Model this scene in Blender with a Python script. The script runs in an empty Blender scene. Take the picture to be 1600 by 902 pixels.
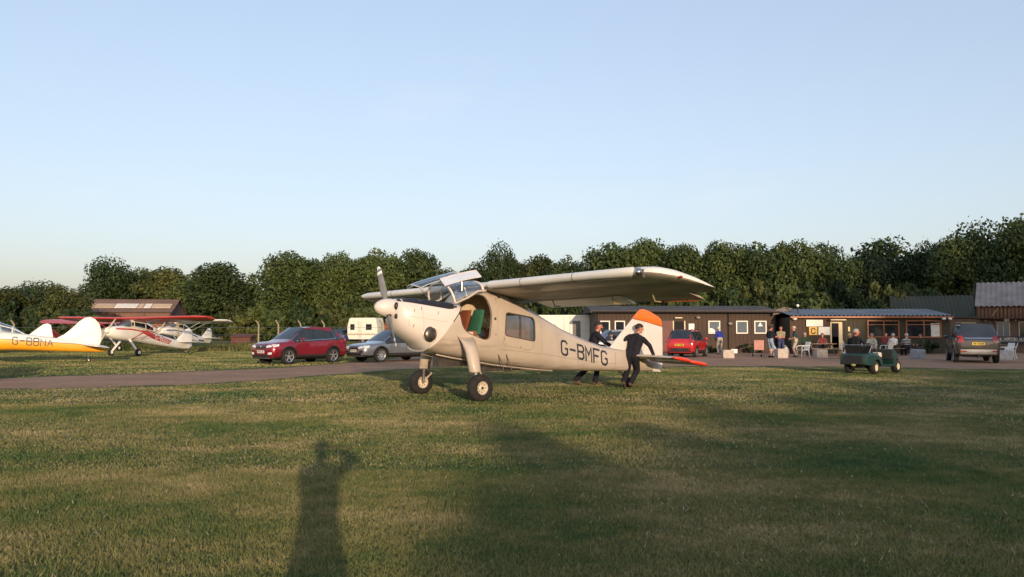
import bpy, bmesh, math, random
import numpy as np
from mathutils import Vector, Matrix, Quaternion
from mathutils.bvhtree import BVHTree

R = math.radians
scene = bpy.context.scene
col = scene.collection
random.seed(7)
rng = np.random.default_rng(7)

# ------------------------------------------------------------------ camera
cam_d = bpy.data.cameras.new('camera')
cam = bpy.data.objects.new('camera', cam_d)
col.objects.link(cam)
scene.camera = cam
cam_d.sensor_width = 36.0
cam_d.lens = 36.0 * 1273.0 / 1600.0
cam_d.clip_start = 0.05
cam_d.clip_end = 6000.0
CAM_H = 1.53
cam.location = (0.0, 0.0, CAM_H)
cam.rotation_euler = (R(90.0 + 2.954), 0.0, 0.0)

# ------------------------------------------------------------------ sky and sun
SUN_EL = R(8.3)
SUN_TRAVEL = Vector((-0.222, 0.975, 0.0)).normalized()      # way the light travels over the ground
to_sun = Vector((-SUN_TRAVEL.x * math.cos(SUN_EL), -SUN_TRAVEL.y * math.cos(SUN_EL), math.sin(SUN_EL)))
world = bpy.data.worlds.new('World')
scene.world = world
world.use_nodes = True
wn = world.node_tree.nodes
wl = world.node_tree.links
bg = wn['Background']
sky = wn.new('ShaderNodeTexSky')
sky.sky_type = 'NISHITA'
sky.sun_disc = False
sky.sun_elevation = SUN_EL
sky.sun_rotation = math.atan2(to_sun.x, to_sun.y)
sky.air_density = 1.0
sky.dust_density = 2.6
sky.ozone_density = 2.0
# summer haze: a gentler, paler gradient than the clean-air sky
haze_g = wn.new('ShaderNodeGamma')
haze_g.inputs['Gamma'].default_value = 0.55
haze_k = wn.new('ShaderNodeVectorMath'); haze_k.operation = 'MULTIPLY'
haze_k.inputs[1].default_value = (1.77, 1.70, 1.80)
wl.new(sky.outputs['Color'], haze_g.inputs['Color'])
wl.new(haze_g.outputs['Color'], haze_k.inputs[0])
# a few faint wisps of high cloud
wtc = wn.new('ShaderNodeTexCoord'); wmp = wn.new('ShaderNodeMapping'); wmp.inputs['Scale'].default_value = (1.0, 1.0, 3.5)
wno = wn.new('ShaderNodeTexNoise'); wno.inputs['Scale'].default_value = 4.5; wno.inputs['Detail'].default_value = 7.0; wno.inputs['Roughness'].default_value = 0.62
wmr = wn.new('ShaderNodeMapRange'); wmr.inputs['From Min'].default_value = 0.60; wmr.inputs['From Max'].default_value = 0.85; wmr.inputs['To Max'].default_value = 0.22
wmx = wn.new('ShaderNodeMix'); wmx.data_type = 'RGBA'
wl.new(wtc.outputs['Generated'], wmp.inputs['Vector']); wl.new(wmp.outputs['Vector'], wno.inputs['Vector']); wl.new(wno.outputs['Fac'], wmr.inputs['Value'])
wl.new(wmr.outputs['Result'], wmx.inputs['Factor']); wl.new(haze_k.outputs['Vector'], wmx.inputs[6])
wmx.inputs[7].default_value = (3.6, 3.6, 3.55, 1)
wl.new(wmx.outputs[2], bg.inputs['Color'])
bg.inputs['Strength'].default_value = 0.15
sun_d = bpy.data.lights.new('sun', 'SUN')
sun_d.energy = 2.3
sun_d.angle = R(0.6)
sun_d.color = (1.0, 0.75, 0.50)
sun = bpy.data.objects.new('sun', sun_d)
col.objects.link(sun)
sun.rotation_euler = (-to_sun).to_track_quat('-Z', 'Y').to_euler()
sun.location = (20, -60, 40)

scene.view_settings.view_transform = 'Standard'
scene.view_settings.look = 'None'
scene.view_settings.exposure = 0.86
scene.view_settings.gamma = 1.0
scene.render.engine = 'CYCLES'
scene.cycles.use_denoising = True
scene.cycles.max_bounces = 6
scene.cycles.diffuse_bounces = 3
scene.cycles.transparent_max_bounces = 12

# ------------------------------------------------------------------ materials
MATS = {}
def mat(name, c, rough=0.6, metal=0.0, var=0.12, scale=3.0, coat=0.0, bump=0.0, bscale=40.0, spec=0.5, c2=None, stretch=None):
    """Principled material whose colour drifts with object-space noise."""
    if name in MATS:
        return MATS[name]
    m = bpy.data.materials.new(name)
    m.use_nodes = True
    nt = m.node_tree
    b = nt.nodes['Principled BSDF']
    b.inputs['Roughness'].default_value = rough
    b.inputs['Metallic'].default_value = metal
    b.inputs['Specular IOR Level'].default_value = spec
    if coat:
        b.inputs['Coat Weight'].default_value = coat
        b.inputs['Coat Roughness'].default_value = 0.06
    tc = nt.nodes.new('ShaderNodeTexCoord')
    src = tc.outputs['Object']
    if stretch:
        mp = nt.nodes.new('ShaderNodeMapping')
        mp.inputs['Scale'].default_value = stretch
        nt.links.new(src, mp.inputs['Vector'])
        src = mp.outputs['Vector']
    no = nt.nodes.new('ShaderNodeTexNoise')
    no.inputs['Scale'].default_value = scale
    no.inputs['Detail'].default_value = 5.0
    nt.links.new(src, no.inputs['Vector'])
    ra = nt.nodes.new('ShaderNodeValToRGB')
    ra.color_ramp.elements[0].position = 0.3
    ra.color_ramp.elements[1].position = 0.7
    d = c2 if c2 else tuple(max(0.0, x * (1.0 - 2 * var)) for x in c)
    e = c if c2 else tuple(min(1.0, x * (1.0 + 0.6 * var)) for x in c)
    ra.color_ramp.elements[0].color = (*d, 1)
    ra.color_ramp.elements[1].color = (*e, 1)
    nt.links.new(no.outputs['Fac'], ra.inputs['Fac'])
    nt.links.new(ra.outputs['Color'], b.inputs['Base Color'])
    if bump:
        n2 = nt.nodes.new('ShaderNodeTexNoise')
        n2.inputs['Scale'].default_value = bscale
        n2.inputs['Detail'].default_value = 4.0
        nt.links.new(src, n2.inputs['Vector'])
        bp = nt.nodes.new('ShaderNodeBump')
        bp.inputs['Strength'].default_value = bump
        bp.inputs['Distance'].default_value = 0.02
        nt.links.new(n2.outputs['Fac'], bp.inputs['Height'])
        nt.links.new(bp.outputs['Normal'], b.inputs['Normal'])
    MATS[name] = m
    return m

def glass_mat(name, tint=(0.75, 0.85, 0.92), gloss=0.25):
    if name in MATS:
        return MATS[name]
    m = bpy.data.materials.new(name)
    m.use_nodes = True
    nt = m.node_tree
    nt.nodes.remove(nt.nodes['Principled BSDF'])
    out = nt.nodes['Material Output']
    tr = nt.nodes.new('ShaderNodeBsdfTransparent'); tr.inputs['Color'].default_value = (*tint, 1)
    gl = nt.nodes.new('ShaderNodeBsdfGlossy'); gl.inputs['Roughness'].default_value = 0.05
    no = nt.nodes.new('ShaderNodeTexNoise'); no.inputs['Scale'].default_value = 4.0
    lw = nt.nodes.new('ShaderNodeLayerWeight'); lw.inputs['Blend'].default_value = 0.35
    ad = nt.nodes.new('ShaderNodeMath'); ad.operation = 'MULTIPLY_ADD'
    ad.inputs[1].default_value = 0.6; ad.inputs[2].default_value = gloss * 0.5
    nt.links.new(lw.outputs['Facing'], ad.inputs[0])
    ad2 = nt.nodes.new('ShaderNodeMath'); ad2.operation = 'MULTIPLY_ADD'
    ad2.inputs[1].default_value = gloss * 0.4
    nt.links.new(no.outputs['Fac'], ad2.inputs[0]); nt.links.new(ad.outputs[0], ad2.inputs[2])
    mx = nt.nodes.new('ShaderNodeMixShader')
    nt.links.new(ad2.outputs[0], mx.inputs[0])
    nt.links.new(tr.outputs[0], mx.inputs[1]); nt.links.new(gl.outputs[0], mx.inputs[2])
    nt.links.new(mx.outputs[0], out.inputs['Surface'])
    MATS[name] = m
    return m

# ------------------------------------------------------------------ mesh helpers
class MB:
    """Collects vertices and faces of one mesh object."""
    def __init__(s):
        s.v = []; s.f = []; s.mi = []; s.m = 0
    def add(s, vs, fs):
        o = len(s.v)
        s.v += [tuple(p) for p in vs]
        s.f += [tuple(i + o for i in f) for f in fs]
        s.mi += [s.m] * len(fs)
        return s
    def box(s, x0, x1, y0, y1, z0, z1, M=None):
        p = [Vector((x, y, z)) for z in (z0, z1) for y in (y0, y1) for x in (x0, x1)]
        if M: p = [M @ q for q in p]
        return s.add(p, [(0, 2, 3, 1), (4, 5, 7, 6), (0, 1, 5, 4), (2, 6, 7, 3), (0, 4, 6, 2), (1, 3, 7, 5)])
    def tube(s, pts, rad, n=8, cap=True, flat=1.0):
        pts = [Vector(p) for p in pts]
        if not isinstance(rad, (list, tuple)): rad = [rad] * len(pts)
        vs = []; fs = []
        ref = None
        for i, p in enumerate(pts):
            a = pts[max(0, i - 1)]; b = pts[min(len(pts) - 1, i + 1)]
            t = (b - a).normalized()
            if ref is None:
                ref = Vector((0, 0, 1)) if abs(t.z) < 0.9 else Vector((1, 0, 0))
            u = t.cross(ref).normalized(); w = u.cross(t).normalized(); ref = w
            for k in range(n):
                an = 2 * math.pi * k / n
                vs.append(p + (u * math.cos(an) + w * math.sin(an) * flat) * rad[i])
        for i in range(len(pts) - 1):
            for k in range(n):
                k2 = (k + 1) % n
                fs.append((i * n + k, i * n + k2, (i + 1) * n + k2, (i + 1) * n + k))
        if cap:
            fs.append(tuple(range(n - 1, -1, -1)))
            fs.append(tuple((len(pts) - 1) * n + k for k in range(n)))
        return s.add(vs, fs)
    def loft(s, rings, cap0=True, cap1=True, closed=True):
        n = len(rings[0]); vs = []; fs = []
        for r in rings: vs += list(r)
        for i in range(len(rings) - 1):
            for k in range(n if closed else n - 1):
                k2 = (k + 1) % n
                fs.append((i * n + k, i * n + k2, (i + 1) * n + k2, (i + 1) * n + k))
        if cap0: fs.append(tuple(range(n - 1, -1, -1)))
        if cap1: fs.append(tuple((len(rings) - 1) * n + k for k in range(n)))
        return s.add(vs, fs)
    def ball(s, c, r, nu=12, nv=8, M=None):
        if not isinstance(r, (list, tuple)): r = (r, r, r)
        vs = []; fs = []
        for j in range(1, nv):
            th = math.pi * j / nv
            for i in range(nu):
                ph = 2 * math.pi * i / nu
                q = Vector((r[0] * math.sin(th) * math.cos(ph), r[1] * math.sin(th) * math.sin(ph), r[2] * math.cos(th)))
                if M: q = M @ q
                vs.append(Vector(c) + q)
        t = Vector((0, 0, r[2])); b = Vector((0, 0, -r[2]))
        if M: t = M @ t; b = M @ b
        vs += [Vector(c) + t, Vector(c) + b]
        T = len(vs) - 2; B = len(vs) - 1
        for j in range(nv - 2):
            for i in range(nu):
                i2 = (i + 1) % nu
                fs.append((j * nu + i, (j + 1) * nu + i, (j + 1) * nu + i2, j * nu + i2))
        for i in range(nu):
            i2 = (i + 1) % nu
            fs.append((T, i, i2)); fs.append((B, (nv - 2) * nu + i2, (nv - 2) * nu + i))
        return s.add(vs, fs)
    def prism(s, poly, a0, a1, axis='y'):
        """polygon in two coordinates extruded along the third"""
        def pt(u, w, a):
            return {'y': (u, a, w), 'x': (a, u, w), 'z': (u, w, a)}[axis]
        n = len(poly)
        vs = [pt(u, w, a0) for u, w in poly] + [pt(u, w, a1) for u, w in poly]
        fs = [tuple(range(n)), tuple(range(2 * n - 1, n - 1, -1))]
        fs += [(k, n + k, n + (k + 1) % n, (k + 1) % n) for k in range(n)]
        return s.add(vs, fs)
    def lathe(s, prof, n=24, c=(0, 0, 0), axis='y', arc=None):
        """profile (radius, offset) turned round an axis"""
        rings = []
        for k in range(n):
            an = 2 * math.pi * k / n; ca, sa = math.cos(an), math.sin(an)
            ring = []
            for r, o in prof:
                q = {'y': (r * ca, o, r * sa), 'x': (o, r * ca, r * sa), 'z': (r * ca, r * sa, o)}[axis]
                ring.append(Vector(c) + Vector(q))
            rings.append(ring)
        m = len(prof); vs = [p for r in rings for p in r]; fs = []
        for k in range(n):
            k2 = (k + 1) % n
            for j in range(m - 1):
                fs.append((k * m + j, k2 * m + j, k2 * m + j + 1, k * m + j + 1))
        return s.add(vs, fs)
    def mesh(s, name):
        me = bpy.data.meshes.new(name)
        me.from_pydata(s.v, [], s.f)
        if any(s.mi):
            me.polygons.foreach_set('material_index', s.mi)
        me.update()
        bm = bmesh.new(); bm.from_mesh(me)
        bmesh.ops.remove_doubles(bm, verts=bm.verts, dist=1e-5)
        bmesh.ops.recalc_face_normals(bm, faces=bm.faces)
        bm.to_mesh(me); bm.free()
        return me
    def obj(s, name, m, parent=None, smooth=35):
        return link_mesh(name, s.mesh(name), m, parent, smooth)

def shade(me, smooth):
    if smooth:
        me.polygons.foreach_set('use_smooth', [True] * len(me.polygons))
        me.set_sharp_from_angle(angle=R(smooth))

def link_mesh(name, me, m, parent=None, smooth=35):
    for q in (m if isinstance(m, (list, tuple)) else [m]):
        me.materials.append(q)
    shade(me, smooth)
    o = bpy.data.objects.new(name, me)
    col.objects.link(o)
    if parent: o.parent = parent
    return o

def tag(o, label, cat=None, group=None, kind=None):
    o['label'] = label
    if cat: o['category'] = cat
    if group: o['group'] = group
    if kind: o['kind'] = kind
    return o

def thing(name, label, cat, loc=(0, 0, 0), rz=0.0, group=None):
    o = bpy.data.objects.new(name, None)
    o.empty_display_size = 0.3
    col.objects.link(o)
    o.location = loc
    o.rotation_euler = (0, 0, rz)
    return tag(o, label, cat, group)

def copy_tree(o, parent=None):
    c = o.copy(); col.objects.link(c)
    c.parent = parent
    for ch in [x for x in bpy.data.objects if x.parent == o]:
        copy_tree(ch, c)
    return c

def evaluated(o):
    dg = bpy.context.evaluated_depsgraph_get()
    return bpy.data.meshes.new_from_object(o.evaluated_get(dg))

def cut(me, cutters, keep_mat=True):
    """boolean difference of a mesh with a list of closed MB cutters"""
    o = bpy.data.objects.new('tmp', me); col.objects.link(o)
    tmp = []
    for c in cutters:
        cm = c.mesh('cutter') if isinstance(c, MB) else c
        for m in me.materials: cm.materials.append(m)
        k = bpy.data.objects.new('cutter', cm); col.objects.link(k); tmp.append(k)
        md = o.modifiers.new('b', 'BOOLEAN'); md.operation = 'DIFFERENCE'; md.object = k; md.solver = 'EXACT'
        md.material_mode = 'INDEX'
    r = evaluated(o)
    for k in tmp + [o]: bpy.data.objects.remove(k)
    return r

def bvh_of(me):
    bm = bmesh.new(); bm.from_mesh(me)
    t = BVHTree.FromBMesh(bm); bm.free()
    return t

def ray_side(bvh, a, b, axis, sgn, far=6.0):
    """point where the surface is met looking along -sgn*axis at the two other coordinates"""
    if axis == 'y': o = Vector((a, sgn * far, b)); d = Vector((0, -sgn, 0))
    elif axis == 'x': o = Vector((sgn * far, a, b)); d = Vector((-sgn, 0, 0))
    else: o = Vector((a, b, far)); d = Vector((0, 0, -1))
    h = bvh.ray_cast(o, d)
    return h[0], h[1]

def patch(mb, bvh, q, axis, sgn, off=0.006, nu=4, nv=4):
    """bilinear quad q (four 2-D corners) laid onto a surface and lifted by off, with a skirt so that it has thickness"""
    P = []
    last = None
    for j in range(nv + 1):
        for i in range(nu + 1):
            u, v = i / nu, j / nv
            a = (q[0][0] * (1 - u) + q[1][0] * u) * (1 - v) + (q[3][0] * (1 - u) + q[2][0] * u) * v
            b = (q[0][1] * (1 - u) + q[1][1] * u) * (1 - v) + (q[3][1] * (1 - u) + q[2][1] * u) * v
            h, n = ray_side(bvh, a, b, axis, sgn)
            if h is None:
                if last is None:
                    continue
                h = {'y': Vector((a, last.y, b)), 'x': Vector((last.x, a, b)), 'z': Vector((a, b, last.z))}[axis]
                n = None
            last = h.copy()
            out = {'y': Vector((0, sgn, 0)), 'x': Vector((sgn, 0, 0)), 'z': Vector((0, 0, 1))}[axis]
            P.append(h + out * off)
    if len(P) != (nu + 1) * (nv + 1):
        return
    fs = [(j * (nu + 1) + i, j * (nu + 1) + i + 1, (j + 1) * (nu + 1) + i + 1, (j + 1) * (nu + 1) + i)
          for j in range(nv) for i in range(nu)]
    mb.add(P, fs)

FONT = {
 'A': [[(0,0),(2,6),(4,0)],[(.9,2),(3.1,2)]],
 'B': [[(0,0),(0,6),(3.1,6),(4,5.2),(4,3.9),(3.1,3.1),(0.3,3.1)],[(3.1,3.1),(4,2.2),(4,.8),(3.1,0),(.3,0)]],
 'C': [[(4,4.8),(3.2,6),(.9,6),(0,5),(0,1),(.9,0),(3.2,0),(4,1.2)]],
 'E': [[(4,6),(0,6),(0,0),(4,0)],[(.3,3.1),(3,3.1)]],
 'F': [[(0,0),(0,6),(4,6)],[(.3,3),(3,3)]],
 'G': [[(4,4.9),(3.1,6),(.9,6),(0,5.1),(0,.9),(.9,0),(3.1,0),(4,.9),(4,2.8),(2.3,2.8)]],
 'H': [[(0,0),(0,6)],[(4,0),(4,6)],[(.3,3),(3.7,3)]],
 'K': [[(0,0),(0,6)],[(4,6),(.5,3),(4,0)]],
 'L': [[(0,6),(0,0),(3.8,0)]],
 'M': [[(0,0),(0,6),(2,2.6),(4,6),(4,0)]],
 'N': [[(0,0),(0,6),(4,0),(4,6)]],
 'O': [[(2,6),(.9,6),(0,5.1),(0,.9),(.9,0),(3.1,0),(4,.9),(4,5.1),(3.1,6),(2.05,6)]],
 'R': [[(0,0),(0,6),(3.1,6),(4,5.2),(4,4),(3.1,3.1),(.3,3.1)],[(2,3),(4,0)]],
 'S': [[(4,5),(3.1,6),(.9,6),(0,5.2),(0,4),(.9,3.2),(3.1,2.9),(4,2),(4,.9),(3.1,0),(.9,0),(0,1)]],
 'T': [[(0,6),(4,6)],[(2,5.7),(2,0)]],
 '-': [[(.4,3),(3.6,3)]],
 '1': [[(1.2,4.8),(2.2,6),(2.2,0)]],
 '5': [[(3.8,6),(.4,6),(.4,3.5),(3,3.5),(4,2.6),(4,.9),(3.1,0),(.2,0)]],
 '6': [[(3.6,6),(1.2,6),(0,4.6),(0,.9),(.9,0),(3.1,0),(4,.9),(4,2.4),(3.1,3.3),(.3,3.3)]],
}
def strokes(text, w=0.8, adv=5.6):
    """mitred outline quads of block letters on a 4 x 6 grid"""
    out = []; x0 = 0.0
    for ch in text:
        if ch == ' ': x0 += adv * 0.7; continue
        for pl in FONT[ch]:
            P = [Vector((p[0] + x0, p[1])) for p in pl]
            off = []
            for i, p in enumerate(P):
                d0 = (P[i] - P[i - 1]).normalized() if i else (P[1] - P[0]).normalized()
                d1 = (P[i + 1] - P[i]).normalized() if i < len(P) - 1 else d0
                n0 = Vector((-d0.y, d0.x)); n1 = Vector((-d1.y, d1.x))
                nn = (n0 + n1)
                nn = nn.normalized() if nn.length > 1e-6 else n0
                k = w / 2 / max(0.5, nn.dot(n0))
                e = Vector((0, 0))
                if i == 0: e = -d0 * w * 0.5
                if i == len(P) - 1: e = d0 * w * 0.5
                if (i == 0 or i == len(P) - 1) and len(P) > 2 and ch in 'BRGAO': e = e * 0.0
                off.append((p + nn * k + e, p - nn * k + e))
            for i in range(len(P) - 1):
                out.append((off[i][0], off[i + 1][0], off[i + 1][1], off[i][1]))
        x0 += adv
    return out, x0 - adv + 4

def letters_on(bvh, text, p0, p1, height, axis, sgn, width=0.8, off=0.006, shear=0.0):
    """block letters run from p0 to p1 on a surface seen along an axis"""
    qs, W = strokes(text, width)
    mb = MB()
    d = Vector(p1) - Vector(p0)
    for i, q in enumerate(qs):
        cs = []
        for p in q:
            t = p.x / W
            cs.append((p0[0] + d.x * t + shear * p.y / 6.0, p0[1] + d.y * t + height * p.y / 6.0))
        patch(mb, bvh, cs, axis, sgn, off + 0.0003 * (i % 7), 3, 1)
    return mb

M_BEIGE = mat('beige_paint', (0.51, 0.425, 0.35), rough=0.38, scale=1.7, var=0.07, coat=0.15, bump=0.09, bscale=2.2)
def weather_beige():
    """exhaust soot along the flank and oil grime along the belly, stains with their own ragged outline"""
    nt = M_BEIGE.node_tree; b = nt.nodes['Principled BSDF']
    old = b.inputs['Base Color'].links[0].from_socket
    tc = nt.nodes.new('ShaderNodeTexCoord'); sp = nt.nodes.new('ShaderNodeSeparateXYZ'); nt.links.new(tc.outputs['Object'], sp.inputs[0])
    def mth(op, a, c=None):
        n = nt.nodes.new('ShaderNodeMath'); n.operation = op
        for k, v in enumerate((a, c)):
            if v is None: continue
            if isinstance(v, (int, float)): n.inputs[k].default_value = v
            else: nt.links.new(v, n.inputs[k])
        return n.outputs[0]
    def rng_(v, a, c, d, e):
        n = nt.nodes.new('ShaderNodeMapRange'); nt.links.new(v, n.inputs['Value'])
        for k, q in zip(('From Min', 'From Max', 'To Min', 'To Max'), (a, c, d, e)): n.inputs[k].default_value = q
        return n.outputs[0]
    mp = nt.nodes.new('ShaderNodeMapping'); mp.inputs['Scale'].default_value = (0.9, 3, 5); nt.links.new(tc.outputs['Object'], mp.inputs['Vector'])
    no = nt.nodes.new('ShaderNodeTexNoise'); no.inputs['Scale'].default_value = 2.2; no.inputs['Detail'].default_value = 6; nt.links.new(mp.outputs['Vector'], no.inputs['Vector'])
    nz = rng_(no.outputs['Fac'], .35, .7, 0, 1)
    zz = mth('SUBTRACT', sp.outputs['Z'], mth('MULTIPLY', sp.outputs['X'], .10))
    band = rng_(mth('ABSOLUTE', mth('SUBTRACT', zz, 1.20)), .0, .20, 1, 0)
    soot = mth('MULTIPLY', mth('MULTIPLY', band, rng_(sp.outputs['X'], -2.4, .7, 0, .6)), nz)
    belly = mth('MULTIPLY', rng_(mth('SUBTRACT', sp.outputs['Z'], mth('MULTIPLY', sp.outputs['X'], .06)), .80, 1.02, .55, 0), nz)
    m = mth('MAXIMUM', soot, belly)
    mx = nt.nodes.new('ShaderNodeMix'); mx.data_type = 'RGBA'
    nt.links.new(m, mx.inputs['Factor']); nt.links.new(old, mx.inputs[6]); mx.inputs[7].default_value = (.15, .105, .075, 1)
    nt.links.new(mx.outputs[2], b.inputs['Base Color'])
weather_beige()
M_WHITE = mat('white_paint', (0.70, 0.62, 0.565), rough=0.35, scale=1.5, var=0.03, coat=0.2)
M_WINGW = mat('wing_white', (0.78, 0.75, 0.69), rough=0.4, scale=1.5, var=0.05, coat=0.2)
M_CREAM = mat('cabin_lining', (0.62, 0.50, 0.34), rough=0.8, scale=4, var=0.1)
M_BLACK = mat('black_paint', (0.022, 0.022, 0.026), rough=0.5, scale=4, var=0.2)
M_RUBBER = mat('rubber', (0.022, 0.018, 0.016), rough=0.85, scale=8, var=0.3, bump=0.3)
M_STEEL = mat('steel', (0.42, 0.40, 0.38), rough=0.35, metal=0.9, scale=6, var=0.15)
M_DARKSTEEL = mat('exhaust_steel', (0.24, 0.20, 0.17), rough=0.38, metal=0.85, scale=4, var=0.3)
M_ORANGE = mat('orange_paint', (0.85, 0.17, 0.02), rough=0.4, scale=3, var=0.06, coat=0.2)
M_RED_TIP = mat('red_orange_paint', (0.80, 0.06, 0.025), rough=0.4, scale=3, var=0.06, coat=0.2)
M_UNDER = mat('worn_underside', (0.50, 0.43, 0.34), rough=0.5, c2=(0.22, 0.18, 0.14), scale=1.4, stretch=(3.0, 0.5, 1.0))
M_YELLOWZ = mat('zinc_yellow', (0.40, 0.31, 0.15), rough=0.5)
M_PROP = mat('propeller_grey', (0.20, 0.195, 0.195), rough=0.45, scale=5, var=0.1)
M_GLASS = glass_mat('perspex')
M_LETTER = mat('letter_grey', (0.03, 0.034, 0.042), rough=0.5, scale=10, var=0.2)

def ground_z(x, y):
    """gentle rise of the field behind the parked cars, on the left"""
    t = min(1.0, max(0.0, (y - 60.0) / 40.0)); t = t * t * (3 - 2 * t)
    s = min(1.0, max(0.0, (8.0 - x) / 20.0)); s = s * s * (3 - 2 * s)
    return 0.5 * t * s

# ------------------------------------------------------------------ ground, track, grass
def grass_color(nt, straw_bias=0.0, gain=1.0):
    """worn summer turf: green and straw drifting over the field at several scales"""
    geo = nt.nodes.new('ShaderNodeNewGeometry')
    mp = nt.nodes.new('ShaderNodeMapping')
    mp.inputs['Rotation'].default_value = (0, 0, R(-14))
    mp.inputs['Scale'].default_value = (0.85, 1.0, 1.0)
    nt.links.new(geo.outputs['Position'], mp.inputs['Vector'])
    def noise(scale, detail, rough=0.6):
        n = nt.nodes.new('ShaderNodeTexNoise')
        n.inputs['Scale'].default_value = scale
        n.inputs['Detail'].default_value = detail
        n.inputs['Roughness'].default_value = rough
        nt.links.new(mp.outputs['Vector'], n.inputs['Vector'])
        return n.outputs['Fac']
    def math_n(op, a, b):
        n = nt.nodes.new('ShaderNodeMath'); n.operation = op
        for k, v in enumerate((a, b)):
            if isinstance(v, (int, float)): n.inputs[k].default_value = v
            else: nt.links.new(v, n.inputs[k])
        return n.outputs[0]
    a = noise(0.42, 5); b = noise(2.2, 5, 0.7); c = noise(22.0, 3, 0.7)
    s = math_n('MULTIPLY', math_n('SUBTRACT', math_n('MULTIPLY', a, 1.12), 0.06), 0.62)
    s = math_n('ADD', s, math_n('MULTIPLY', b, 0.34))
    s = math_n('ADD', s, math_n('MULTIPLY', c, 0.22))
    s = math_n('ADD', s, straw_bias)
    ra = nt.nodes.new('ShaderNodeValToRGB')
    cr = ra.color_ramp
    cr.elements[0].position = 0.42; cr.elements[0].color = (0.030 * gain, 0.064 * gain, 0.020 * gain, 1)
    cr.elements[1].position = 0.78; cr.elements[1].color = (0.265 * gain, 0.218 * gain, 0.108 * gain, 1)
    e = cr.elements.new(0.54); e.color = (0.064 * gain, 0.096 * gain, 0.030 * gain, 1)
    e = cr.elements.new(0.64); e.color = (0.132 * gain, 0.130 * gain, 0.049 * gain, 1)
    nt.links.new(s, ra.inputs['Fac'])
    return ra.outputs['Color'], c

def turf_material(name, bias, gain, bump):
    m = bpy.data.materials.new(name); m.use_nodes = True
    nt = m.node_tree; b = nt.nodes['Principled BSDF']
    c, n = grass_color(nt, bias, gain)
    nt.links.new(c, b.inputs['Base Color'])
    b.inputs['Roughness'].default_value = 0.9
    b.inputs['Specular IOR Level'].default_value = 0.1
    if bump:
        geo = nt.nodes.new('ShaderNodeNewGeometry')
        tn = nt.nodes.new('ShaderNodeTexNoise'); tn.inputs['Scale'].default_value = 9.0; tn.inputs['Detail'].default_value = 8.0
        tn.inputs['Roughness'].default_value = 0.75
        nt.links.new(geo.outputs['Position'], tn.inputs['Vector'])
        bp = nt.nodes.new('ShaderNodeBump'); bp.inputs['Strength'].default_value = 1.0; bp.inputs['Distance'].default_value = bump
        nt.links.new(tn.outputs['Fac'], bp.inputs['Height'])
        nt.links.new(bp.outputs['Normal'], b.inputs['Normal'])
    return m
M_TURF = turf_material('turf', 0.01, 1.08, 0.09)
M_BLADE = turf_material('grass_blades', 0.045, 1.45, 0)
M_BLADE.node_tree.nodes['Principled BSDF'].inputs['Roughness'].default_value = 0.6

def build_ground():
    xs = np.unique(np.concatenate([np.linspace(-2500, -120, 14), np.linspace(-120, 120, 49), np.linspace(120, 2500, 14)]))
    ys = np.unique(np.concatenate([np.linspace(-2500, -120, 12), np.linspace(-120, 200, 81), np.linspace(200, 3000, 14)]))
    V = [(x, y, ground_z(x, y)) for y in ys for x in xs]
    n = len(xs)
    F = [(j * n + i, j * n + i + 1, (j + 1) * n + i + 1, (j + 1) * n + i) for j in range(len(ys) - 1) for i in range(n - 1)]
    me = bpy.data.meshes.new('ground'); me.from_pydata(V, [], F)
    return tag(link_mesh('ground', me, M_TURF, None, 60), 'mown dry summer grass airfield', kind='structure')
build_ground()

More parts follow.
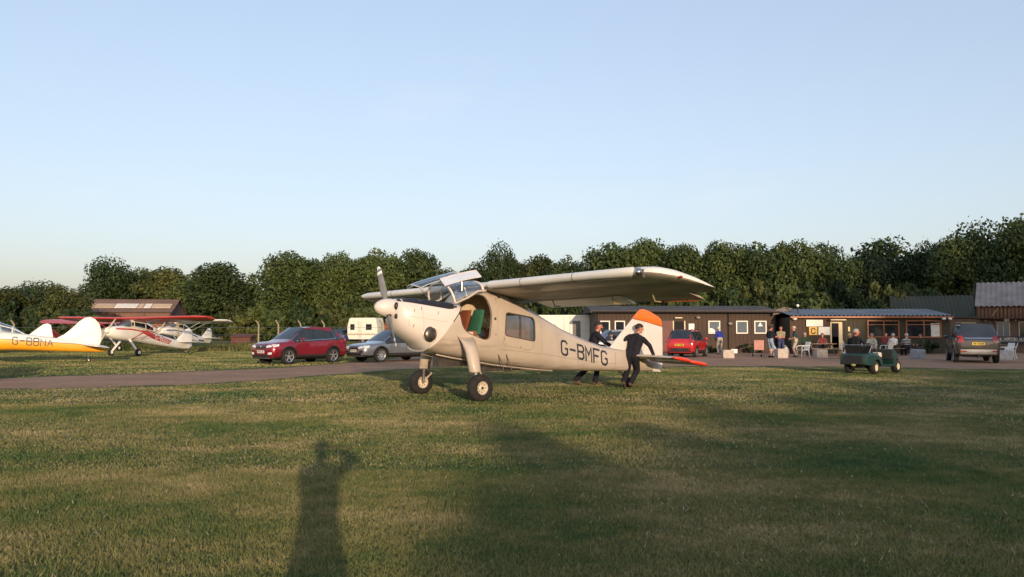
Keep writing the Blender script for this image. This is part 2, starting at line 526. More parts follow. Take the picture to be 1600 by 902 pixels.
NEAR = [(-60, 12), (-26, 17.5), (-13.3, 21.1), (-10.1, 21.9), (-7.95, 24.1), (-6.9, 26.7), (-5.1, 29.8), (-2.7, 34.2), (-0.5, 34.6), (2.8, 33.9), (8.1, 34.0), (13.1, 33.5), (17.4, 31.8), (19.4, 31.0), (26, 28.6), (60, 20)]
FAR = [(-60, 20), (-26, 23.5), (-16.4, 26), (-15.4, 27.8), (-13.4, 29.1), (-11.0, 32.4), (-9.4, 34.2), (-8.2, 38.0), (-6.9, 43.0), (-5.4, 50.0), (-2.0, 56.0), (5.0, 58.6), (12, 58.8), (20, 58.8), (32, 58.8), (60, 58.8)]
def interp(pl, x):
    return float(np.interp(x, [p[0] for p in pl], [p[1] for p in pl]))
def build_track():
    r = random.Random(3)
    xs = np.arange(-60, 60.01, 0.22)
    V = []; F = []
    K = 7
    for i, x in enumerate(xs):
        a = interp(NEAR, x) + 0.22 * math.sin(x * 1.7) * math.sin(x * 0.43) + 0.3 * math.sin(x * 0.61 + 1) * math.sin(x * 2.9) + r.uniform(-0.22, 0.22)
        b = interp(FAR, x) + r.uniform(-0.2, 0.2)
        for k in range(K):
            t = k / (K - 1)
            y = a * (1 - t) + b * t
            V.append((x, y, ground_z(x, y) + (0.008 if 0 < k < K - 1 else -0.004)))
    for i in range(len(xs) - 1):
        for k in range(K - 1):
            F.append((i * K + k, (i + 1) * K + k, (i + 1) * K + k + 1, i * K + k + 1))
    me = bpy.data.meshes.new('track'); me.from_pydata(V, [], F)
    m = mat('track_dirt', (0.41, 0.245, 0.155), rough=0.95, scale=0.6, c2=(0.30, 0.185, 0.12), bump=.8, bscale=14.0, spec=0.1)
    nt = m.node_tree; b_ = nt.nodes['Principled BSDF']; old = b_.inputs['Base Color'].links[0].from_socket
    geo = nt.nodes.new('ShaderNodeNewGeometry'); n2 = nt.nodes.new('ShaderNodeTexNoise'); n2.inputs['Scale'].default_value = 5.0; n2.inputs['Detail'].default_value = 8.0; n2.inputs['Roughness'].default_value = 0.8
    nt.links.new(geo.outputs['Position'], n2.inputs['Vector'])
    mr = nt.nodes.new('ShaderNodeMapRange'); mr.inputs['From Min'].default_value = .3; mr.inputs['From Max'].default_value = .7; mr.inputs['To Min'].default_value = .68; mr.inputs['To Max'].default_value = 1.22
    nt.links.new(n2.outputs['Fac'], mr.inputs['Value'])
    vm = nt.nodes.new('ShaderNodeVectorMath'); vm.operation = 'SCALE'; nt.links.new(old, vm.inputs[0]); nt.links.new(mr.outputs[0], vm.inputs['Scale'])
    nt.links.new(vm.outputs['Vector'], b_.inputs['Base Color'])
    tag(link_mesh('track', me, m, None, 60), 'reddish dirt and gravel track running across the airfield', kind='structure')
build_track()

def build_blades():
    chunks = []
    def band(d0, d1, n, w, h0, h1, lat=0.74):
        d = np.sqrt(rng.uniform(d0 * d0, d1 * d1, n))
        x = rng.uniform(-lat, lat, n) * d
        near = np.interp(x, [p[0] for p in NEAR], [p[1] for p in NEAR]) - 0.1
        k = d < near + rng.normal(0, 0.28, n)
        d = d[k]; x = x[k]; m = len(d)
        an = rng.uniform(0, 2 * np.pi, m)
        hh = rng.uniform(h0, h1, m) * rng.uniform(0.6, 1.25, m)
        ww = w * rng.uniform(0.6, 1.3, m)
        lean = rng.normal(0, 0.55, (m, 2)) * hh[:, None]
        dx = np.cos(an) * ww / 2; dy = np.sin(an) * ww / 2
        z = np.zeros(m)
        A = np.stack([x - dx, d - dy, z], 1); B = np.stack([x + dx, d + dy, z], 1)
        C = np.stack([x + lean[:, 0], d + lean[:, 1], hh], 1)
        chunks.append(np.stack([A, B, C], 1).reshape(-1, 3))
    band(3.2, 9.0, 300000, 0.0065, 0.012, 0.034)
    band(9.0, 17.0, 230000, 0.012, 0.012, 0.032)
    band(17.0, 35.0, 220000, 0.026, 0.014, 0.034)
    def back(n):
        """turf beyond the track"""
        x = rng.uniform(-50, -3, n); d = rng.uniform(24, 64, n)
        far = np.interp(x, [p[0] for p in FAR], [p[1] for p in FAR])
        k = (d > far + 0.1 + rng.normal(0, 0.15, n)) & (np.abs(x) < 0.72 * d); x = x[k]; d = d[k]; m = len(d)
        an = rng.uniform(0, 2 * np.pi, m); hh = rng.uniform(0.014, 0.045, m); ww = 0.05 * rng.uniform(0.6, 1.3, m)
        lean = rng.normal(0, 0.5, (m, 2)) * hh[:, None]
        dx = np.cos(an) * ww / 2; dy = np.sin(an) * ww / 2
        z = np.where(d > 60, 0.5 * np.clip((d - 60) / 40, 0, 1) ** 2 * 2, 0.0)
        chunks.append(np.stack([np.stack([x - dx, d - dy, z], 1), np.stack([x + dx, d + dy, z], 1), np.stack([x + lean[:, 0], d + lean[:, 1], z + hh], 1)], 1).reshape(-1, 3))
    back(170000)
    V = np.concatenate(chunks).astype(np.float32)
    n = len(V) // 3
    me = bpy.data.meshes.new('grass')
    me.vertices.add(len(V)); me.loops.add(n * 3); me.polygons.add(n)
    me.vertices.foreach_set('co', V.ravel())
    me.loops.foreach_set('vertex_index', np.arange(n * 3, dtype=np.int32))
    me.polygons.foreach_set('loop_start', np.arange(0, n * 3, 3, dtype=np.int32))
    me.polygons.foreach_set('loop_total', np.full(n, 3, dtype=np.int32))
    me.update(); me.validate()
    o = link_mesh('grass', me, M_BLADE, None, 0)
    tag(o, 'short dry grass blades covering the foreground turf', 'grass', kind='stuff')
build_blades()

def straw():
    """pale dead stems lying in the turf"""
    n = 42000
    d = np.sqrt(rng.uniform(9.0, 26.0 ** 2, n)); x = rng.uniform(-0.74, 0.74, n) * d
    near = np.interp(x, [p[0] for p in NEAR], [p[1] for p in NEAR])
    pt = np.sin(x * 0.9 + 0.4 * d) * np.sin(d * 0.7 - x * 0.3) + rng.normal(0, 0.5, n)
    k = (d < near - 0.2) & (pt > 0.1); d = d[k]; x = x[k]; n = len(d)
    an = rng.uniform(0, 6.283, n); L = rng.uniform(0.02, 0.055, n); h = rng.uniform(0.012, 0.04, n); w = 0.0016 + 0.0006 * d
    dx = np.cos(an); dy = np.sin(an)
    A = np.stack([x - dy * w, d + dx * w, np.full(n, 0.008)], 1); B = np.stack([x + dy * w, d - dx * w, np.full(n, 0.008)], 1)
    C = np.stack([x + dx * L, d + dy * L, h], 1)
    me = bpy.data.meshes.new('dry_stems')
    me.from_pydata(np.stack([A, B, C], 1).reshape(-1, 3).tolist(), [], [(3 * i, 3 * i + 1, 3 * i + 2) for i in range(n)])
    tag(link_mesh('dry_stems', me, mat('straw', (.36, .30, .17), .7, var=.2, scale=20), None, 0), 'pale dead grass stems scattered over the turf', 'grass', kind='stuff')
straw()

def tall_grass():
    """uncut bank in front of the far fence"""
    n = 26000
    x = rng.uniform(-46, -2, n); y = rng.uniform(56, 68, n) + 0.18 * np.abs(x)
    k = ~((x > -14) & (y < 62)); x = x[k]; y = y[k]; n = len(x)
    pt = np.clip(np.sin(x * 0.55) * np.sin(x * 0.21 + 1) * 0.5 + 0.55 + 0.3 * np.sin(y * 0.8 + x), 0.12, 1.0); h = rng.uniform(0.2, 0.75, n) * pt; w = rng.uniform(0.03, 0.07, n); an = rng.uniform(0, 6.28, n)
    z = np.array([ground_z(a, b) for a, b in zip(x, y)])
    l = rng.normal(0, 0.15, (n, 2))
    A = np.stack([x - np.cos(an) * w, y - np.sin(an) * w, z], 1); B = np.stack([x + np.cos(an) * w, y + np.sin(an) * w, z], 1)
    C = np.stack([x + l[:, 0], y + l[:, 1], z + h], 1)
    V = np.stack([A, B, C], 1).reshape(-1, 3)
    me = bpy.data.meshes.new('long_grass')
    me.from_pydata(V.tolist(), [], [(3 * i, 3 * i + 1, 3 * i + 2) for i in range(n)])
    o = link_mesh('long_grass', me, turf_material('long_grass', 0.03, 0.9, 0), None, 0)
    tag(o, 'uncut straw-coloured grass bank in front of the concrete-post fence', 'grass', kind='stuff')
tall_grass()

# ------------------------------------------------------------------ trees
def leaf_material(name, c1, c2):
    m = bpy.data.materials.new(name); m.use_nodes = True
    nt = m.node_tree; b = nt.nodes['Principled BSDF']; out = nt.nodes['Material Output']
    tc = nt.nodes.new('ShaderNodeTexCoord'); oi = nt.nodes.new('ShaderNodeObjectInfo')
    no = nt.nodes.new('ShaderNodeTexNoise'); no.inputs['Scale'].default_value = 0.9; no.inputs['Detail'].default_value = 6.0
    no.inputs['Roughness'].default_value = 0.75
    nt.links.new(tc.outputs['Object'], no.inputs['Vector'])
    ra = nt.nodes.new('ShaderNodeValToRGB')
    ra.color_ramp.elements[0].position = 0.36; ra.color_ramp.elements[0].color = (*c1, 1)
    ra.color_ramp.elements[1].position = 0.66; ra.color_ramp.elements[1].color = (*c2, 1)
    nt.links.new(no.outputs['Fac'], ra.inputs['Fac'])
    hs = nt.nodes.new('ShaderNodeHueSaturation')
    mr = nt.nodes.new('ShaderNodeMapRange'); mr.inputs['To Min'].default_value = 0.492; mr.inputs['To Max'].default_value = 0.518
    nt.links.new(oi.outputs['Random'], mr.inputs['Value']); nt.links.new(mr.outputs[0], hs.inputs['Hue'])
    mr2 = nt.nodes.new('ShaderNodeMapRange'); mr2.inputs['To Min'].default_value = 1.4; mr2.inputs['To Max'].default_value = 0.65
    nt.links.new(oi.outputs['Random'], mr2.inputs['Value']); nt.links.new(mr2.outputs[0], hs.inputs['Value'])
    nt.links.new(ra.outputs['Color'], hs.inputs['Color'])
    nt.links.new(hs.outputs['Color'], b.inputs['Base Color'])
    b.inputs['Roughness'].default_value = 0.55; b.inputs['Specular IOR Level'].default_value = 0.3
    tl = nt.nodes.new('ShaderNodeBsdfTranslucent'); nt.links.new(hs.outputs['Color'], tl.inputs['Color'])
    mx = nt.nodes.new('ShaderNodeMixShader'); mx.inputs[0].default_value = 0.25
    nt.links.new(b.outputs[0], mx.inputs[1]); nt.links.new(tl.outputs[0], mx.inputs[2])
    nt.links.new(mx.outputs[0], out.inputs['Surface'])
    return m
M_LEAF = [leaf_material('leaf_green', (0.024, 0.044, 0.012), (0.104, 0.132, 0.034)),
          leaf_material('leaf_dark', (0.014, 0.030, 0.010), (0.050, 0.075, 0.020)),
          leaf_material('leaf_olive', (0.032, 0.046, 0.013), (0.128, 0.138, 0.040))]
M_BARK = mat('bark', (0.11, 0.085, 0.06), rough=0.9, scale=9, bump=0.8)

def crown_mesh(seed, rx, ry, z0, z1, nb, nl, ls, fill=0.55):
    """leaf-sized faces spread through overlapping clumps that sit on an uneven ellipsoid"""
    r = np.random.default_rng(seed)
    zc = (z0 + z1) / 2; rz = (z1 - z0) / 2
    cs = []; rs = []
    while len(cs) < nb:
        p = r.uniform(-1, 1, 3); q = np.linalg.norm(p)
        if q > 1 or q < 0.25: continue
        rad = r.uniform(0.13, 0.42) * min(rx, rz) * 1.1
        s = 1 - rad / max(rx, rz) * 0.55
        bot = 1.0 if p[2] > -0.3 else 0.85
        c = np.array([p[0] * rx * s * bot, p[1] * ry * s * bot, zc + p[2] * rz * s])
        cs.append(c); rs.append(rad)
    cs = np.array(cs); rs = np.array(rs)
    w = rs ** 2; w /= w.sum()
    k = r.choice(nb, nl, p=w)
    d = r.normal(0, 1, (nl, 3)); d /= np.linalg.norm(d, axis=1)[:, None]
    rad = rs[k] * (fill + (1.08 - fill) * r.uniform(0, 1, nl) ** 0.6)
    rad = np.where(r.uniform(0, 1, nl) < .07, rad * r.uniform(1.04, 1.20, nl), rad)
    P = cs[k] + d * rad[:, None] * np.array([1.1, 1.1, 0.85])
    nrm = d * 0.9 + r.normal(0, 0.55, (nl, 3)) + np.array([0, 0, 0.25])
    nrm /= np.linalg.norm(nrm, axis=1)[:, None]
    t = np.cross(nrm, r.normal(0, 1, (nl, 3))); t /= np.linalg.norm(t, axis=1)[:, None]
    b = np.cross(nrm, t)
    s = ls * r.uniform(0.55, 1.25, nl)
    a = s[:, None] * t * 0.75; c = s[:, None] * b * 0.5
    V = np.stack([P - a, P - c * 0.9 + a * 0.1, P + a, P + c * 0.9 + a * 0.1], 1).reshape(-1, 3)
    V[:, 2] = np.maximum(V[:, 2], 0.02)
    me = bpy.data.meshes.new('crown')
    me.vertices.add(nl * 4); me.loops.add(nl * 4); me.polygons.add(nl)
    me.vertices.foreach_set('co', V.astype(np.float32).ravel())
    me.loops.foreach_set('vertex_index', np.arange(nl * 4, dtype=np.int32))
    me.polygons.foreach_set('loop_start', np.arange(0, nl * 4, 4, dtype=np.int32))
    me.polygons.foreach_set('loop_total', np.full(nl, 4, dtype=np.int32))
    me.update()
    return me, cs, rs

def trunk_mesh(seed, cs, h, r0):
    r = random.Random(seed)
    mb = MB()
    top = h * 0.8
    pts = [(0, 0, -0.2)]; n = 6
    for i in range(1, n + 1):
        pts.append((r.uniform(-.15, .15) * i * .5, r.uniform(-.15, .15) * i * .5, top * i / n))
    rad = [r0 * (1.25 if i == 0 else 1.0 - 0.8 * i / n) for i in range(n + 1)]
    mb.tube(pts, rad, 8)
    for c in list(cs)[:14]:
        z = max(0.25 * h, min(top * 0.8, c[2] * r.uniform(0.5, 0.75)))
        i = min(n - 1, int(z / top * n))
        p = Vector(pts[i]).lerp(Vector(pts[i + 1]), z / top * n - i)
        e = Vector(c)
        mid = p.lerp(e, 0.5) + Vector((0, 0, 0.05 * h))
        rr = r0 * (1 - 0.75 * z / top) * 0.5
        mb.tube([p, mid, e], [rr, rr * .6, rr * .2], 6)
    return mb.mesh('trunk')

PROTO = []
for sd, rx, z0, z1, nb, nl, ls, fill, lm in [
        (11, 4.3, 0.2, 10, 70, 21000, .25, .50, 0), (12, 3.8, 0.1, 10, 64, 20000, .24, .45, 0),
        (13, 4.8, 0.2, 10, 58, 20000, .26, .45, 1), (14, 3.4, 0.1, 10, 60, 19000, .24, .45, 2),
        (15, 3.6, 2.2, 10, 40, 5200, .25, .25, 1), (16, 5.0, 0.3, 10, 80, 22000, .25, .5, 0)]:
    me, cs, rs = crown_mesh(sd, rx, rx * 0.95, z0, z1, nb, nl, ls, fill)
    me.materials.append(M_LEAF[lm])
    tm = trunk_mesh(sd, cs, 10, 0.32)
    tm.materials.append(M_BARK); shade(tm, 60)
    PROTO.append((me, tm))
SHRUB = []
for sd, lm in [(31, 1), (32, 2), (33, 0)]:
    me, cs, rs = crown_mesh(sd, 2.6, 2.2, 0.05, 3.4, 26, 5200, .26, .45)
    me.materials.append(M_LEAF[lm])
    tm = trunk_mesh(sd, cs, 3.4, 0.09); tm.materials.append(M_BARK); shade(tm, 60)
    SHRUB.append((me, tm))

def tree(k, x, y, top, wid, label, group='trees along the airfield edge', name='broadleaf_tree', protos=None, cat='tree', rot=None):
    me, tm = (protos or PROTO)[k]
    base = 10.0 if not protos else 3.4
    z = ground_z(x, y)
    t = thing(name, label, cat, (x, y, z), 0, group)
    s = (top - z) / base
    wx = wid / (2 * max(v.co.x for v in me.vertices))
    rz = rot if rot is not None else random.uniform(0, 6.28)
    for nm, m in (('crown', me), ('trunk', tm)):
        o = bpy.data.objects.new(nm, m); col.objects.link(o); o.parent = t
        o.scale = (wx, wx * random.uniform(.85, 1.15), s); o.rotation_euler = (0, 0, rz)
    return t

def far_x(px, d): return (px - 800) * d / 1273.0
def far_z(py, d): return CAM_H + (516.7 - py) * d / 1273.0
# real positions worked out once: bearing and distance of each tree along the field edge
TREES = [
 (3, 5, 447, 100, 84, 'bushy olive tree at the far left edge, behind the yellow and white aeroplane'),
 (2, 55, 441, 110, 92, 'dark rounded tree second from the far left, behind the cockpit of the yellow aeroplane'),
 (3, 100, 444, 80, 84, 'brownish bushy tree touching the left end of the brown hangar'),
 (2, 165, 403, 110, 118, 'tall dark tree rising behind the left half of the brown hangar'),
 (0, 215, 416, 80, 122, 'mid-height tree behind the middle of the brown hangar'),
 (3, 258, 416, 100, 116, 'olive tree behind the right half of the brown hangar'),
 (1, 348, 406, 100, 96, 'tall round-topped tree directly right of the brown hangar'),
 (3, 402, 452, 60, 104, 'short tree in the dip between two tall trees, above the leftmost fence posts'),
 (0, 452, 390, 100, 92, 'tall tree above the bonnet of the red crossover'),
 (5, 520, 393, 95, 94, 'broad tree above the tail of the red crossover'),
 (0, 588, 386, 90, 92, 'tall tree right behind the propeller'),
 (1, 645, 386, 95, 95, 'tall tree above the white engine cowling'),
 (3, 700, 416, 70, 100, 'lower olive tree behind the raised windscreen panels'),
 (0, 742, 408, 70, 92, 'tree just right of the raised windscreen panels'),
 (2, 785, 382, 75, 88, 'pointed tree standing above the cabin door of the silver-beige aeroplane'),
 (3, 840, 394, 85, 90, 'olive tree above the cabin window of the silver-beige aeroplane'),
 (0, 890, 397, 75, 86, 'tree above the white container cabin'),
 (0, 955, 377, 85, 80, 'tree behind the wing, over the two small windows of the brown hut'),
 (5, 1020, 371, 95, 80, 'broad tall tree behind the near wing tip'),
 (1, 1075, 377, 75, 78, 'tree over the hut door, just right of the wing tip'),
 (1, 1128, 373, 75, 77, 'narrow tall tree over the small red car'),
 (0, 1185, 376, 85, 77, 'tree over the three white-framed windows of the hut'),
 (5, 1235, 374, 90, 77, 'broad tree over the dark passage between the two huts'),
 (4, 1284, 366, 62, 84, 'thin see-through tree with sky showing between its branches'),
 (2, 1318, 398, 80, 76, 'low dark tree over the white door of the clubhouse'),
 (4, 1395, 357, 85, 80, 'ragged tall tree with sky gaps over the clubhouse windows'),
 (2, 1370, 402, 80, 76, 'dark tree filling the gap left of the green roof'),
 (2, 1440, 380, 80, 76, 'dark tree behind the green roofed shed'),
 (1, 1480, 366, 90, 75, 'dark tree left of the tallest tree, over the green shed end'),
 (2, 1525, 350, 100, 75, 'big dark tree over the corrugated barn ridge'),
 (3, 988, 384, 90, 88, 'yellowish tree set back in the gap behind the wing, left of the broad tall tree'),
 (0, 1046, 382, 80, 86, 'set-back tree filling the gap above the hut door lamp'),
 (3, 1100, 388, 80, 86, 'yellow-green tree set back behind the small red car'),
 (2, 1155, 386, 80, 85, 'dark set-back tree over the left-hand of the three white windows'),
 (3, 1210, 382, 80, 86, 'yellow-green set-back tree over the triangle notice window'),
 (0, 1345, 388, 90, 84, 'set-back tree between the clubhouse door and its first orange window'),
 (5, 482, 402, 110, 99, 'set-back tree between the two tall trees above the red crossover'),
 (3, 555, 404, 100, 99, 'yellow-green set-back tree left of the propeller'),
 (0, 616, 398, 90, 99, 'set-back tree between the propeller and the windscreen'),
 (3, 812, 404, 90, 95, 'yellow-green set-back tree above the rear cabin'),
 (1, 300, 432, 90, 112, 'low tree filling the gap right of the brown hangar roof'),
 (5, 1590, 334, 130, 76, 'tallest tree at the right edge behind the corrugated barn'),
]
for k, px, py, wp, d, lab in TREES:
    tree(k, far_x(px, d), d, far_z(py, d), wp * d / 1273.0 * (1.2 if px < 900 else 1.55), lab)
hedge = [(20, 470, 82), (70, 474, 80), (120, 480, 80), (318, 470, 98), (365, 476, 92), (415, 470, 90), (462, 468, 88), (508, 470, 90), (556, 466, 90), (606, 468, 92),
         (655, 466, 92), (705, 458, 92), (760, 455, 88), (815, 452, 86), (868, 455, 80), (918, 455, 74), (985, 440, 74), (1050, 440, 73), (1115, 442, 73), (1180, 440, 72), (1245, 440, 72), (1310, 444, 72),
         (1375, 440, 72), (1430, 436, 74)]
hedge += [(px + 26, py + 12, d - 3) for px, py, d in hedge]
for i, (px, py, d) in enumerate(hedge):
    tree(i % 3, far_x(px, d), d, far_z(py, d), 5.6, 'dark leafy shrub filling the hedge under the tall field-edge trees', 'hedge shrubs under the trees',
         'hedge_shrub', SHRUB, 'shrub')
# the row of trees behind the photographer whose evening shade lies over the right of the field
BACK = [(8.2, -26.5, 5.35, 4.2), (8.8, -28, 5.7, 5.0), (11.2, -28.5, 6.3, 5.6), (14.7, -28.5, 6.9, 6.0), (18.5, -28.5, 7.5, 6.5), (22.5, -28.5, 8.2, 7.0), (27, -28.5, 8.9, 7.5), (31.2, -28.5, 10.2, 7.5),
        (9.6, -26, 5.5, 5.0), (12.8, -25, 6.1, 5.5), (16.5, -25, 6.6, 6.5), (20.5, -25, 7.4, 7.0), (24.5, -25, 8.0, 7.0), (29.0, -25, 9.0, 7.5), (33.5, -25, 11.2, 8.0), (38.5, -25, 13.4, 8.5),
        (44.5, -25, 16.0, 9.5), (51.0, -26, 22.0, 11.0), (58.5, -26, 25, 12.0), (66, -26, 26, 12), (74, -26, 26, 12), (82, -26, 26, 12)]
for i, (x, y, h, w) in enumerate(BACK):
    tree([0, 1, 5, 2][i % 4], x, y, h, w, 'tree in the row behind the photographer that shades the field', 'trees behind the photographer')
for i, x in enumerate(np.arange(8.3, 70, 2.6)):  # out-of-view shrubs added to stop low sun passing beneath the crowns
    tree(i % 3, float(x), -24.2, 4.6 + 0.09 * float(x), 5.6, 'unseen shrub added to fill the shade under the trees behind the photographer', 'added shade shrubs behind the photographer', 'hedge_shrub', SHRUB, 'shrub')

# ------------------------------------------------------------------ buildings
M_BROWNW = mat('brown_boarding', (0.072, 0.044, 0.029), rough=0.8, scale=2.0, c2=(0.050, 0.031, 0.022), stretch=(6, 6, .6), bump=.3)
M_OLIVEW = mat('dark_olive_boarding', (0.050, 0.043, 0.026), rough=0.8, scale=2.0, c2=(0.035, 0.031, 0.020), stretch=(6, 6, .6), bump=.3)
M_FELT = mat('roof_felt', (0.075, 0.068, 0.065), rough=0.9, scale=1.2, var=.25, bump=.5)
M_TIN = mat('grey_tin', (0.17, 0.172, 0.18), rough=0.45, metal=.3, scale=1.0, var=.2)
M_ASBESTOS = mat('fibre_cement', (0.34, 0.29, 0.265), rough=0.85, scale=1.0, c2=(.21, .18, .165))
M_GREENTIN = mat('green_tin', (0.055, 0.058, 0.034), rough=0.75, scale=.8, c2=(.036, .040, .026))
M_WFRAME = mat('white_frame', (0.80, 0.77, 0.70), rough=0.5, var=.04)
M_OFRAME = mat('stained_frame', (0.34, 0.115, 0.045), rough=0.5, var=.1)
M_PANE = mat('dark_pane', (0.02, 0.024, 0.03), rough=0.06, scale=2, var=.3, spec=.8)
M_PANE_BLUE = mat('sky_pane', (0.10, 0.13, 0.17), rough=0.1, scale=2, var=.1, spec=.8)
M_DARKIN = mat('dark_interior', (0.012, 0.012, 0.014), rough=0.9)
M_CREAMW = mat('cream_paint', (0.66, 0.55, 0.36), rough=0.6, var=.05)

def corrugated(mb, p00, p10, p01, n, amp, ns=2, th=0.02):
    """corrugated sheet: waves run across p00->p10, ribs run along p00->p01"""
    p00, p10, p01 = Vector(p00), Vector(p10), Vector(p01)
    u = p10 - p00; v = p01 - p00; nn = u.cross(v).normalized()
    V = []; F = []
    m = n * 6
    for j in range(ns):
        for i in range(m + 1):
            V.append(p00 + u * (i / m) + v * (j / (ns - 1)) + nn * (amp * math.sin(2 * math.pi * i * n / m)))
    for j in range(ns - 1):
        for i in range(m):
            F.append((j * (m + 1) + i, j * (m + 1) + i + 1, (j + 1) * (m + 1) + i + 1, (j + 1) * (m + 1) + i))
    o = len(V)
    V2 = [p - nn * th for p in V]
    F2 = [tuple(i + o for i in f[::-1]) for f in F]
    mb.add(V + V2, F + F2)

def window(parent, x0, x1, z0, z1, y, fm, pm, fw=.07, mull=(), proud=.05, transom=None, name='window'):
    """framed window on a wall that faces the camera (front face at y)"""
    f = MB()
    f.box(x0, x0 + fw, y - proud, y + .02, z0, z1); f.box(x1 - fw, x1, y - proud, y + .02, z0, z1)
    f.box(x0 + fw, x1 - fw, y - proud, y + .02, z1 - fw, z1); f.box(x0 + fw, x1 - fw, y - proud, y + .02, z0, z0 + fw)
    for mx in mull: f.box(mx - fw * .4, mx + fw * .4, y - proud * .9, y + .02, z0 + fw, z1 - fw)
    if transom: f.box(x0 + fw, x1 - fw, y - proud * .8, y + .02, transom - fw * .3, transom + fw * .3)
    o = f.obj(name, fm, parent, 0)
    g = MB(); g.box(x0 + fw * .5, x1 - fw * .5, y - .012, y + .01, z0 + fw * .5, z1 - fw * .5)
    g.obj('pane', pm, o, 0)
    return o

def hut_a():
    y = 56.0
    H = thing('brown_hut', 'long low dark brown timber hut with white-framed windows behind the small red car', 'hut', (12.0, y, 0))
    x0, x1 = -6.25, 6.15
    w = MB(); w.box(x0, x1, .05, 6.0, 0, 2.78); w.obj('wall', M_BROWNW, H, 0)
    # upright boards of the front wall, each its own piece
    n = 44; bw = (x1 - x0) / n
    bm0 = MB(); bm0.box(0.006, bw - 0.006, 0, .05, .02, 2.74); me = bm0.mesh('board'); me.materials.append(M_BROWNW)
    wall = [c for c in bpy.data.objects if c.parent == H][0]
    for i in range(n):
        b = bpy.data.objects.new('board', me); col.objects.link(b); b.parent = wall; b.location = (x0 + i * bw, random.uniform(-.008, .008), random.uniform(-.01, .01))
    r = MB()
    r.loft([[(x, yy, z) for x, yy, z in ((xx, -.35, 2.80), (xx, -.35, 2.90), (xx, 3.2, 3.32), (xx, 6.4, 2.9), (xx, 6.4, 2.80))] for xx in (x0 - .35, x1 + .1)])
    ro = r.obj('roof', M_FELT, H, 0)
    g = MB(); g.box(x0 - .38, x1 + .12, -.42, -.355, 2.74, 2.88); g.obj('fascia', mat('fascia_brown', (.10, .06, .045), .7), ro, 0)
    for x in (x0 + .1, x1 - .08, 2.85):
        dp = MB(); dp.tube([(x, -.06, .05), (x, -.06, 2.66), (x, -.36, 2.80)], .035, 8); dp.obj('downpipe', M_DARKIN, H)
    gt = MB(); gt.tube([(x0 - .3, -.46, 2.80), (x1 + .1, -.46, 2.78)], .05, 8); gt.obj('gutter', M_DARKIN, ro)
    for a, b, tri in [(-5.95, -5.28, 0), (-4.95, -4.25, 0), (1.47, 2.28, 0), (3.37, 4.18, 0), (4.62, 5.46, 1)]:
        wn_ = window(H, a, b, 1.32, 2.2, -.02, M_WFRAME, M_PANE_BLUE if a > 0 else M_PANE)
        if tri:
            t = MB(); t.prism([(a + .25, 1.82), (a + .59, 1.82), (a + .42, 2.10)], -.045, -.035); t.obj('triangle_notice', M_WFRAME, wn_, 0)
        if a == 1.47:
            t = MB(); t.prism([(a + .1, 1.42), (a + .45, 1.42), (a + .45, 1.55), (a + .25, 1.70), (a + .1, 1.68)], -.045, -.035); t.obj('paper_notice', M_WFRAME, wn_, 0)
    d = MB(); d.box(-.95, -.2, -.03, .03, 1.0, 2.15); d.obj('doorway', M_DARKIN, H, 0)
    for a, b, m_ in [(-1.9, -1.0, 'door_red'), (-.98, -.9, ''), (-.2, -.12, '')]:
        dd = MB(); dd.box(a, b, -.11, -.032, .1, 2.2); dd.obj('door' if m_ else 'door_post', mat('door_red', (.13, .04, .028), .6) if m_ else M_CREAMW, H, 0)
    dd = MB(); dd.box(.12, .5, -.07, -.022, 1.2, 2.0); dd.obj('white_notice', M_WFRAME, H, 0)
    lt = MB(); lt.box(-.85, -.35, -.25, -.03, 2.36, 2.44); lt.obj('porch_light', M_CREAMW, H, 0)
    for x, z in [(.75, 2.42), (2.95, 2.0)]:
        l = MB(); l.ball((x, -.16, z), (.16, .14, .11), 12, 8); l.tube([(x, 0, z + .05), (x, -.16, z)], .03, 6); l.obj('wall_lamp', mat('lamp_grey', (.28, .25, .2), .5), H)
    # gable end with the dark passage and a rusty tarp on its corner
    p = MB(); p.box(x1 + .12, x1 + 1.25, 1.2, 1.26, 0, 2.7); p.obj('passage_back', M_DARKIN, H, 0)
    p = MB(); p.add([(x1 - .4, -.45, 2.60), (x1 + .5, -.5, 2.78), (x1 + 1.1, -.2, 3.05), (x1 + .6, .1, 3.15), (x1 - .1, -.30, 2.95)], [(0, 1, 2, 3, 4)])
    p.add([(x1 - .4, -.43, 2.55), (x1 + .5, -.48, 2.73), (x1 + 1.1, -.18, 3.0), (x1 + .6, .12, 3.1), (x1 - .1, -.28, 2.9)], [(4, 3, 2, 1, 0)])
    p.obj('torn_felt_flap', mat('torn_felt', (.22, .17, .13), .8), ro, 0)
hut_a()

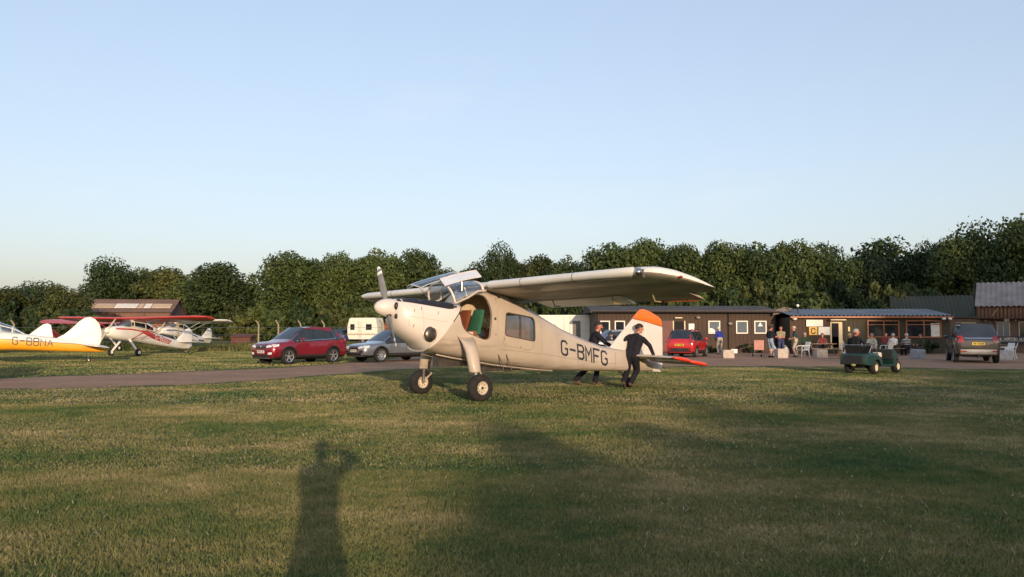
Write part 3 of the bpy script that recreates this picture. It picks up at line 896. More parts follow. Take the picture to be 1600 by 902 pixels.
def hut_b():
    y = 54.0
    H = thing('clubhouse', 'low olive-brown clubhouse with grey corrugated roof and orange-framed windows behind the golf cart', 'clubhouse', (24.0, y, 0))
    x0, x1 = -5.6, 5.0
    w = MB(); w.box(x0, x1, .05, 6.0, 0, 2.40); wall = w.obj('wall', M_OLIVEW, H, 0)
    n = 38; bw = (x1 - x0) / n
    bm0 = MB(); bm0.box(.006, bw - .006, 0, .05, .02, 2.38); me = bm0.mesh('board'); me.materials.append(M_OLIVEW)
    me2 = me.copy(); me2.materials.clear(); me2.materials.append(M_BROWNW)
    for i in range(n):
        b = bpy.data.objects.new('board', me2 if i < 12 else me); col.objects.link(b); b.parent = wall; b.location = (x0 + i * bw, random.uniform(-.008, .008), random.uniform(-.01, .01))
    r = MB(); corrugated(r, (x0 - .1, -.45, 2.52), (x1 + .1, -.45, 2.52), (x0 - .1, 3.0, 3.02), 38, .045)
    corrugated(r, (x1 + .1, 6.4, 2.52), (x0 - .1, 6.4, 2.52), (x1 + .1, 3.0, 3.02), 46, .022)
    ro = r.obj('roof', M_TIN, H, 60)
    g = MB(); g.box(x0 - .1, x1 + .12, -.44, -.38, 2.36, 2.47); g.obj('fascia', M_OFRAME, ro, 0)
    e = MB(); e.prism([(-.44, 2.36), (-.44, 2.50), (3.0, 2.99), (6.4, 2.5), (6.4, 2.36)], x1 + .06, x1 + .12, 'x'); e.obj('barge_board', M_OFRAME, ro, 0)
    window(H, -.5, 1.62, 1.06, 2.22, -.01, M_OFRAME, M_PANE, .08, (.6,), .06, 1.92)
    wd = window(H, 2.05, 4.40, 1.06, 2.22, -.01, M_OFRAME, M_PANE, .08, (3.25,), .06, 1.92)
    bl = MB(); bl.box(3.72, 4.30, -.03, -.015, 1.13, 2.0); bl.obj('white_blind', mat('blind', (.7, .68, .62), .7), wd, 0)
    d = MB(); d.box(-2.88, -2.42, -.06, -.005, .42, 2.02); d.obj('doorway', M_DARKIN, H, 0)
    df = MB(); df.box(-2.96, -2.88, -.10, -.004, .25, 2.1); df.box(-2.42, -2.18, -.12, -.004, .25, 2.1); df.box(-2.96, -2.18, -.11, -.004, 2.02, 2.1)
    df.obj('door_frame', M_CREAMW, H, 0)
    l = MB(); l.box(-3.05, -2.05, -.45, -.02, 2.20, 2.27); l.obj('door_canopy', M_CREAMW, H, 0)
    s = MB(); s.box(-1.78, -1.66, -.08, -.005, 1.48, 1.78); s.obj('wall_light', mat('lamp_yellow', (.8, .6, .25), .5), H, 0)
    for x in (4.35, 4.75):
        f = MB(); f.ball((x, -.5, 2.30), (.13, .12, .09), 12, 8); f.tube([(x, -.2, 2.4), (x, -.5, 2.32)], .02, 6); f.obj('flood_light', M_WFRAME, H)
    f = MB(); f.ball((-5.35, -.25, 2.34), (.16, .12, .13), 12, 8); f.tube([(-5.35, 0, 2.34), (-5.35, -.25, 2.34)], .03, 6); f.obj('round_wall_lamp', M_WFRAME, H)
    wl_ = MB(); wl_.box(-5.55, -.75, -.06, -.004, .02, 1.12); wl_.obj('painted_wall_shade', M_OLIVEW, H, 0)  # tree shade on the lower wall, put in as a darker strip
    # three signs beside the door
    def sign(a, b, z0, z1, label, m_, letter=None, name='sign_board'):
        S = thing(name, label, 'sign', (24.0 + (a + b) / 2, y - .10, (z0 + z1) / 2))
        k = MB(); k.box(-(b - a) / 2, (b - a) / 2, -.02, .03, -(z1 - z0) / 2, (z1 - z0) / 2); bo = k.obj('board', m_, S, 0)
        if letter:
            bv = bvh_of(bo.data); lt = letters_on(bv, letter, (-.12, -.17), (.12, -.17), .34, 'x' if 0 else 'y', -1, 1.2, .004); lt.obj('letter', M_BLACK, S, 0)
        return S
    sign(-4.55, -3.45, 1.80, 2.24, 'wide blank white board, uppermost of three signs by the clubhouse door', M_WFRAME)
    sign(-4.38, -3.83, 1.24, 1.77, 'yellow square sign with a black letter C, below the wide white board', mat('sign_yellow', (.80, .45, .05), .5, var=.05), 'C')
    sign(-3.76, -2.98 - .02, 1.24, 1.77, 'white board right of the yellow letter C sign', M_WFRAME)
    # pole with a white ball lamp
    P = thing('lamp_post', 'thin dark pole with a white ball lamp above the passage between the huts', 'lamp', (19.15, 54.6, 0))
    k = MB(); k.tube([(0, 0, 0), (0, 0, 3.1)], .03, 8); k.obj('pole', M_BLACK, P)
    k = MB(); k.ball((0, 0, 3.2), .10, 14, 10); k.obj('globe', M_WFRAME, P, 60)
hut_b()

def barn():
    H = thing('barn', 'brown boarded barn with pale corrugated roof at the right edge', 'barn', (32.55, 57.0, 0), R(-29))
    x0, x1 = 0.0, 14.0
    w = MB(); w.box(x0 + .2, x1, .6, 9, 0, 2.45); w.obj('lower_wall', mat('brick_brown', (.15, .10, .07), .85, scale=3, c2=(.10, .07, .05)), H, 0)
    u = MB(); u.box(x0, x1, .03, 9, 2.40, 3.22); uo = u.obj('upper_wall', M_BROWNW, H, 0)
    n = 62; bw = (x1 - x0) / n
    bm0 = MB(); bm0.box(.012, bw - .05, -.03, .03, 2.36, 3.2); me = bm0.mesh('plank'); me.materials.append(mat('plank_brown', (.17, .085, .045), .75, scale=3, c2=(.11, .055, .03)))
    for i in range(n):
        b = bpy.data.objects.new('plank', me); col.objects.link(b); b.parent = uo; b.location = (x0 + i * bw, random.uniform(-.012, .012), random.uniform(-.03, .02))
    r = MB(); corrugated(r, (x0 - .15, -.2, 3.22), (x1, -.2, 3.22), (x0 + .05, 3.6, 5.05), 44, .04)
    corrugated(r, (x1, 7.4, 3.22), (x0 - .15, 7.4, 3.22), (x1, 3.6, 5.05), 44, .04)
    r.obj('roof', M_ASBESTOS, H, 60)
    g = MB(); g.prism([(-.2, 3.18), (7.4, 3.18), (3.6, 5.0)], x0 + .02, x0 + .08, 'x'); g.obj('gable_end', M_ASBESTOS, H, 0)
    for a, b, m_ in [(1.15, 1.95, M_PANE_BLUE), (2.45, 3.6, M_PANE), (5.2, 6.9, M_PANE)]:
        window(H, a, b, 1.0, 2.15, .58, mat('frame_tan', (.45, .36, .26), .6), m_, .07, ((a + b) / 2,))
    bd = MB(); bd.tube([(.85, -.07, 2.5), (1.25, -.07, 3.1)], .035, 6); bd.obj('brace', mat('brace_tan', (.38, .24, .12), .7), H)
    for x in (1.75, 4.4):
        f = MB(); f.box(x - .15, x + .15, .38, .6, 2.20, 2.38); f.obj('flood_light', M_WFRAME, H, 0)
    # string of bulbs along the wall
    S = thing('string_lights', 'string of small white bulbs along the barn wall above the dark banner', 'lights', (32.55, 57.0, 0), R(-29))
    c = MB(); c.tube([(x, .45 + .05 * math.sin(x * 3), 2.28 + .05 * math.cos(x * 2.2)) for x in np.linspace(-.2, 9.0, 40)], .008, 5); c.obj('cable', M_BLACK, S)
    bme = MB().ball((0, 0, 0), .045, 8, 6).mesh('bulb'); bme.materials.append(M_WFRAME)
    for x in np.linspace(-.1, 8.9, 16):
        b = bpy.data.objects.new('bulb', bme); col.objects.link(b); b.parent = S; b.location = (x, .45 + .05 * math.sin(x * 3), 2.22 + .05 * math.cos(x * 2.2))
    # low wall between clubhouse and barn
    L = thing('link_building', 'plain brown lean-to wall joining the clubhouse and the barn, behind the parked dark car', 'building', (30.6, 57.2, 0))
    k = MB(); k.box(-1.5, 2.3, 0, 3, 0, 2.4); k.obj('wall', mat('brick_brown', (.15, .10, .07), .85), L, 0)
    k = MB(); k.box(-1.5, 2.3, -.2, 3, 2.42, 2.5); k.obj('roof', M_FELT, L, 0)
    window(L, .5, 1.9, 1.1, 2.1, -.01, mat('frame_tan', (.45, .36, .26), .6), M_PANE, .06, (1.2,))
    # banner
    B = thing('beer_banner', 'black banner reading HOOK NORTON ALES on the barn wall beside the parked dark car', 'banner', (33.72 + .26, 56.37 + .42, .92), R(-29))
    k = MB(); k.box(-.75, 3.2, 0, .03, -.34, .20); bo = k.obj('cloth', M_BLACK, B, 0)
    bv = bvh_of(bo.data)
    lt = letters_on(bv, 'HOOK NORTON ALES', (-.42, -.04), (1.62, -.04), .145, 'y', -1, 1.0, .006); lt.obj('lettering', M_WFRAME, B, 0)
    st_ = MB(); st_.box(-.1, 1.4, -.012, -.004, -.12, -.095); st_.obj('small_print_line', M_WFRAME, B, 0)
    # green-roofed shed further back
    G = thing('green_shed', 'dark green corrugated shed roof behind the clubhouse, left of the barn', 'shed', (35.0, 64.5, 0), R(-22))
    k = MB(); k.box(-4.2, 3.2, .3, 5.0, 0, 2.6); k.obj('wall', M_GREENTIN, G, 0)
    r = MB(); corrugated(r, (-4.5, 0, 2.5), (3.2, 0, 2.5), (-4.5, 2.6, 4.42), 26, .04)
    corrugated(r, (3.2, 5.2, 2.5), (-4.5, 5.2, 2.5), (3.2, 2.6, 4.42), 26, .04)
    r.obj('roof', M_GREENTIN, G, 60)
barn()

def left_hangar():
    d = 98.0
    H = thing('brown_hangar', 'long brown hangar with pale skylight strips in its roof, behind the parked aeroplanes', 'hangar', (-44.2, d, ground_z(-44, d)), R(8))
    m_w = mat('hangar_brown', (.20, .105, .07), .8, scale=.5, c2=(.15, .08, .055))
    m_r = mat('hangar_roof', (.20, .125, .095), .85, scale=.6, c2=(.14, .09, .07))
    x0, x1, D = -8.0, 3.0, 7.0
    w = MB(); w.box(x0, x1, 0, D, 0, 3.25)
    w.prism([(0, 3.25), (D, 3.25), (D / 2, 4.6)], x1 - .02, x1, 'x'); w.obj('wall', m_w, H, 0)
    r = MB(); corrugated(r, (x0 - .2, -.3, 3.22), (x1 + .2, -.3, 3.22), (x0 - .2, D / 2, 4.9), 40, .04)
    corrugated(r, (x1 + .2, D + .3, 3.22), (x0 - .2, D + .3, 3.22), (x1 + .2, D / 2, 4.9), 40, .04)
    ro = r.obj('roof', m_r, H, 60)
    sl = (4.9 - 3.22) / (D / 2 + .3)
    cols = [(.55, .42, .26), (.50, .36, .22), (.75, .70, .62), (.55, .40, .25), (.78, .74, .66), (.58, .42, .27)]
    xs = [(-8.0, -6.2), (-6.1, -3.9), (-3.8, -1.2), (-1.1, -.5), (-.4, .4), (.5, 2.7)]
    for i, (a, b) in enumerate(xs):
        s = MB(); y0, y1 = .9, 2.0
        s.add([(a, y0, 3.31 + (y0 + .3) * sl), (b, y0, 3.31 + (y0 + .3) * sl), (b, y1, 3.31 + (y1 + .3) * sl), (a, y1, 3.31 + (y1 + .3) * sl),
               (a, y0, 3.24 + (y0 + .3) * sl), (b, y0, 3.24 + (y0 + .3) * sl), (b, y1, 3.24 + (y1 + .3) * sl), (a, y1, 3.24 + (y1 + .3) * sl)],
              [(0, 1, 2, 3), (7, 6, 5, 4), (0, 4, 5, 1), (2, 6, 7, 3), (1, 5, 6, 2), (0, 3, 7, 4)])
        s.obj('skylight', mat('skylight_%d' % i, cols[i], .5, var=.08), ro, 0)
    dr = MB(); dr.box(-6.6, -3.4, -.06, -.01, 0, 2.7); dr.obj('doorway', mat('hangar_dark', (.035, .03, .035), .8), H, 0)
    for x in (-3.3, .0, 2.9):
        p = MB(); p.box(x - .06, x + .06, -.07, -.01, 0, 3.2); p.obj('door_post', mat('post_dark', (.1, .06, .045), .8), H, 0)
    l = MB(); l.ball((-7.0, -.2, 2.95), .18, 10, 8); l.obj('wall_lamp', M_WFRAME, H)
    s = MB(); s.box(x1 + .01, x1 + .06, 1.0, 5.5, .2, 2.4); s.obj('end_door', mat('end_grey', (.25, .2, .17), .7), H, 0)
left_hangar()

def container():
    C = thing('white_cabin', 'white portable cabin with an open grey doorway behind the beige aeroplane', 'cabin', (4.35, 60.5, 0), R(0))
    x0, x1 = -3.6, 1.75
    k = MB(); k.box(x0, x1, 0, 2.4, .15, 2.60); k.obj('wall', mat('cabin_white', (.76, .73, .66), .6, var=.05), C, 0)
    k = MB(); k.box(x0 - .05, x1 + .05, -.05, 2.45, 2.60, 2.68); k.obj('roof', M_WFRAME, C, 0)
    k = MB(); k.box(.15, .72, -.03, -.005, .2, 2.25); k.obj('doorway', mat('doorway_grey', (.20, .18, .17), .8), C, 0)
    k = MB(); k.box(-2.3, -1.6, -.03, -.005, 1.3, 2.2); k.obj('shutter', mat('shutter_white', (.62, .58, .5), .6), C, 0)
    k = MB(); k.box(-1.25, -1.08, -.03, -.005, 1.7, 2.0); k.obj('notice', mat('notice_tan', (.6, .42, .28), .6), C, 0)
    for x in (-.5, -2.5, -.05): 
        k = MB(); k.box(x - .02, x + .02, -.02, -.003, .2, 2.55); k.obj('panel_joint', mat('joint', (.5, .46, .4), .7), C, 0)
    for x in (-3.2, 1.4):
        k = MB(); k.box(x - .2, x + .2, .2, 2.2, 0, .15); k.obj('support', M_DARKIN, C, 0)
container()

def fence():
    """concrete posts with cranked tops and wire, each post a part of the fence"""
    y = 66.0
    F = thing('post_fence', 'wire fence on cranked concrete posts along the far edge behind the red crossover', 'fence', (0, y, 0))
    pm = MB(); pm.tube([(0, 0, 0), (0, 0, 1.95), (-.06, -.02, 2.1), (-.22, -.08, 2.32)], [.075, .07, .065, .05], 8); me = pm.mesh('post')
    me.materials.append(mat('concrete_post', (.32, .27, .18), .9, scale=5, var=.15)); shade(me, 60)
    xs = [-40.3, -33.6, -27.0, -20.5, -18.9, -17.1, -15.2, -10.5, -8.2]
    for x in xs:
        p = bpy.data.objects.new('post', me); col.objects.link(p); p.parent = F; p.location = (x, 0, ground_z(x, y))
    for z in (.6, 1.15, 1.75):
        w = MB(); w.tube([(x, 0, z + ground_z(x, y)) for x in xs], .012, 5); w.obj('wire', M_STEEL, F)
    # low rusty brown sheds and a stack behind the fence
    for nm, x, yy, wd, dp, h, c, lab, cat in [
        ('rusty_shed', -20.7, 83.0, 6.0, 2.5, .95, (.20, .085, .045), 'long low rust-orange shed behind the fence posts above the red crossover', 'shed'),
        ('rusty_container', -14.9, 84.6, 4.4, 2.0, 1.75, (.28, .10, .045), 'rust-orange container standing behind the caravan', 'container'),
        ('red_brick_store', -23.6, 71.0, 1.7, 1.5, .85, (.13, .05, .035), 'small red-brown box store behind the long grass, left of the red crossover', 'shed')]:
        S = thing(nm, lab, cat, (x, yy, ground_z(x, yy)))
        k = MB(); k.box(-wd / 2, wd / 2, 0, dp, 0, h); k.obj('wall', mat(nm + '_m', c, .8, scale=1.5, var=.2), S, 0)
        r = MB(); r.loft([[(xx, yy2, z) for yy2, z in ((-.15, h), (-.15, h + .06), (dp / 2, h + .3), (dp + .15, h + .06), (dp + .15, h))] for xx in (-wd / 2 - .1, wd / 2 + .1)])
        r.obj('roof', mat(nm + '_r', tuple(q * .8 for q in c), .85), S, 0)
fence()

# ------------------------------------------------------------------ the silver-beige high-wing aeroplane
def ring(xb, zb, xt, zt, w, nb=3.0, nt=3.0, n=40, top=1.0):
    """closed section between a bottom and a top point; w half width, top narrows the upper part"""
    out = []
    for k in range(n):
        a = 2 * math.pi * (k + 0.5) / n
        c, s = math.cos(a), math.sin(a)
        e = 2.0 / (nt if s > 0 else nb)
        u = math.copysign(abs(c) ** e, c); v = math.copysign(abs(s) ** e, s)
        t = (v + 1) / 2
        out.append((xb + (xt - xb) * t, u * w * (1 - (1 - top) * max(0.0, v)), zb + (zt - zb) * t))
    return out

def airfoil(chord, thick, n=12):
    """(x back from the leading edge, z) pairs running round the section"""
    up = []; lo = []
    for i in range(n + 1):
        x = (1 - math.cos(math.pi * i / n)) / 2
        y = 5 * thick * (0.2969 * math.sqrt(x) - 0.126 * x - 0.3516 * x ** 2 + 0.2843 * x ** 3 - 0.1015 * x ** 4)
        cam_l = 0.045 * (1 - (2 * x - 0.8) ** 2 / 1.6) if x > 0 else 0.0
        up.append((x * chord, (y * 1.15 + cam_l * 0.6) * chord)); lo.append((x * chord, (-y * 0.75 + cam_l * 0.3) * chord))
    return up[::-1] + lo[1:-1]

def wing_mesh(sections, n=12):
    """sections: (y, x_le, z_le, chord, thick, incidence)"""
    rings = []
    for y, xl, zl, c, th, inc in sections:
        r = []
        for dx, dz in airfoil(c, th, n):
            ca, sa = math.cos(inc), math.sin(inc)
            r.append((xl - dx * ca + dz * sa * 0, y, zl + dz * ca - dx * sa))
        rings.append(r)
    return MB().loft(rings)

def wheel_parts(parent, c, r, w, rim_r, tyre_m, rim_m, hub_m=None, flat=0.0, bolts=0, name='wheel'):
    """tyre, rim and hub of one wheel whose axle runs along y"""
    x, y, z = c
    t = MB()
    prof = []
    for k in range(13):
        a = math.pi * (k / 12.0 - 0.5) * 1.0
        prof.append((rim_r + (r - rim_r) * (abs(math.cos(a)) ** 0.55), w / 2 * math.sin(a) * (1.0 + 0.12 * math.cos(a))))
    t.lathe([(rim_r, -w * .42)] + prof + [(rim_r, w * .42)], 32, c)
    if flat:
        t.v = [(p[0] + (p[0] - x) * 0.05 * max(0, (z - p[2]) / r), p[1], max(p[2], z - r + flat)) for p in t.v]
    o = t.obj(name, tyre_m, parent, 50)
    m = MB()
    m.lathe([(rim_r * 1.02, -w * .40), (rim_r * 1.02, w * .40), (rim_r * .9, w * .42), (rim_r * .78, w * .30), (rim_r * .5, w * .26), (rim_r * .3, w * .36), (0.001, w * .36)], 24, c)
    m.lathe([(rim_r * 1.02, -w * .40), (rim_r * .9, -w * .42), (rim_r * .78, -w * .30), (rim_r * .5, -w * .26), (rim_r * .3, -w * .36), (0.001, -w * .36)], 24, c)
    m.obj('rim', rim_m, o, 40)
    if bolts:
        b = MB()
        for k in range(bolts):
            a = 2 * math.pi * k / bolts
            p = Vector((x + rim_r * .62 * math.cos(a), y, z + rim_r * .62 * math.sin(a)))
            for s in (1, -1):
                b.tube([p + Vector((0, s * w * .2, 0)), p + Vector((0, s * w * .31, 0))], rim_r * .09, 6)
        for s in (1, -1):
            b.tube([(x, y + s * w * .3, z), (x, y + s * w * .42, z)], rim_r * .2, 10)
        b.obj('hub_bolts', hub_m or M_DARKSTEEL, o)
    return o

AIR = thing('high_wing_aeroplane', 'beige and white high-wing taildragger lettered G-BMFG, cabin door open, being pushed by its tail', 'aeroplane',
            (-1.45, 18.68, 0.0), R(216.26))

def build_main_aircraft():
    A = AIR
    # ---- cowling
    cr = [ring(1.50, 1.78, 1.47, 2.185, .24, 2.2, 2.2), ring(1.49, 1.66, 1.44, 2.215, .33, 2.2, 2.3), ring(1.40, 1.53, 1.36, 2.235, .41, 2.3, 2.5),
          ring(1.22, 1.37, 1.20, 2.24, .48, 2.5, 2.7), ring(1.00, 1.25, .95, 2.235, .53, 2.7, 2.9), ring(.92, 1.18, .55, 2.205, .565, 2.9, 3.1),
          ring(.83, 1.10, .16, 2.165, .595, 3.0, 3.3), ring(.79, 1.085, -.10, 2.13, .608, 3.1, 3.4)]
    cow_me = MB().loft(cr).mesh('cowl')
    bv_c = bvh_of(cow_me)
    cowl = link_mesh('engine_cowling', cow_me, M_WHITE, A, 40)
    # lower lip that rolls outward behind the cowling
    lip = MB()
    lp = [(x + .012, y * 1.015, z - .012) for (x, y, z) in ring(.80, 1.085, .80, 2.2, .60, 3.0, 3.0) if z < 1.30]
    lp.sort(key=lambda p: p[1])
    lip.tube(lp, .014, 6)
    lip.obj('cowl_lip', M_WHITE, cowl)
    pan = MB()
    patch(pan, bv_c, [(1.40, .17), (.12, .44), (.12, -.44), (1.40, -.17)], 'z', 1, .006, 20, 14)
    for s_ in (1, -1):
        for (xa, za, ya, xb_, zb_, yb) in [(1.44, 2.165, 2.205, 1.20, 2.135, 2.225), (1.20, 2.135, 2.225, .90, 2.09, 2.222), (.90, 2.09, 2.222, .60, 2.045, 2.20), (.60, 2.045, 2.20, .32, 2.005, 2.165), (.32, 2.005, 2.165, .20, 2.015, 2.13), (.20, 2.015, 2.13, .15, 2.05, 2.09)]:
            patch(pan, bv_c, [(xa, za), (xb_, zb_), (xb_, yb), (xa, ya)], 'y', s_, .005, 4, 8)
    pan.obj('anti_glare_panel', M_BLACK, cowl, 60)
    for s in (1, -1):
        ex = MB(); ex.ball((.80, s * .545, 1.45), (.18, .085, .17), 24, 14, Matrix.Rotation(R(s * 12), 3, 'Z')); eo = ex.obj('exhaust_outlet', M_DARKSTEEL, cowl, 60)
        rm = MB(); rm.tube([(.80 + .165 * math.cos(a), s * (.560 - .04 * math.cos(a)), 1.45 + .155 * math.sin(a)) for a in [2 * math.pi * q / 24 for q in range(25)]], .010, 6); rm.obj('outlet_rim', M_WHITE, eo)
    for s_ in (1, -1):
        tl = MB()
        e_ = [p for p in cr[-1] if p[1] * s_ > 0 and p[2] > 1.55]
        e_.sort(key=lambda p: p[2])
        tl.tube([(p[0] + .006, p[1] + s_ * .003, p[2]) for p in e_], .010, 6); tl.obj('cowl_edge_strip', M_BLACK, cowl)
    for s_ in (1, -1):
        for q_ in ([(1.30, 2.05), (1.27, 1.62)], [(1.40, 1.86), (1.0, 1.80), (.42, 1.72)], [(.98, 2.06), (.95, 1.38)]):
            sm_ = MB()
            for a, b in zip(q_[:-1], q_[1:]):
                a = Vector(a); b = Vector(b); d_ = b - a; nn = Vector((-d_.y, d_.x)).normalized() * .0028
                patch(sm_, bv_c, [a + nn, b + nn, b - nn, a - nn], 'y', s_, .003, 8, 1)
            sm_.obj('cowl_seam', mat('cowl_seam_grey', (.36, .30, .25), .6), cowl)
    marks = MB()
    for (mx, mz) in [(1.18, 1.93), (1.02, 1.97), (.63, 1.88), (1.2, 1.6)]:
        patch(marks, bv_c, [(mx, mz), (mx - .015, mz), (mx - .035, mz + .07), (mx - .02, mz + .07)], 'y', 1, .004, 1, 3)
    marks.obj('cowl_fasteners', mat('grime', (.2, .15, .12), .6), cowl)
    for (iy, iz, iw, ih) in [(.235, 2.06, .05, .085), (.25, 1.84, .05, .06), (-.235, 2.06, .05, .085), (-.25, 1.84, .05, .06)]:
        it = MB(); it.ball((1.475, iy, iz), (.05, iw, ih), 14, 10); it.obj('air_intake', M_BLACK, cowl)
    # ---- spinner and propeller
    hub = Vector((1.52, 0, 2.02)); ax = Vector((1, 0, .06)).normalized()
    Msp = Matrix.Translation(hub) @ ax.to_track_quat('X', 'Z').to_matrix().to_4x4()
    sp = MB()
    prof = [(.001, .36), (.035, .352), (.085, .325), (.135, .27), (.175, .19), (.20, .09), (.208, -.02), (.20, -.06), (.001, -.06)]
    sp.lathe(prof, 32, (0, 0, 0), 'x')
    sp.v = [tuple(Msp @ Vector(p)) for p in sp.v]
    spo = sp.obj('spinner', M_WHITE, A, 60)
    for bi, ang in enumerate((-31, 149)):
        up = Vector((0, math.sin(R(ang)), math.cos(R(ang))))
        sd = Vector((0, math.cos(R(ang)), -math.sin(R(ang))))
        rings = []; rings_tip = []
        for i in range(15):
            t = i / 14.0
            rad = .12 + t * (.97 if bi == 0 else .86)
            ch = (.05 + .10 * min(1, t / .3) if t < .3 else .15 - .035 * ((t - .3) / .7)) * (1.0 if t < .9 else math.sqrt(max(.12, 1 - ((t - .9) / .1) ** 2 * .85)))
            tw = R(50 - 32 * t)
            th = .036 * (1 - .7 * t)
            cd = sd * math.cos(tw) + Vector((1, 0, 0)) * math.sin(tw) * -1
            nd = up.cross(cd)
            c0 = Vector((.05, 0, 0)) + up * rad
            r = [Msp @ (c0 + cd * ch * .55 * math.cos(a) + nd * th * math.sin(a)) for a in [2 * math.pi * q / 12 for q in range(12)]]
            rings.append(r)
        bl = MB(); bl.loft(rings); bo = bl.obj('propeller_blade', M_PROP, A, 40)
        tp = MB()
        for a_, b_ in ((11, 12), (13, 14)):
            cen = lambda rr: sum((Vector(p) for p in rr), Vector()) / len(rr)
            grow = lambda rr: [cen(rr) + (Vector(p) - cen(rr)) * 1.03 + Vector((0, 0, 0)) for p in rr]
            tp.loft([grow(rings[a_]), grow(rings[b_])])
        tp.obj('tip_stripes', mat('white_stripe', (.8, .78, .74), .5), bo)
        hb = MB(); hb.ball(Msp @ (Vector((.05, 0, 0)) + up * .175), (.065, .065, .055), 12, 8); hb.obj('blade_root', M_BLACK, bo)
    # ---- fuselage shell with door and window openings
    st = [(.785, 1.09, -.105, 2.125, .603, 3.1, 3.4, 1), (.40, 1.0, -.19, 2.24, .632, 3.3, 4.2, .97), (-.20, .88, -.32, 2.40, .655, 3.6, 5.0, .95), (-.6, .81, -.6, 2.46, .66, 3.8, 5.0, .94),
          (-1.1, .735, -1.1, 2.43, .655, 3.8, 5.0, .93), (-1.6, .67, -1.6, 2.27, .63, 3.8, 5.0, .93), (-2.1, .61, -2.1, 2.03, .585, 3.8, 5.0, .92), (-2.6, .555, -2.6, 1.80, .525, 3.8, 5.0, .90),
          (-3.12, .525, -3.12, 1.575, .455, 3.8, 5.0, .88), (-3.9, .50, -3.9, 1.31, .36, 3.6, 5.0, .87), (-4.54, .48, -4.54, 1.13, .285, 3.4, 5.0, .86), (-5.3, .46, -5.3, 1.03, .20, 3.2, 4.5, .85),
          (-6.0, .435, -6.0, .95, .115, 3.0, 4, .85), (-6.6, .42, -6.6, .66, .045, 2.6, 3, .85)]
    fb = MB(); fb.loft([ring(*s[:7], 48, s[7]) for s in st])
    fme = fb.mesh('fuselage')
    bv = bvh_of(fme)
    fme.materials.append(M_BEIGE); fme.materials.append(M_CREAM)
    tmp = bpy.data.objects.new('tmp', fme); col.objects.link(tmp)
    sm = tmp.modifiers.new('s', 'SOLIDIFY'); sm.thickness = .028; sm.offset = -1; sm.material_offset = 1
    shell = evaluated(tmp); bpy.data.objects.remove(tmp)
    def rounded(pts, rad=.1, n=5):
        out = []
        m = len(pts)
        for i in range(m):
            p = Vector(pts[i]); a = (Vector(pts[i - 1]) - p); b = (Vector(pts[(i + 1) % m]) - p)
            ra = min(rad, a.length * .45, b.length * .45)
            p0 = p + a.normalized() * ra; p1 = p + b.normalized() * ra
            for k in range(n + 1):
                t = k / n
                out.append(tuple((p0 * (1 - t) ** 2 + p * 2 * t * (1 - t) + p1 * t * t)))
        return out
    door = rounded([(.10, 2.04), (-.30, 2.35), (-.60, 2.33), (-.76, 1.95), (-.68, 1.36), (-.55, 1.33), (.01, 1.53)], .2)
    win = rounded([(-1.17, 1.95), (-2.0, 1.84), (-2.06, 1.77), (-2.05, 1.27), (-1.12, 1.42)], .07)
    top = [(.55, 2.6), (.08, 2.05 + .05), (-.02, 2.12), (-.42, 2.405), (-.62, 2.41), (-.62, 3.0), (.55, 3.0)]
    shell = cut(shell, [MB().prism(door, .25, 1.2), MB().prism(win, .25, 1.2), MB().prism(win, -1.2, -.25),
                        MB().prism([(.02, 2.135), (-.38, 2.43), (-.58, 2.43), (-.58, 3.0), (.5, 3.0), (.5, 2.16)], -.53, .53)])
    # remove the front bulkhead? it stays: firewall between engine and cabin
    fus = link_mesh('fuselage', shell, [] , A, 32)
    # window panes and frames
    for s in (1, -1):
        gp = MB()
        patch(gp, bv, [(-1.14, 1.96), (-2.07, 1.84), (-2.07, 1.26), (-1.10, 1.42)], 'y', s, -.016, 6, 5)
        g = gp.obj('window', M_GLASS, fus, 60)
        fr = MB()
        for a, b in zip(win, win[1:] + win[:1]):
            d = (Vector(b) - Vector(a))
            if d.length < 1e-4: continue
            n = Vector((-d.y, d.x)).normalized() * .012
            patch(fr, bv, [Vector(a) + n, Vector(b) + n, Vector(b) - n, Vector(a) - n], 'y', s, .005, 2, 1)
        patch(fr, bv, [(-1.60, 1.90), (-1.625, 1.90), (-1.615, 1.34), (-1.59, 1.34)], 'y', s, .004, 1, 4)
        fr.obj('window_frame', mat('dark_trim', (.10, .075, .06), .5), g)
    # door edge seal
    fr = MB()
    for a, b in zip(door, door[1:] + door[:1]):
        d = (Vector(b) - Vector(a))
        if d.length < 1e-4: continue
        n = Vector((-d.y, d.x)).normalized()
        if n.dot(Vector(a) - Vector((-.35, 1.85))) < 0: n = -n
        patch(fr, bv, [Vector(a) + n * .018, Vector(b) + n * .018, Vector(b) - n * .0, Vector(a) - n * .0], 'y', 1, .004, 2, 1)
    fr.obj('door_seal', mat('dark_trim', (.10, .075, .06), .5), fus)
    # rear door outline below the window, panel seams, black line along cowl end
    sm = MB()
    def seam(pts, w=.007, n=6, off=.004):
        for a, b in zip(pts[:-1], pts[1:]):
            a = Vector(a); b = Vector(b); d = b - a; nn = Vector((-d.y, d.x)).normalized() * w
            patch(sm, bv, [a + nn, b + nn, b - nn, a - nn], 'y', 1, off, n, 1)
    seam([(-1.10, 1.40), (-1.08, 1.24), (-1.13, 1.19), (-1.85, 1.06), (-1.98, 1.10), (-2.02, 1.26)], .004)
    seam([(-5.02, 1.02), (-4.98, .49)], .006)
    for xx, z0_, z1_ in [(-.92, .86, 2.2), (-2.28, .66, 1.84), (-2.86, .60, 1.60), (-3.55, .57, 1.36), (-4.25, .54, 1.14)]:
        seam([(xx, z1_), (xx, z0_)], .003)
    seam([(-.95, 1.10), (-2.28, .97), (-3.55, .80), (-4.98, .66)], .003)
    sm.obj('panel_seams', mat('seam_brown', (.26, .19, .13), .6), fus)
    ws = MB()
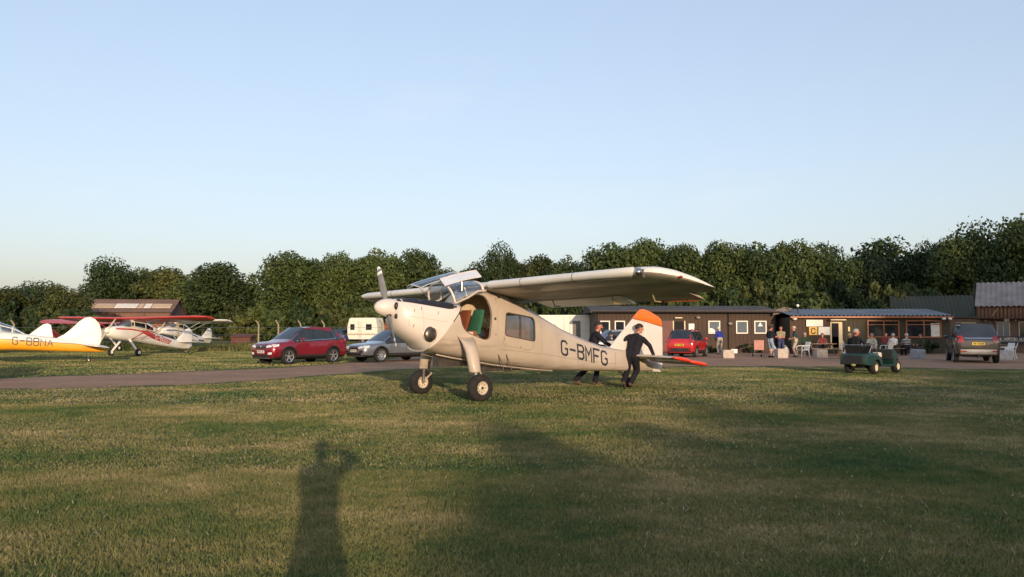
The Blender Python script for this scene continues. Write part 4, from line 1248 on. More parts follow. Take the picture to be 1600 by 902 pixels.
    pts = [(-1.72, 2.175), (-2.1, 1.985), (-2.6, 1.755), (-3.12, 1.535), (-3.9, 1.27), (-4.54, 1.095), (-5.3, 1.0)]
    for a, b in zip(pts[:-1], pts[1:]):
        patch(ws, bv, [(a[0], a[1] + .012), (b[0], b[1] + .012), (b[0], b[1] - .006), (a[0], a[1] - .006)], 'y', 1, .004, 4, 1)
    ws.obj('spine_line', mat('line_dark', (.06, .05, .045), .5), fus)
    tpn = MB()
    ts = [(-1.85, .50), (-2.1, .49), (-2.6, .43), (-3.12, .365), (-3.9, .28), (-4.54, .215), (-5.3, .15)]
    for a, b in zip(ts[:-1], ts[1:]):
        patch(tpn, bv, [(a[0], a[1]), (b[0], b[1]), (b[0], -b[1]), (a[0], -a[1])], 'z', 1, .006, 4, 8)
    tpn.obj('white_spine', M_WHITE, fus, 60)
    wl_ = MB()
    # registration
    lm = letters_on(bv, 'G-BMFG', (-2.96, .955), (-4.66, .635), .335, 'y', 1, .95, .005, -.0)
    lm.obj('registration_letters', M_LETTER, fus)
    rg = letters_on(bv, 'G-BMFG', (-4.66, .635), (-2.96, .955), .335, 'y', -1, .95, .005)
    rg.obj('registration_letters', M_LETTER, fus)
    # small fittings
    ft = MB()
    for x, z, a in [(-.85, 1.80, .03), (-.86, 1.44, .014), (-1.1, 1.33, .012), (-1.6, 1.14, .014), (-.9, 2.24, .012), (-1.0, 2.30, .03)]:
        patch(ft, bv, [(x - a, z - a), (x + a, z - a), (x + a, z + a), (x - a, z + a)], 'y', 1, .006, 1, 1)
    ft.obj('fittings', mat('dark_trim', (.10, .075, .06), .5), fus)
    # keel tube and belly rail
    kl = MB()
    kp = [(.52, .30, 1.0), (.2, .40, .93), (-.3, .44, .845), (-.9, .45, .745), (-1.6, .42, .66), (-2.3, .36, .585), (-2.8, .30, .545)]
    kl.tube(kp, .016, 6); kl.tube([(x, -y, z) for x, y, z in kp], .016, 6)
    kl.obj('belly_rail', M_BEIGE, fus)
    bx = MB(); bx.box(-.9, .35, -.12, .12, .72, .95); bx.box(-2.0, -.9, -.06, .06, .57, .75); bx.obj('belly_fairing', M_DARKSTEEL, fus)
    an = MB(); an.prism([(-2.55, .57), (-2.66, .57), (-2.63, .49), (-2.58, .49)], -.015, .015); an.obj('drain_fin', M_YELLOWZ, fus)
    stp = MB()
    for xx in (-1.02, -1.24):
        stp.tube([(xx + .05, .60, .98), (xx, .66, .80), (xx - .04, .70, .60)], .011, 6)
    stp.tube([(-1.06, .70, .60), (-1.28, .70, .60)], .011, 6)
    stp.obj('boarding_step', M_BLACK, A)
    # ---- cabin glazing
    def hoop(x0, zb, w, za, xa, n=18):
        return [Vector((x0 + (xa - x0) * math.sin(math.pi * i / n) ** .7, w * math.copysign(abs(math.cos(math.pi * i / n)) ** .75, math.cos(math.pi * i / n)),
                        zb + (za - zb) * math.sin(math.pi * i / n) ** .75)) for i in range(n + 1)]
    h1 = hoop(.16, 2.13, .55, 2.60, .30); h2 = hoop(-.56, 2.40, .58, 2.66, -.56)
    h1b = hoop(-.14, 2.26, .57, 2.64, -.08)
    fr1 = MB(); fr1.tube(h1, .026, 8); fr1.obj('windscreen_hoop', M_WHITE, A, 60)
    fr2 = MB(); fr2.tube(h2, .03, 8); fr2.obj('windscreen_hoop', M_WHITE, A, 60)
    for s in (1, -1):
        sl = MB(); sl.tube([(.18, s * .56, 2.135), (-.14, s * .595, 2.27), (-.40, s * .60, 2.42), (-.62, s * .60, 2.44)], .028, 8); sl.obj('window_sill', M_BEIGE, A, 60)
        sg = MB()
        i0, i1 = (0, 7) if s == 1 else (18, 11)
        idx = range(i0, i1 + 1) if s == 1 else range(i1, i0 + 1)
        sg.loft([[h1[i] for i in idx], [h1b[i] for i in idx], [h2[i] for i in idx]], False, False, False)
        sg.obj('side_glass', M_GLASS, A, 60)
        ps = MB(); ps.tube([h1b[0 if s == 1 else 18], h1b[3 if s == 1 else 15], h1b[6 if s == 1 else 12]], .012, 6); ps.obj('glass_bar', M_WHITE, A)
    rf = MB()
    rf.loft([[h1b[i] + Vector((0, 0, .0)) for i in range(6, 13)], [h2[i] for i in range(6, 13)], [Vector((-1.0, h2[i].y, h2[i].z - .02)) for i in range(6, 13)]], False, False, False)
    rf.obj('cabin_roof_glass', M_GLASS, A, 60)
    # raised windscreen panel A (hinged on the front hoop, held by a rod) and side panel B
    def sheet(f, nu=10, nv=8):
        return [[Vector(f(i / nu, j / nv)) for j in range(nv + 1)] for i in range(nu + 1)]
    pa = sheet(lambda u, v: (.98 - 1.08 * u + .10 * (2 * v - 1) ** 2 * -1, (-.50 + .86 * v) * (.72 + .28 * u), 2.475 + .33 * u ** .8 + .07 * (1 - (2 * v - 1) ** 2)))
    pg = MB(); pg.loft(pa, False, False, False); po = pg.obj('raised_windscreen_panel', M_GLASS, A, 60)
    pf = MB()
    edge = [r[0] for r in pa] + pa[-1][1:] + [r[-1] for r in pa[::-1]][1:] + pa[0][::-1][1:]
    pf.tube(edge, .011, 6); pf.obj('panel_frame', mat('panel_grey', (.62, .62, .62), .4), po, 60)
    pb = sheet(lambda u, v: (.44 - .96 * u, .56 - .22 * v, 2.52 + .235 * u + .16 * v + .02 * math.sin(math.pi * u)))
    pg = MB(); pg.loft(pb, False, False, False); po2 = pg.obj('raised_side_panel', mat('milky_perspex', (.60, .64, .70), .25, var=.05), A, 60)
    pf = MB(); edge = [r[0] for r in pb] + pb[-1][1:] + [r[-1] for r in pb[::-1]][1:] + pb[0][::-1][1:]
    pf.tube(edge, .013, 6); pf.obj('panel_frame', M_WHITE, po2, 60)
    rod = MB(); rod.tube([(.55, .12, 2.20), (.78, -.06, 2.53)], .007, 6); rod.tube([(-.02, .52, 2.42), (-.02, .52, 2.66)], .012, 6); rod.obj('panel_stay', M_STEEL, A)
    # ---- cabin inside
    for sy in (.27, -.27):
        seat = MB()
        seat.loft([[(x, sy + yy, z) for yy, z in ((-.22, 1.30), (.22, 1.30), (.22, 1.47), (.18, 1.52), (-.18, 1.52), (-.22, 1.47))] for x in (.02, -.02 - .2, -.45)])
        so = seat.obj('seat', mat('seat_brown', (.26, .075, .035), .7), A, 40)
        bk = MB()
        bk.loft([[(-.46 - .16 * t - dx, sy + w * (1 - .25 * t ** 3), 1.45 + .56 * t) for dx, w in ((0, -.21), (-.03, 0), (0, .21), (.09, .19), (.11, 0), (.09, -.19))] for t in (0, .3, .6, .85, 1)])
        bk.obj('backrest', mat('seat_green', (.03, .15, .085), .8) if sy > 0 else mat('seat_brown', (.26, .075, .035), .7), so, 40)
    pnl = MB(); pnl.box(.10, .22, -.5, .5, 1.75, 2.08); pnl.obj('instrument_panel', M_BLACK, A)
    flo = MB(); flo.box(-2.4, .2, -.48, .48, 1.20, 1.24); flo.obj('cabin_floor', mat('floor_grey', (.12, .10, .08), .8), A)
    rl = MB(); rl.tube([(.0, .50, 1.44), (-.28, .52, 1.38), (-.55, .50, 1.32)], .03, 6); rl.box(-.34, -.12, .38, .5, 1.26, 1.5); rl.obj('seat_rail', mat('pale_metal', (.6, .55, .48), .5), A)
    rs = MB(); rs.box(-1.9, -1.3, -.45, .45, 1.24, 1.55); rs.box(-2.0, -1.88, -.45, .45, 1.3, 1.85); rs.obj('rear_bench', mat('seat_brown', (.26, .075, .035), .7), A)
    # ---- wing, one structure through the cabin roof, a shade higher at the near tip
    roll = R(.42)
    def W(y, x, z): return (x, y, z + y * math.sin(roll))
    inc = R(11)
    def sec(y, xl, z, c, th, i=inc): return (y, xl, z + y * math.sin(roll), c, th, i)
    half = [sec(0, -.60, 2.53, 1.72, .15), sec(3.0, -.60, 2.53, 1.72, .15), sec(5.45, -.60, 2.535, 1.72, .145), sec(5.68, -.64, 2.53, 1.64, .14), sec(5.86, -.78, 2.505, 1.42, .13),
            sec(5.99, -1.02, 2.46, 1.08, .11), sec(6.06, -1.32, 2.40, .68, .09), sec(6.08, -1.62, 2.34, .32, .07)]
    secs = [(-y + (0 if y == 0 else 0), xl, z - 2 * y * math.sin(roll), c, t, i) for y, xl, z, c, t, i in half[::-1][:-1]] + half
    wm = wing_mesh(secs, 14)
    wo = wm.obj('wing', M_WINGW, A, 40)
    bw = bvh_of(wo.data)
    # split colours: white top and nose, worn beige underside
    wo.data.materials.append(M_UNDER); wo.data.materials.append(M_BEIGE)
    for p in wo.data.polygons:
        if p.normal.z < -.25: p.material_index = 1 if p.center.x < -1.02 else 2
    # fixed slat along the nose of each half
    for s in (1, -1):
        rings = []
        ys = [.85, 2.0, 3.2, 4.4, 5.35, 5.42] if s == 1 else [.85, 2.0, 3.2, 4.4, 5.3, 5.62]
        for y in ys:
            k = .6 if y == ys[-1] else 1.0
            r = []
            for a in range(0, 12):
                an = R(-110 + a * 20)
                r.append(Vector(W(s * y, -.585 + .10 * math.cos(an) * k, 2.555 + .088 * math.sin(an) * k)))
            up_ = Vector(W(s * y, -.78, 2.665)); 
            rings.append(r)
        sl = MB(); sl.loft(rings); so = sl.obj('leading_edge_slat', M_WINGW, A, 60)
        jt = MB()
        for y in (2.05, 3.75):
            r = []
            for a in range(0, 12):
                an = R(-110 + a * 20)
                r.append(Vector(W(s * y, -.585 + .103 * math.cos(an), 2.555 + .091 * math.sin(an))))
            jt.loft([r, [p + Vector((0, .018, 0)) for p in r]])
        gp_ = MB(); gp_.tube([W(s * yy, -.60, 2.452) for yy in (.9, 2.5, 4.2, 5.3)], .016, 6); gp_.obj('slat_gap', mat('seam_grey', (.12, .11, .10), .6), so)
        jt.obj('slat_joint', mat('seam_grey', (.12, .11, .10), .6), so)
        # flap and aileron hung below the trailing edge
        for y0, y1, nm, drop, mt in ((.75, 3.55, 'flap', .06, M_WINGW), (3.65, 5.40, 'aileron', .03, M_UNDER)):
            rr = []
            for y in (y0, y1):
                xl = -1.98; zl = 2.53 - 1.38 * math.sin(inc) - drop
                rr.append([W(s * y, xl - dx, zl + dz - dx * math.sin(inc + R(6))) for dx, dz in airfoil(.48, .12, 8)])
            fo = MB().loft(rr).obj(nm, mt, A, 40)
            if nm == 'aileron':
                rt = MB(); rt.box(0, 0.02, 0, 1, 0, .01, Matrix.Translation(W(s * (4.3 if s > 0 else 5.2), -2.42, 2.075)))
                rt.obj('trim_tab', M_RED_TIP, fo)
        for y in (1.6, 3.55, 4.7):
            hb = MB()
            p = Vector(W(s * y, -1.75, 2.23))
            hb.tube([p, p + Vector((-.08, 0, -.16)), p + Vector((-.24, 0, -.17))], .016, 6)
            hb.obj('hinge_bracket', M_YELLOWZ, wo)
        # landing light in the nose near the tip
        if s == 1:
            ll = MB(); ll.ball(W(5.50, -.585, 2.535), (.085, .075, .085), 16, 10); lo = ll.obj('landing_light', glass_mat('lens', (.8, .8, .8), .6), wo, 60)
            l2 = MB(); l2.ball(W(5.50, -.60, 2.535), (.06, .05, .06), 12, 8); l2.obj('reflector', M_STEEL, lo, 60)
            l3 = MB(); l3.box(-.64, -.56, 5.425, 5.44, 2.50, 2.66); l3.box(-.66, -.60, 5.57, 5.585, 2.48, 2.63); l3.obj('lens_surround', mat('seam_grey', (.12, .11, .10), .6), lo)
        nl = MB(); nl.ball(W(s * 6.03, -1.10, 2.44), (.05, .025, .025), 10, 6); nl.obj('navigation_light', mat('nav_red', (.3, .03, .02), .2), wo, 60)
    # ---- tail
    fin_p = [(-4.95, 1.06), (-5.25, 1.36), (-6.05, 2.02), (-6.10, 2.10), (-6.2, 2.135), (-6.45, 2.07), (-6.9, 1.88), (-7.0, 1.77), (-7.0, .85), (-6.3, .85), (-5.3, .95)]
    def slab(mb, poly, t0, t1):
        """flat aerofoil-like slab in the x-z plane: thick in the middle, thin at the outline"""
        c = Vector((sum(p[0] for p in poly) / len(poly), sum(p[1] for p in poly) / len(poly)))
        rings = []
        for k, t in ((1.0, t1), (.93, t0 * .75), (.7, t0)):
            rings.append([(c.x + (p[0] - c.x) * k, t, c.y + (p[1] - c.y) * k) for p in poly])
        R_ = [rings[2], rings[1], rings[0], [(x, -y, z) for x, y, z in rings[0]], [(x, -y, z) for x, y, z in rings[1]], [(x, -y, z) for x, y, z in rings[2]]]
        mb.loft(R_)
    fb_ = MB(); slab(fb_, [(-4.95, 1.03), (-5.25, 1.32), (-5.85, 1.85), (-6.28, 1.85 - .07), (-6.28, .70), (-5.3, .90)], .06, .012)
    fin = fb_.obj('fin', M_WHITE, A, 25)
    rb = MB(); slab(rb, [(-6.295, 1.78), (-7.0, 1.63), (-7.0, .62), (-6.93, .38), (-6.62, .40), (-6.295, .62)], .045, .008)
    rud = rb.obj('rudder', M_WHITE, A, 25)
    oc = MB(); slab(oc, [(-5.84, 1.86), (-6.02, 2.02), (-6.15, 2.11), (-6.28, 2.12), (-6.5, 2.06), (-6.86, 1.91), (-6.97, 1.83), (-7.0, 1.64), (-6.29, 1.79)], .05, .010)
    oc.obj('fin_cap', M_ORANGE, fin, 25)
    for s in (1, -1):
        def hs(y, xl, z, c, th): return (s * y, xl, z + s * y * math.sin(roll), c, th, R(9))
        stb = wing_mesh([hs(.08, -5.55, .86, .80, .12), hs(1.0, -5.62, .84, .74, .12), hs(1.62, -5.70, .82, .66, .11), hs(1.72, -5.80, .80, .54, .10), hs(1.76, -5.95, .775, .34, .08)], 10)
        sto = stb.obj('tailplane', M_BEIGE, A, 35)
        el = wing_mesh([(s * .12, -6.36, .735, .42, .12, R(14)), (s * 1.62, -6.36, .715, .40, .12, R(14)), (s * 1.74, -6.38, .71, .34, .10, R(14))], 8)
        elo = el.obj('elevator', M_BEIGE, A, 35)
        hn = MB(); hn.ball((-5.90, s * 1.72, .80), (.34, .11, .055), 16, 10, Matrix.Rotation(R(-9), 3, 'Y')); hn.obj('tailplane_tip', M_RED_TIP, sto, 60)
        hn = MB(); hn.ball((-6.42, s * 1.80, .69), (.36, .12, .055), 16, 10, Matrix.Rotation(R(-9), 3, 'Y')); hn.obj('horn_balance', M_RED_TIP, elo, 60)
    tw = MB(); tw.tube([(-5.30, 0, .50), (-5.55, 0, .30), (-5.68, 0, .14)], [.045, .035, .025], 8); tw.tube([(-5.68, -.06, .14), (-5.68, .06, .14)], .02, 8)
    two = tw.obj('tailwheel_leg', M_STEEL, A)
    wheel_parts(two, (-5.70, 0, .135), .135, .07, .07, M_RUBBER, M_CREAM, name='tailwheel')
    # ---- main gear
    for s in (1, -1):
        tp_ = Vector((-.02, s * .62, 1.30)); el_ = Vector((0, s * .98, 1.13)); bt = Vector((0, s * 1.10, .64))
        lg = MB()
        lg.loft([[(rx * math.cos(a) + xo, s * (yy + ry * math.sin(a)), zz + sl * math.sin(a)) for a in [2 * math.pi * q / 20 for q in range(20)]]
                 for xo, yy, zz, rx, ry, sl in ((-.03, .56, 1.42, .15, .10, -.05), (-.02, .68, 1.385, .19, .13, -.06), (-.01, .79, 1.31, .185, .14, -.05), (0, .88, 1.20, .165, .14, -.03), (0, .955, 1.06, .150, .13, -.015), (0, 1.02, .88, .145, .125, 0), (0, 1.09, .64, .14, .12, 0), (0, 1.095, .62, .12, .10, 0))])
        lo = lg.obj('undercarriage_leg', mat('beige_leg_paint', (.52, .435, .355), .4, var=.06, scale=3, coat=.1), A, 50)
        ol = MB(); ol.tube([bt + Vector((0, 0, .1)), (0, s * 1.15, .30)], .038, 10); ol.tube([(0, s * 1.12, .30), (0, s * 1.30, .30)], .03, 8); ol.obj('oleo_strut', M_STEEL, lo)
        sc = MB(); sc.tube([bt + Vector((-.10, 0, .03)), (-.20, s * 1.10, .50), (-.03, s * 1.14, .34)], .022, 6); sc.obj('torque_link', M_BEIGE, lo)
        wheel_parts(A, (-.01, s * 1.27, .295), .30, .24, .145, M_RUBBER, mat('wheel_cream', (.62, .53, .40), .5), M_DARKSTEEL, flat=.012, bolts=8, name='main_wheel')
build_main_aircraft()

# ------------------------------------------------------------------ parked light aircraft
M_REDW = mat('red_dope', (0.52, 0.045, 0.028), rough=0.4, var=.06, coat=.2)
M_YEL = mat('yellow_paint', (0.80, 0.36, 0.015), rough=0.4, var=.05, coat=.2)
M_LWHITE = mat('aircraft_white', (0.80, 0.77, 0.71), rough=0.38, var=.04, coat=.2)
M_BLUEP = mat('aircraft_blue', (0.07, 0.13, 0.30), rough=0.4, var=.06, coat=.2)

def slab_xz(mb, poly, t0, t1):
    c = Vector((sum(p[0] for p in poly) / len(poly), sum(p[1] for p in poly) / len(poly)))
    rs = [[(c.x + (p[0] - c.x) * k, t, c.y + (p[1] - c.y) * k) for p in poly] for k, t in ((.75, t0), (.94, t0 * .7), (1.0, t1))]
    mb.loft(rs + [[(x, -y, z) for x, y, z in r] for r in rs[::-1]])

def chipmunk():
    """low-wing trainer, yellow below and white above; local x forward, origin under the tail wheel"""
    A = thing('yellow_trainer', 'yellow and white low-wing trainer lettered G-BBNA with rounded white fin', 'aeroplane', (-20.6, 39.7, 0), R(205))
    # x measured forward of the tailwheel; sections zb zt w
    st = [(-.75, .50, .66, .03), (-.4, .49, .80, .10), (.3, .50, .99, .17), (1.2, .53, 1.15, .26), (2.2, .57, 1.30, .35), (3.0, .60, 1.42, .40), (3.8, .60, 1.52, .42), (4.8, .62, 1.62, .42), (5.6, .72, 1.66, .40), (6.4, .90, 1.66, .34), (6.8, 1.05, 1.60, .24)]
    fb = MB(); rings = [ring(x, zb, x, zt, w, 2.6, 2.6, 32) for x, zb, zt, w in st]
    me = fb.loft(rings).mesh('fuselage'); bv = bvh_of(me)
    me.materials.append(M_LWHITE); me.materials.append(M_YEL)
    # colour split along the side line: cut the mesh there so the edge is clean
    bm = bmesh.new(); bm.from_mesh(me)
    bmesh.ops.bisect_plane(bm, geom=bm.verts[:] + bm.edges[:] + bm.faces[:], plane_co=(0, 0, .845), plane_no=(-.085, 0, 1))
    for f in bm.faces:
        c = f.calc_center_median()
        f.material_index = 1 if c.z < .845 + .085 * c.x else 0
    bm.to_mesh(me); bm.free(); shade(me, 40)
    fus = bpy.data.objects.new('fuselage', me); col.objects.link(fus); fus.parent = A
    ln = MB()
    for s in (1, -1):
        for x in np.arange(-.3, 5.4, .5):
            z = lambda q: .845 + .085 * q
            patch(ln, bv, [(x, z(x) + .012), (x + .5, z(x + .5) + .012), (x + .5, z(x + .5) - .012), (x, z(x) - .012)], 'y', s, .004, 2, 1)
    ln.obj('cheat_line', M_BLACK, fus)
    lm = letters_on(bv, 'G-BBNA', (3.12, .90), (1.50, .78), .33, 'y', 1, .8, .006)
    lm.obj('registration_letters', M_LETTER, fus)
    fin = MB(); slab_xz(fin, [(1.45, 1.12), (1.05, 1.34), (.70, 1.66), (.42, 1.97), (.18, 2.15), (-.05, 2.19), (-.26, 2.10), (-.46, 1.85), (-.56, 1.5), (-.56, 1.05), (-.46, .75), (-.30, .68), (.6, .95)], .05, .012)
    fin.obj('fin_and_rudder', M_LWHITE, A, 30)
    for s in (1, -1):
        tp = wing_mesh([(s * .1, .30, .84, 1.25, .10, R(8)), (s * 1.2, .10, .84, .95, .09, R(8)), (s * 1.65, -.08, .82, .62, .08, R(8)), (s * 1.75, -.3, .80, .3, .07, R(8))], 10)
        tp.obj('tailplane', M_LWHITE, A, 35)
        w = wing_mesh([(s * .35, 5.6, .82, 1.75, .14, R(8)), (s * 3.0, 5.4, 1.0, 1.35, .13, R(7)), (s * 4.9, 5.15, 1.14, .95, .11, R(6)), (s * 5.2, 4.9, 1.16, .6, .10, R(6))], 12)
        w.obj('wing', M_YEL, A, 35)
        lg = MB(); lg.tube([(5.3, s * 1.25, .85), (5.45, s * 1.3, .28)], .06, 8); lo = lg.obj('undercarriage_leg', M_LWHITE, A)
        wheel_parts(lo, (5.45, s * 1.36, .24), .24, .14, .12, M_RUBBER, M_LWHITE)
    tw = MB(); tw.tube([(.12, 0, .52), (.0, 0, .30), (-.03, 0, .12)], .03, 8); two = tw.obj('tailwheel_leg', M_STEEL, A); wheel_parts(two, (-.03, 0, .11), .11, .07, .05, M_RUBBER, M_STEEL, name='tailwheel')
    # long glazed canopy
    cn = [(2.7, 1.36, .30, .02), (3.15, 1.42, .36, .30), (3.7, 1.46, .38, .46), (4.4, 1.52, .39, .52), (5.0, 1.58, .36, .40), (5.4, 1.62, .28, .06)]
    rr = [[Vector((x, w * math.cos(a), z + h * math.sin(a) ** .8)) for a in [math.pi * q / 14 for q in range(15)]] for x, z, w, h in cn]
    c = MB(); c.loft(rr, False, False, False); co = c.obj('canopy', M_GLASS, A, 60)
    f = MB()
    for r in rr[1:5]: f.tube(r, .025, 6)
    for q in (3, 11): f.tube([r[q] for r in rr], .02, 6)
    f.obj('canopy_frame', M_LWHITE, co)
    p = MB(); p.ball((6.95, 0, 1.36), (.2, .14, .14), 14, 10); p.obj('spinner', M_LWHITE, A, 60)
    b = MB(); b.tube([(6.95, -.1, .42), (6.95, 0, 1.36), (6.95, .1, 2.3)], [.06, .05, .06], 8, True, .3); b.obj('propeller', M_PROP, A)
chipmunk()

def high_winger(name, label, loc, hd, red=True, body=M_LWHITE, wingm=None, stripe=None, half=5.5, reg=None, length=5.1, finc=None, gear=True):
    """tandem high-wing tourer; origin between the main wheels, x forward"""
    A = thing(name, label, 'aeroplane', loc, hd)
    st = [(1.55, 1.25, 1.72, .28), (1.4, 1.10, 1.78, .36), (.9, .98, 1.80, .42), (.55, .93, 1.84, .44), (-.2, .86, 1.84, .44), (-1.2, .72, 1.60, .40), (-2.2, .60, 1.32, .30), (-3.4, .46, 1.02, .18), (-4.4, .36, .80, .08), (-length, .34, .66, .03)]
    me = MB().loft([ring(x, zb, x, zt, w, 2.6, 2.6, 28) for x, zb, zt, w in st]).mesh('fuselage'); bv = bvh_of(me)
    fus = link_mesh('fuselage', me, body, A, 40)
    # cabin with windscreen and side windows
    cab = [(.62, 1.80, 1.84, .36), (.22, 1.78, 2.16, .38), (.0, 1.76, 2.20, .40), (-.9, 1.60, 2.14, .40), (-1.6, 1.48, 1.82, .34), (-2.3, 1.26, 1.34, .2)]
    c = MB()
    rr = [[(x, s * w * k, z) for s, k, z in ((1, 1.05, zb), (1, 1, zb + (zt - zb) * .7), (1, .75, zt), (-1, .75, zt), (-1, 1, zb + (zt - zb) * .7), (-1, 1.05, zb))] for x, zb, zt, w in cab]
    c.loft(rr)
    cm = c.mesh('cabin'); cm.materials.append(body); cm.materials.append(M_PANE_BLUE); cm.materials.append(M_PANE)
    bm = bmesh.new(); bm.from_mesh(cm); bm.faces.ensure_lookup_table()
    ws = [f for f in bm.faces if f.calc_center_median().x > .25]
    sd = [f for f in bm.faces if -1.4 < f.calc_center_median().x < .2 and abs(f.normal.y) > .8]
    for f in ws: f.material_index = 1
    r = bmesh.ops.inset_individual(bm, faces=sd, thickness=.05, depth=-.008)
    for f in sd: f.material_index = 2
    bm.to_mesh(cm); bm.free(); shade(cm, 30)
    co = bpy.data.objects.new('cabin', cm); col.objects.link(co); co.parent = A
    wm = wingm or M_REDW
    inc = R(9)
    S = [(half * k, .42 - (0 if k < .93 else (k - .93) * 8), 2.24 + .015 * half * k, 1.5 - (0 if k < .93 else (k - .93) * 10), .12, inc) for k in (0, .5, .93, .97, 1.0)]
    w = wing_mesh([(-y, a, b, cc, t, i) for y, a, b, cc, t, i in S[::-1][:-1]] + S, 12)
    w.obj('wing', wm, A, 35)
    for s in (1, -1):
        k = MB(); k.tube([(.15, s * .42, 1.02), (-.05, s * 2.7, 2.18)], .035, 6, True, .5); k.tube([(-.5, s * .42, 1.0), (-.9, s * 2.7, 2.1)], .03, 6, True, .5); k.obj('wing_strut', wm if red else body, A)
        tp = wing_mesh([(s * .05, -length + 1.15, .80, .95, .07, R(8)), (s * 1.1, -length + 1.0, .80, .75, .07, R(8)), (s * 1.5, -length + .75, .78, .35, .06, R(8))], 8)
        tp.obj('tailplane', body, A, 35)
        lg = MB(); lg.tube([(.25, s * .30, 1.0), (.3, s * .98, .30)], .04, 8, True, 1.8); lo = lg.obj('undercarriage_leg', body, A)
        wheel_parts(lo, (.3, s * 1.05, .24), .24, .15, .11, M_RUBBER, M_LWHITE)
    fn = MB(); slab_xz(fn, [(-length + 1.35, .78), (-length + .6, 1.40), (-length + .35, 1.62), (-length + .05, 1.68), (-length - .2, 1.55), (-length - .28, 1.1), (-length - .22, .5), (-length + .05, .42)], .04, .01)
    fn.obj('fin_and_rudder', finc or body, A, 30)
    tw = MB(); tw.tube([(-length + .25, 0, .42), (-length + .02, 0, .12)], .03, 8); two = tw.obj('tailwheel_leg', M_STEEL, A); wheel_parts(two, (-length, 0, .10), .10, .07, .05, M_RUBBER, M_STEEL, name='tailwheel')
    sp = MB(); sp.ball((1.60, 0, 1.50), (.2, .15, .15), 14, 10); sp.obj('spinner', body, A, 60)
    pr = MB()
    for sg in (1, -1):
        pr.tube([(1.62, 0, 1.50), (1.62, sg * .30, 1.50 + sg * .36), (1.60, sg * .58, 1.50 + sg * .70)], [.05, .085, .05], 8, True, .3)
    pr.obj('propeller', M_LWHITE, A)
    if stripe:
        k = MB()
        def band(pts, wd):
            for a, b in zip(pts[:-1], pts[1:]):
                patch(k, bv, [(a[0], a[1] + wd), (b[0], b[1] + wd), (b[0], b[1] - wd), (a[0], a[1] - wd)], 'y', 1, .006, 4, 2)
                patch(k, bv, [(a[0], a[1] + wd), (b[0], b[1] + wd), (b[0], b[1] - wd), (a[0], a[1] - wd)], 'y', -1, .006, 4, 2)
        if red:
            band([(1.3, 1.64), (.2, 1.60), (-.6, 1.48)], .045)
            q = [(-.6, 1.56), (-1.6, 1.44), (-3.3, .88), (-3.05, .66), (-1.6, 1.0), (-.6, 1.38)]
            for sg in (1, -1):
                patch(k, bv, [q[0], q[1], q[4], q[5]], 'y', sg, .006, 5, 4); patch(k, bv, [q[1], q[2], q[3], q[4]], 'y', sg, .006, 6, 4)
            band([(-.6, 1.4), (-.1, 1.15), (.2, 1.0)], .022)
        else:
            band([(1.2, 1.5), (.3, 1.5), (-1.2, 1.30), (-3.0, .92)], .05)
            band([(-3.2, .62), (-4.0, .56)], .07)
        k.obj('stripe', stripe, fus)
    if reg:
        lt = letters_on(bv, reg, (-1.75, 1.02), (-3.05, .70), .22, 'y', 1, .9, .012); lt.obj('registration_letters', M_LWHITE, fus)
    return A
high_winger('red_white_tourer', 'red and white high-wing aeroplane with red wing, parked facing the camera behind the white fin', (-23.0, 49.0, 0), R(250), True, M_LWHITE, M_REDW, M_REDW, 5.6, 'G-BGGN')
high_winger('blue_white_tourer', 'white high-wing aeroplane with blue trim, parked behind the red-winged one', (-28.7, 69.0, ground_z(-28.7, 69)), R(254), False, M_LWHITE, M_LWHITE, M_BLUEP, 5.2, None, 5.0, None)
high_winger('red_finned_tourer', 'red-finned aeroplane at the far left, mostly hidden behind the white fin', (-30.4, 60.8, ground_z(-30.4, 60.8)), R(75), True, mat('grey_white', (.62, .6, .57), .4), M_REDW, None, 5.0, None, 5.0, M_REDW)

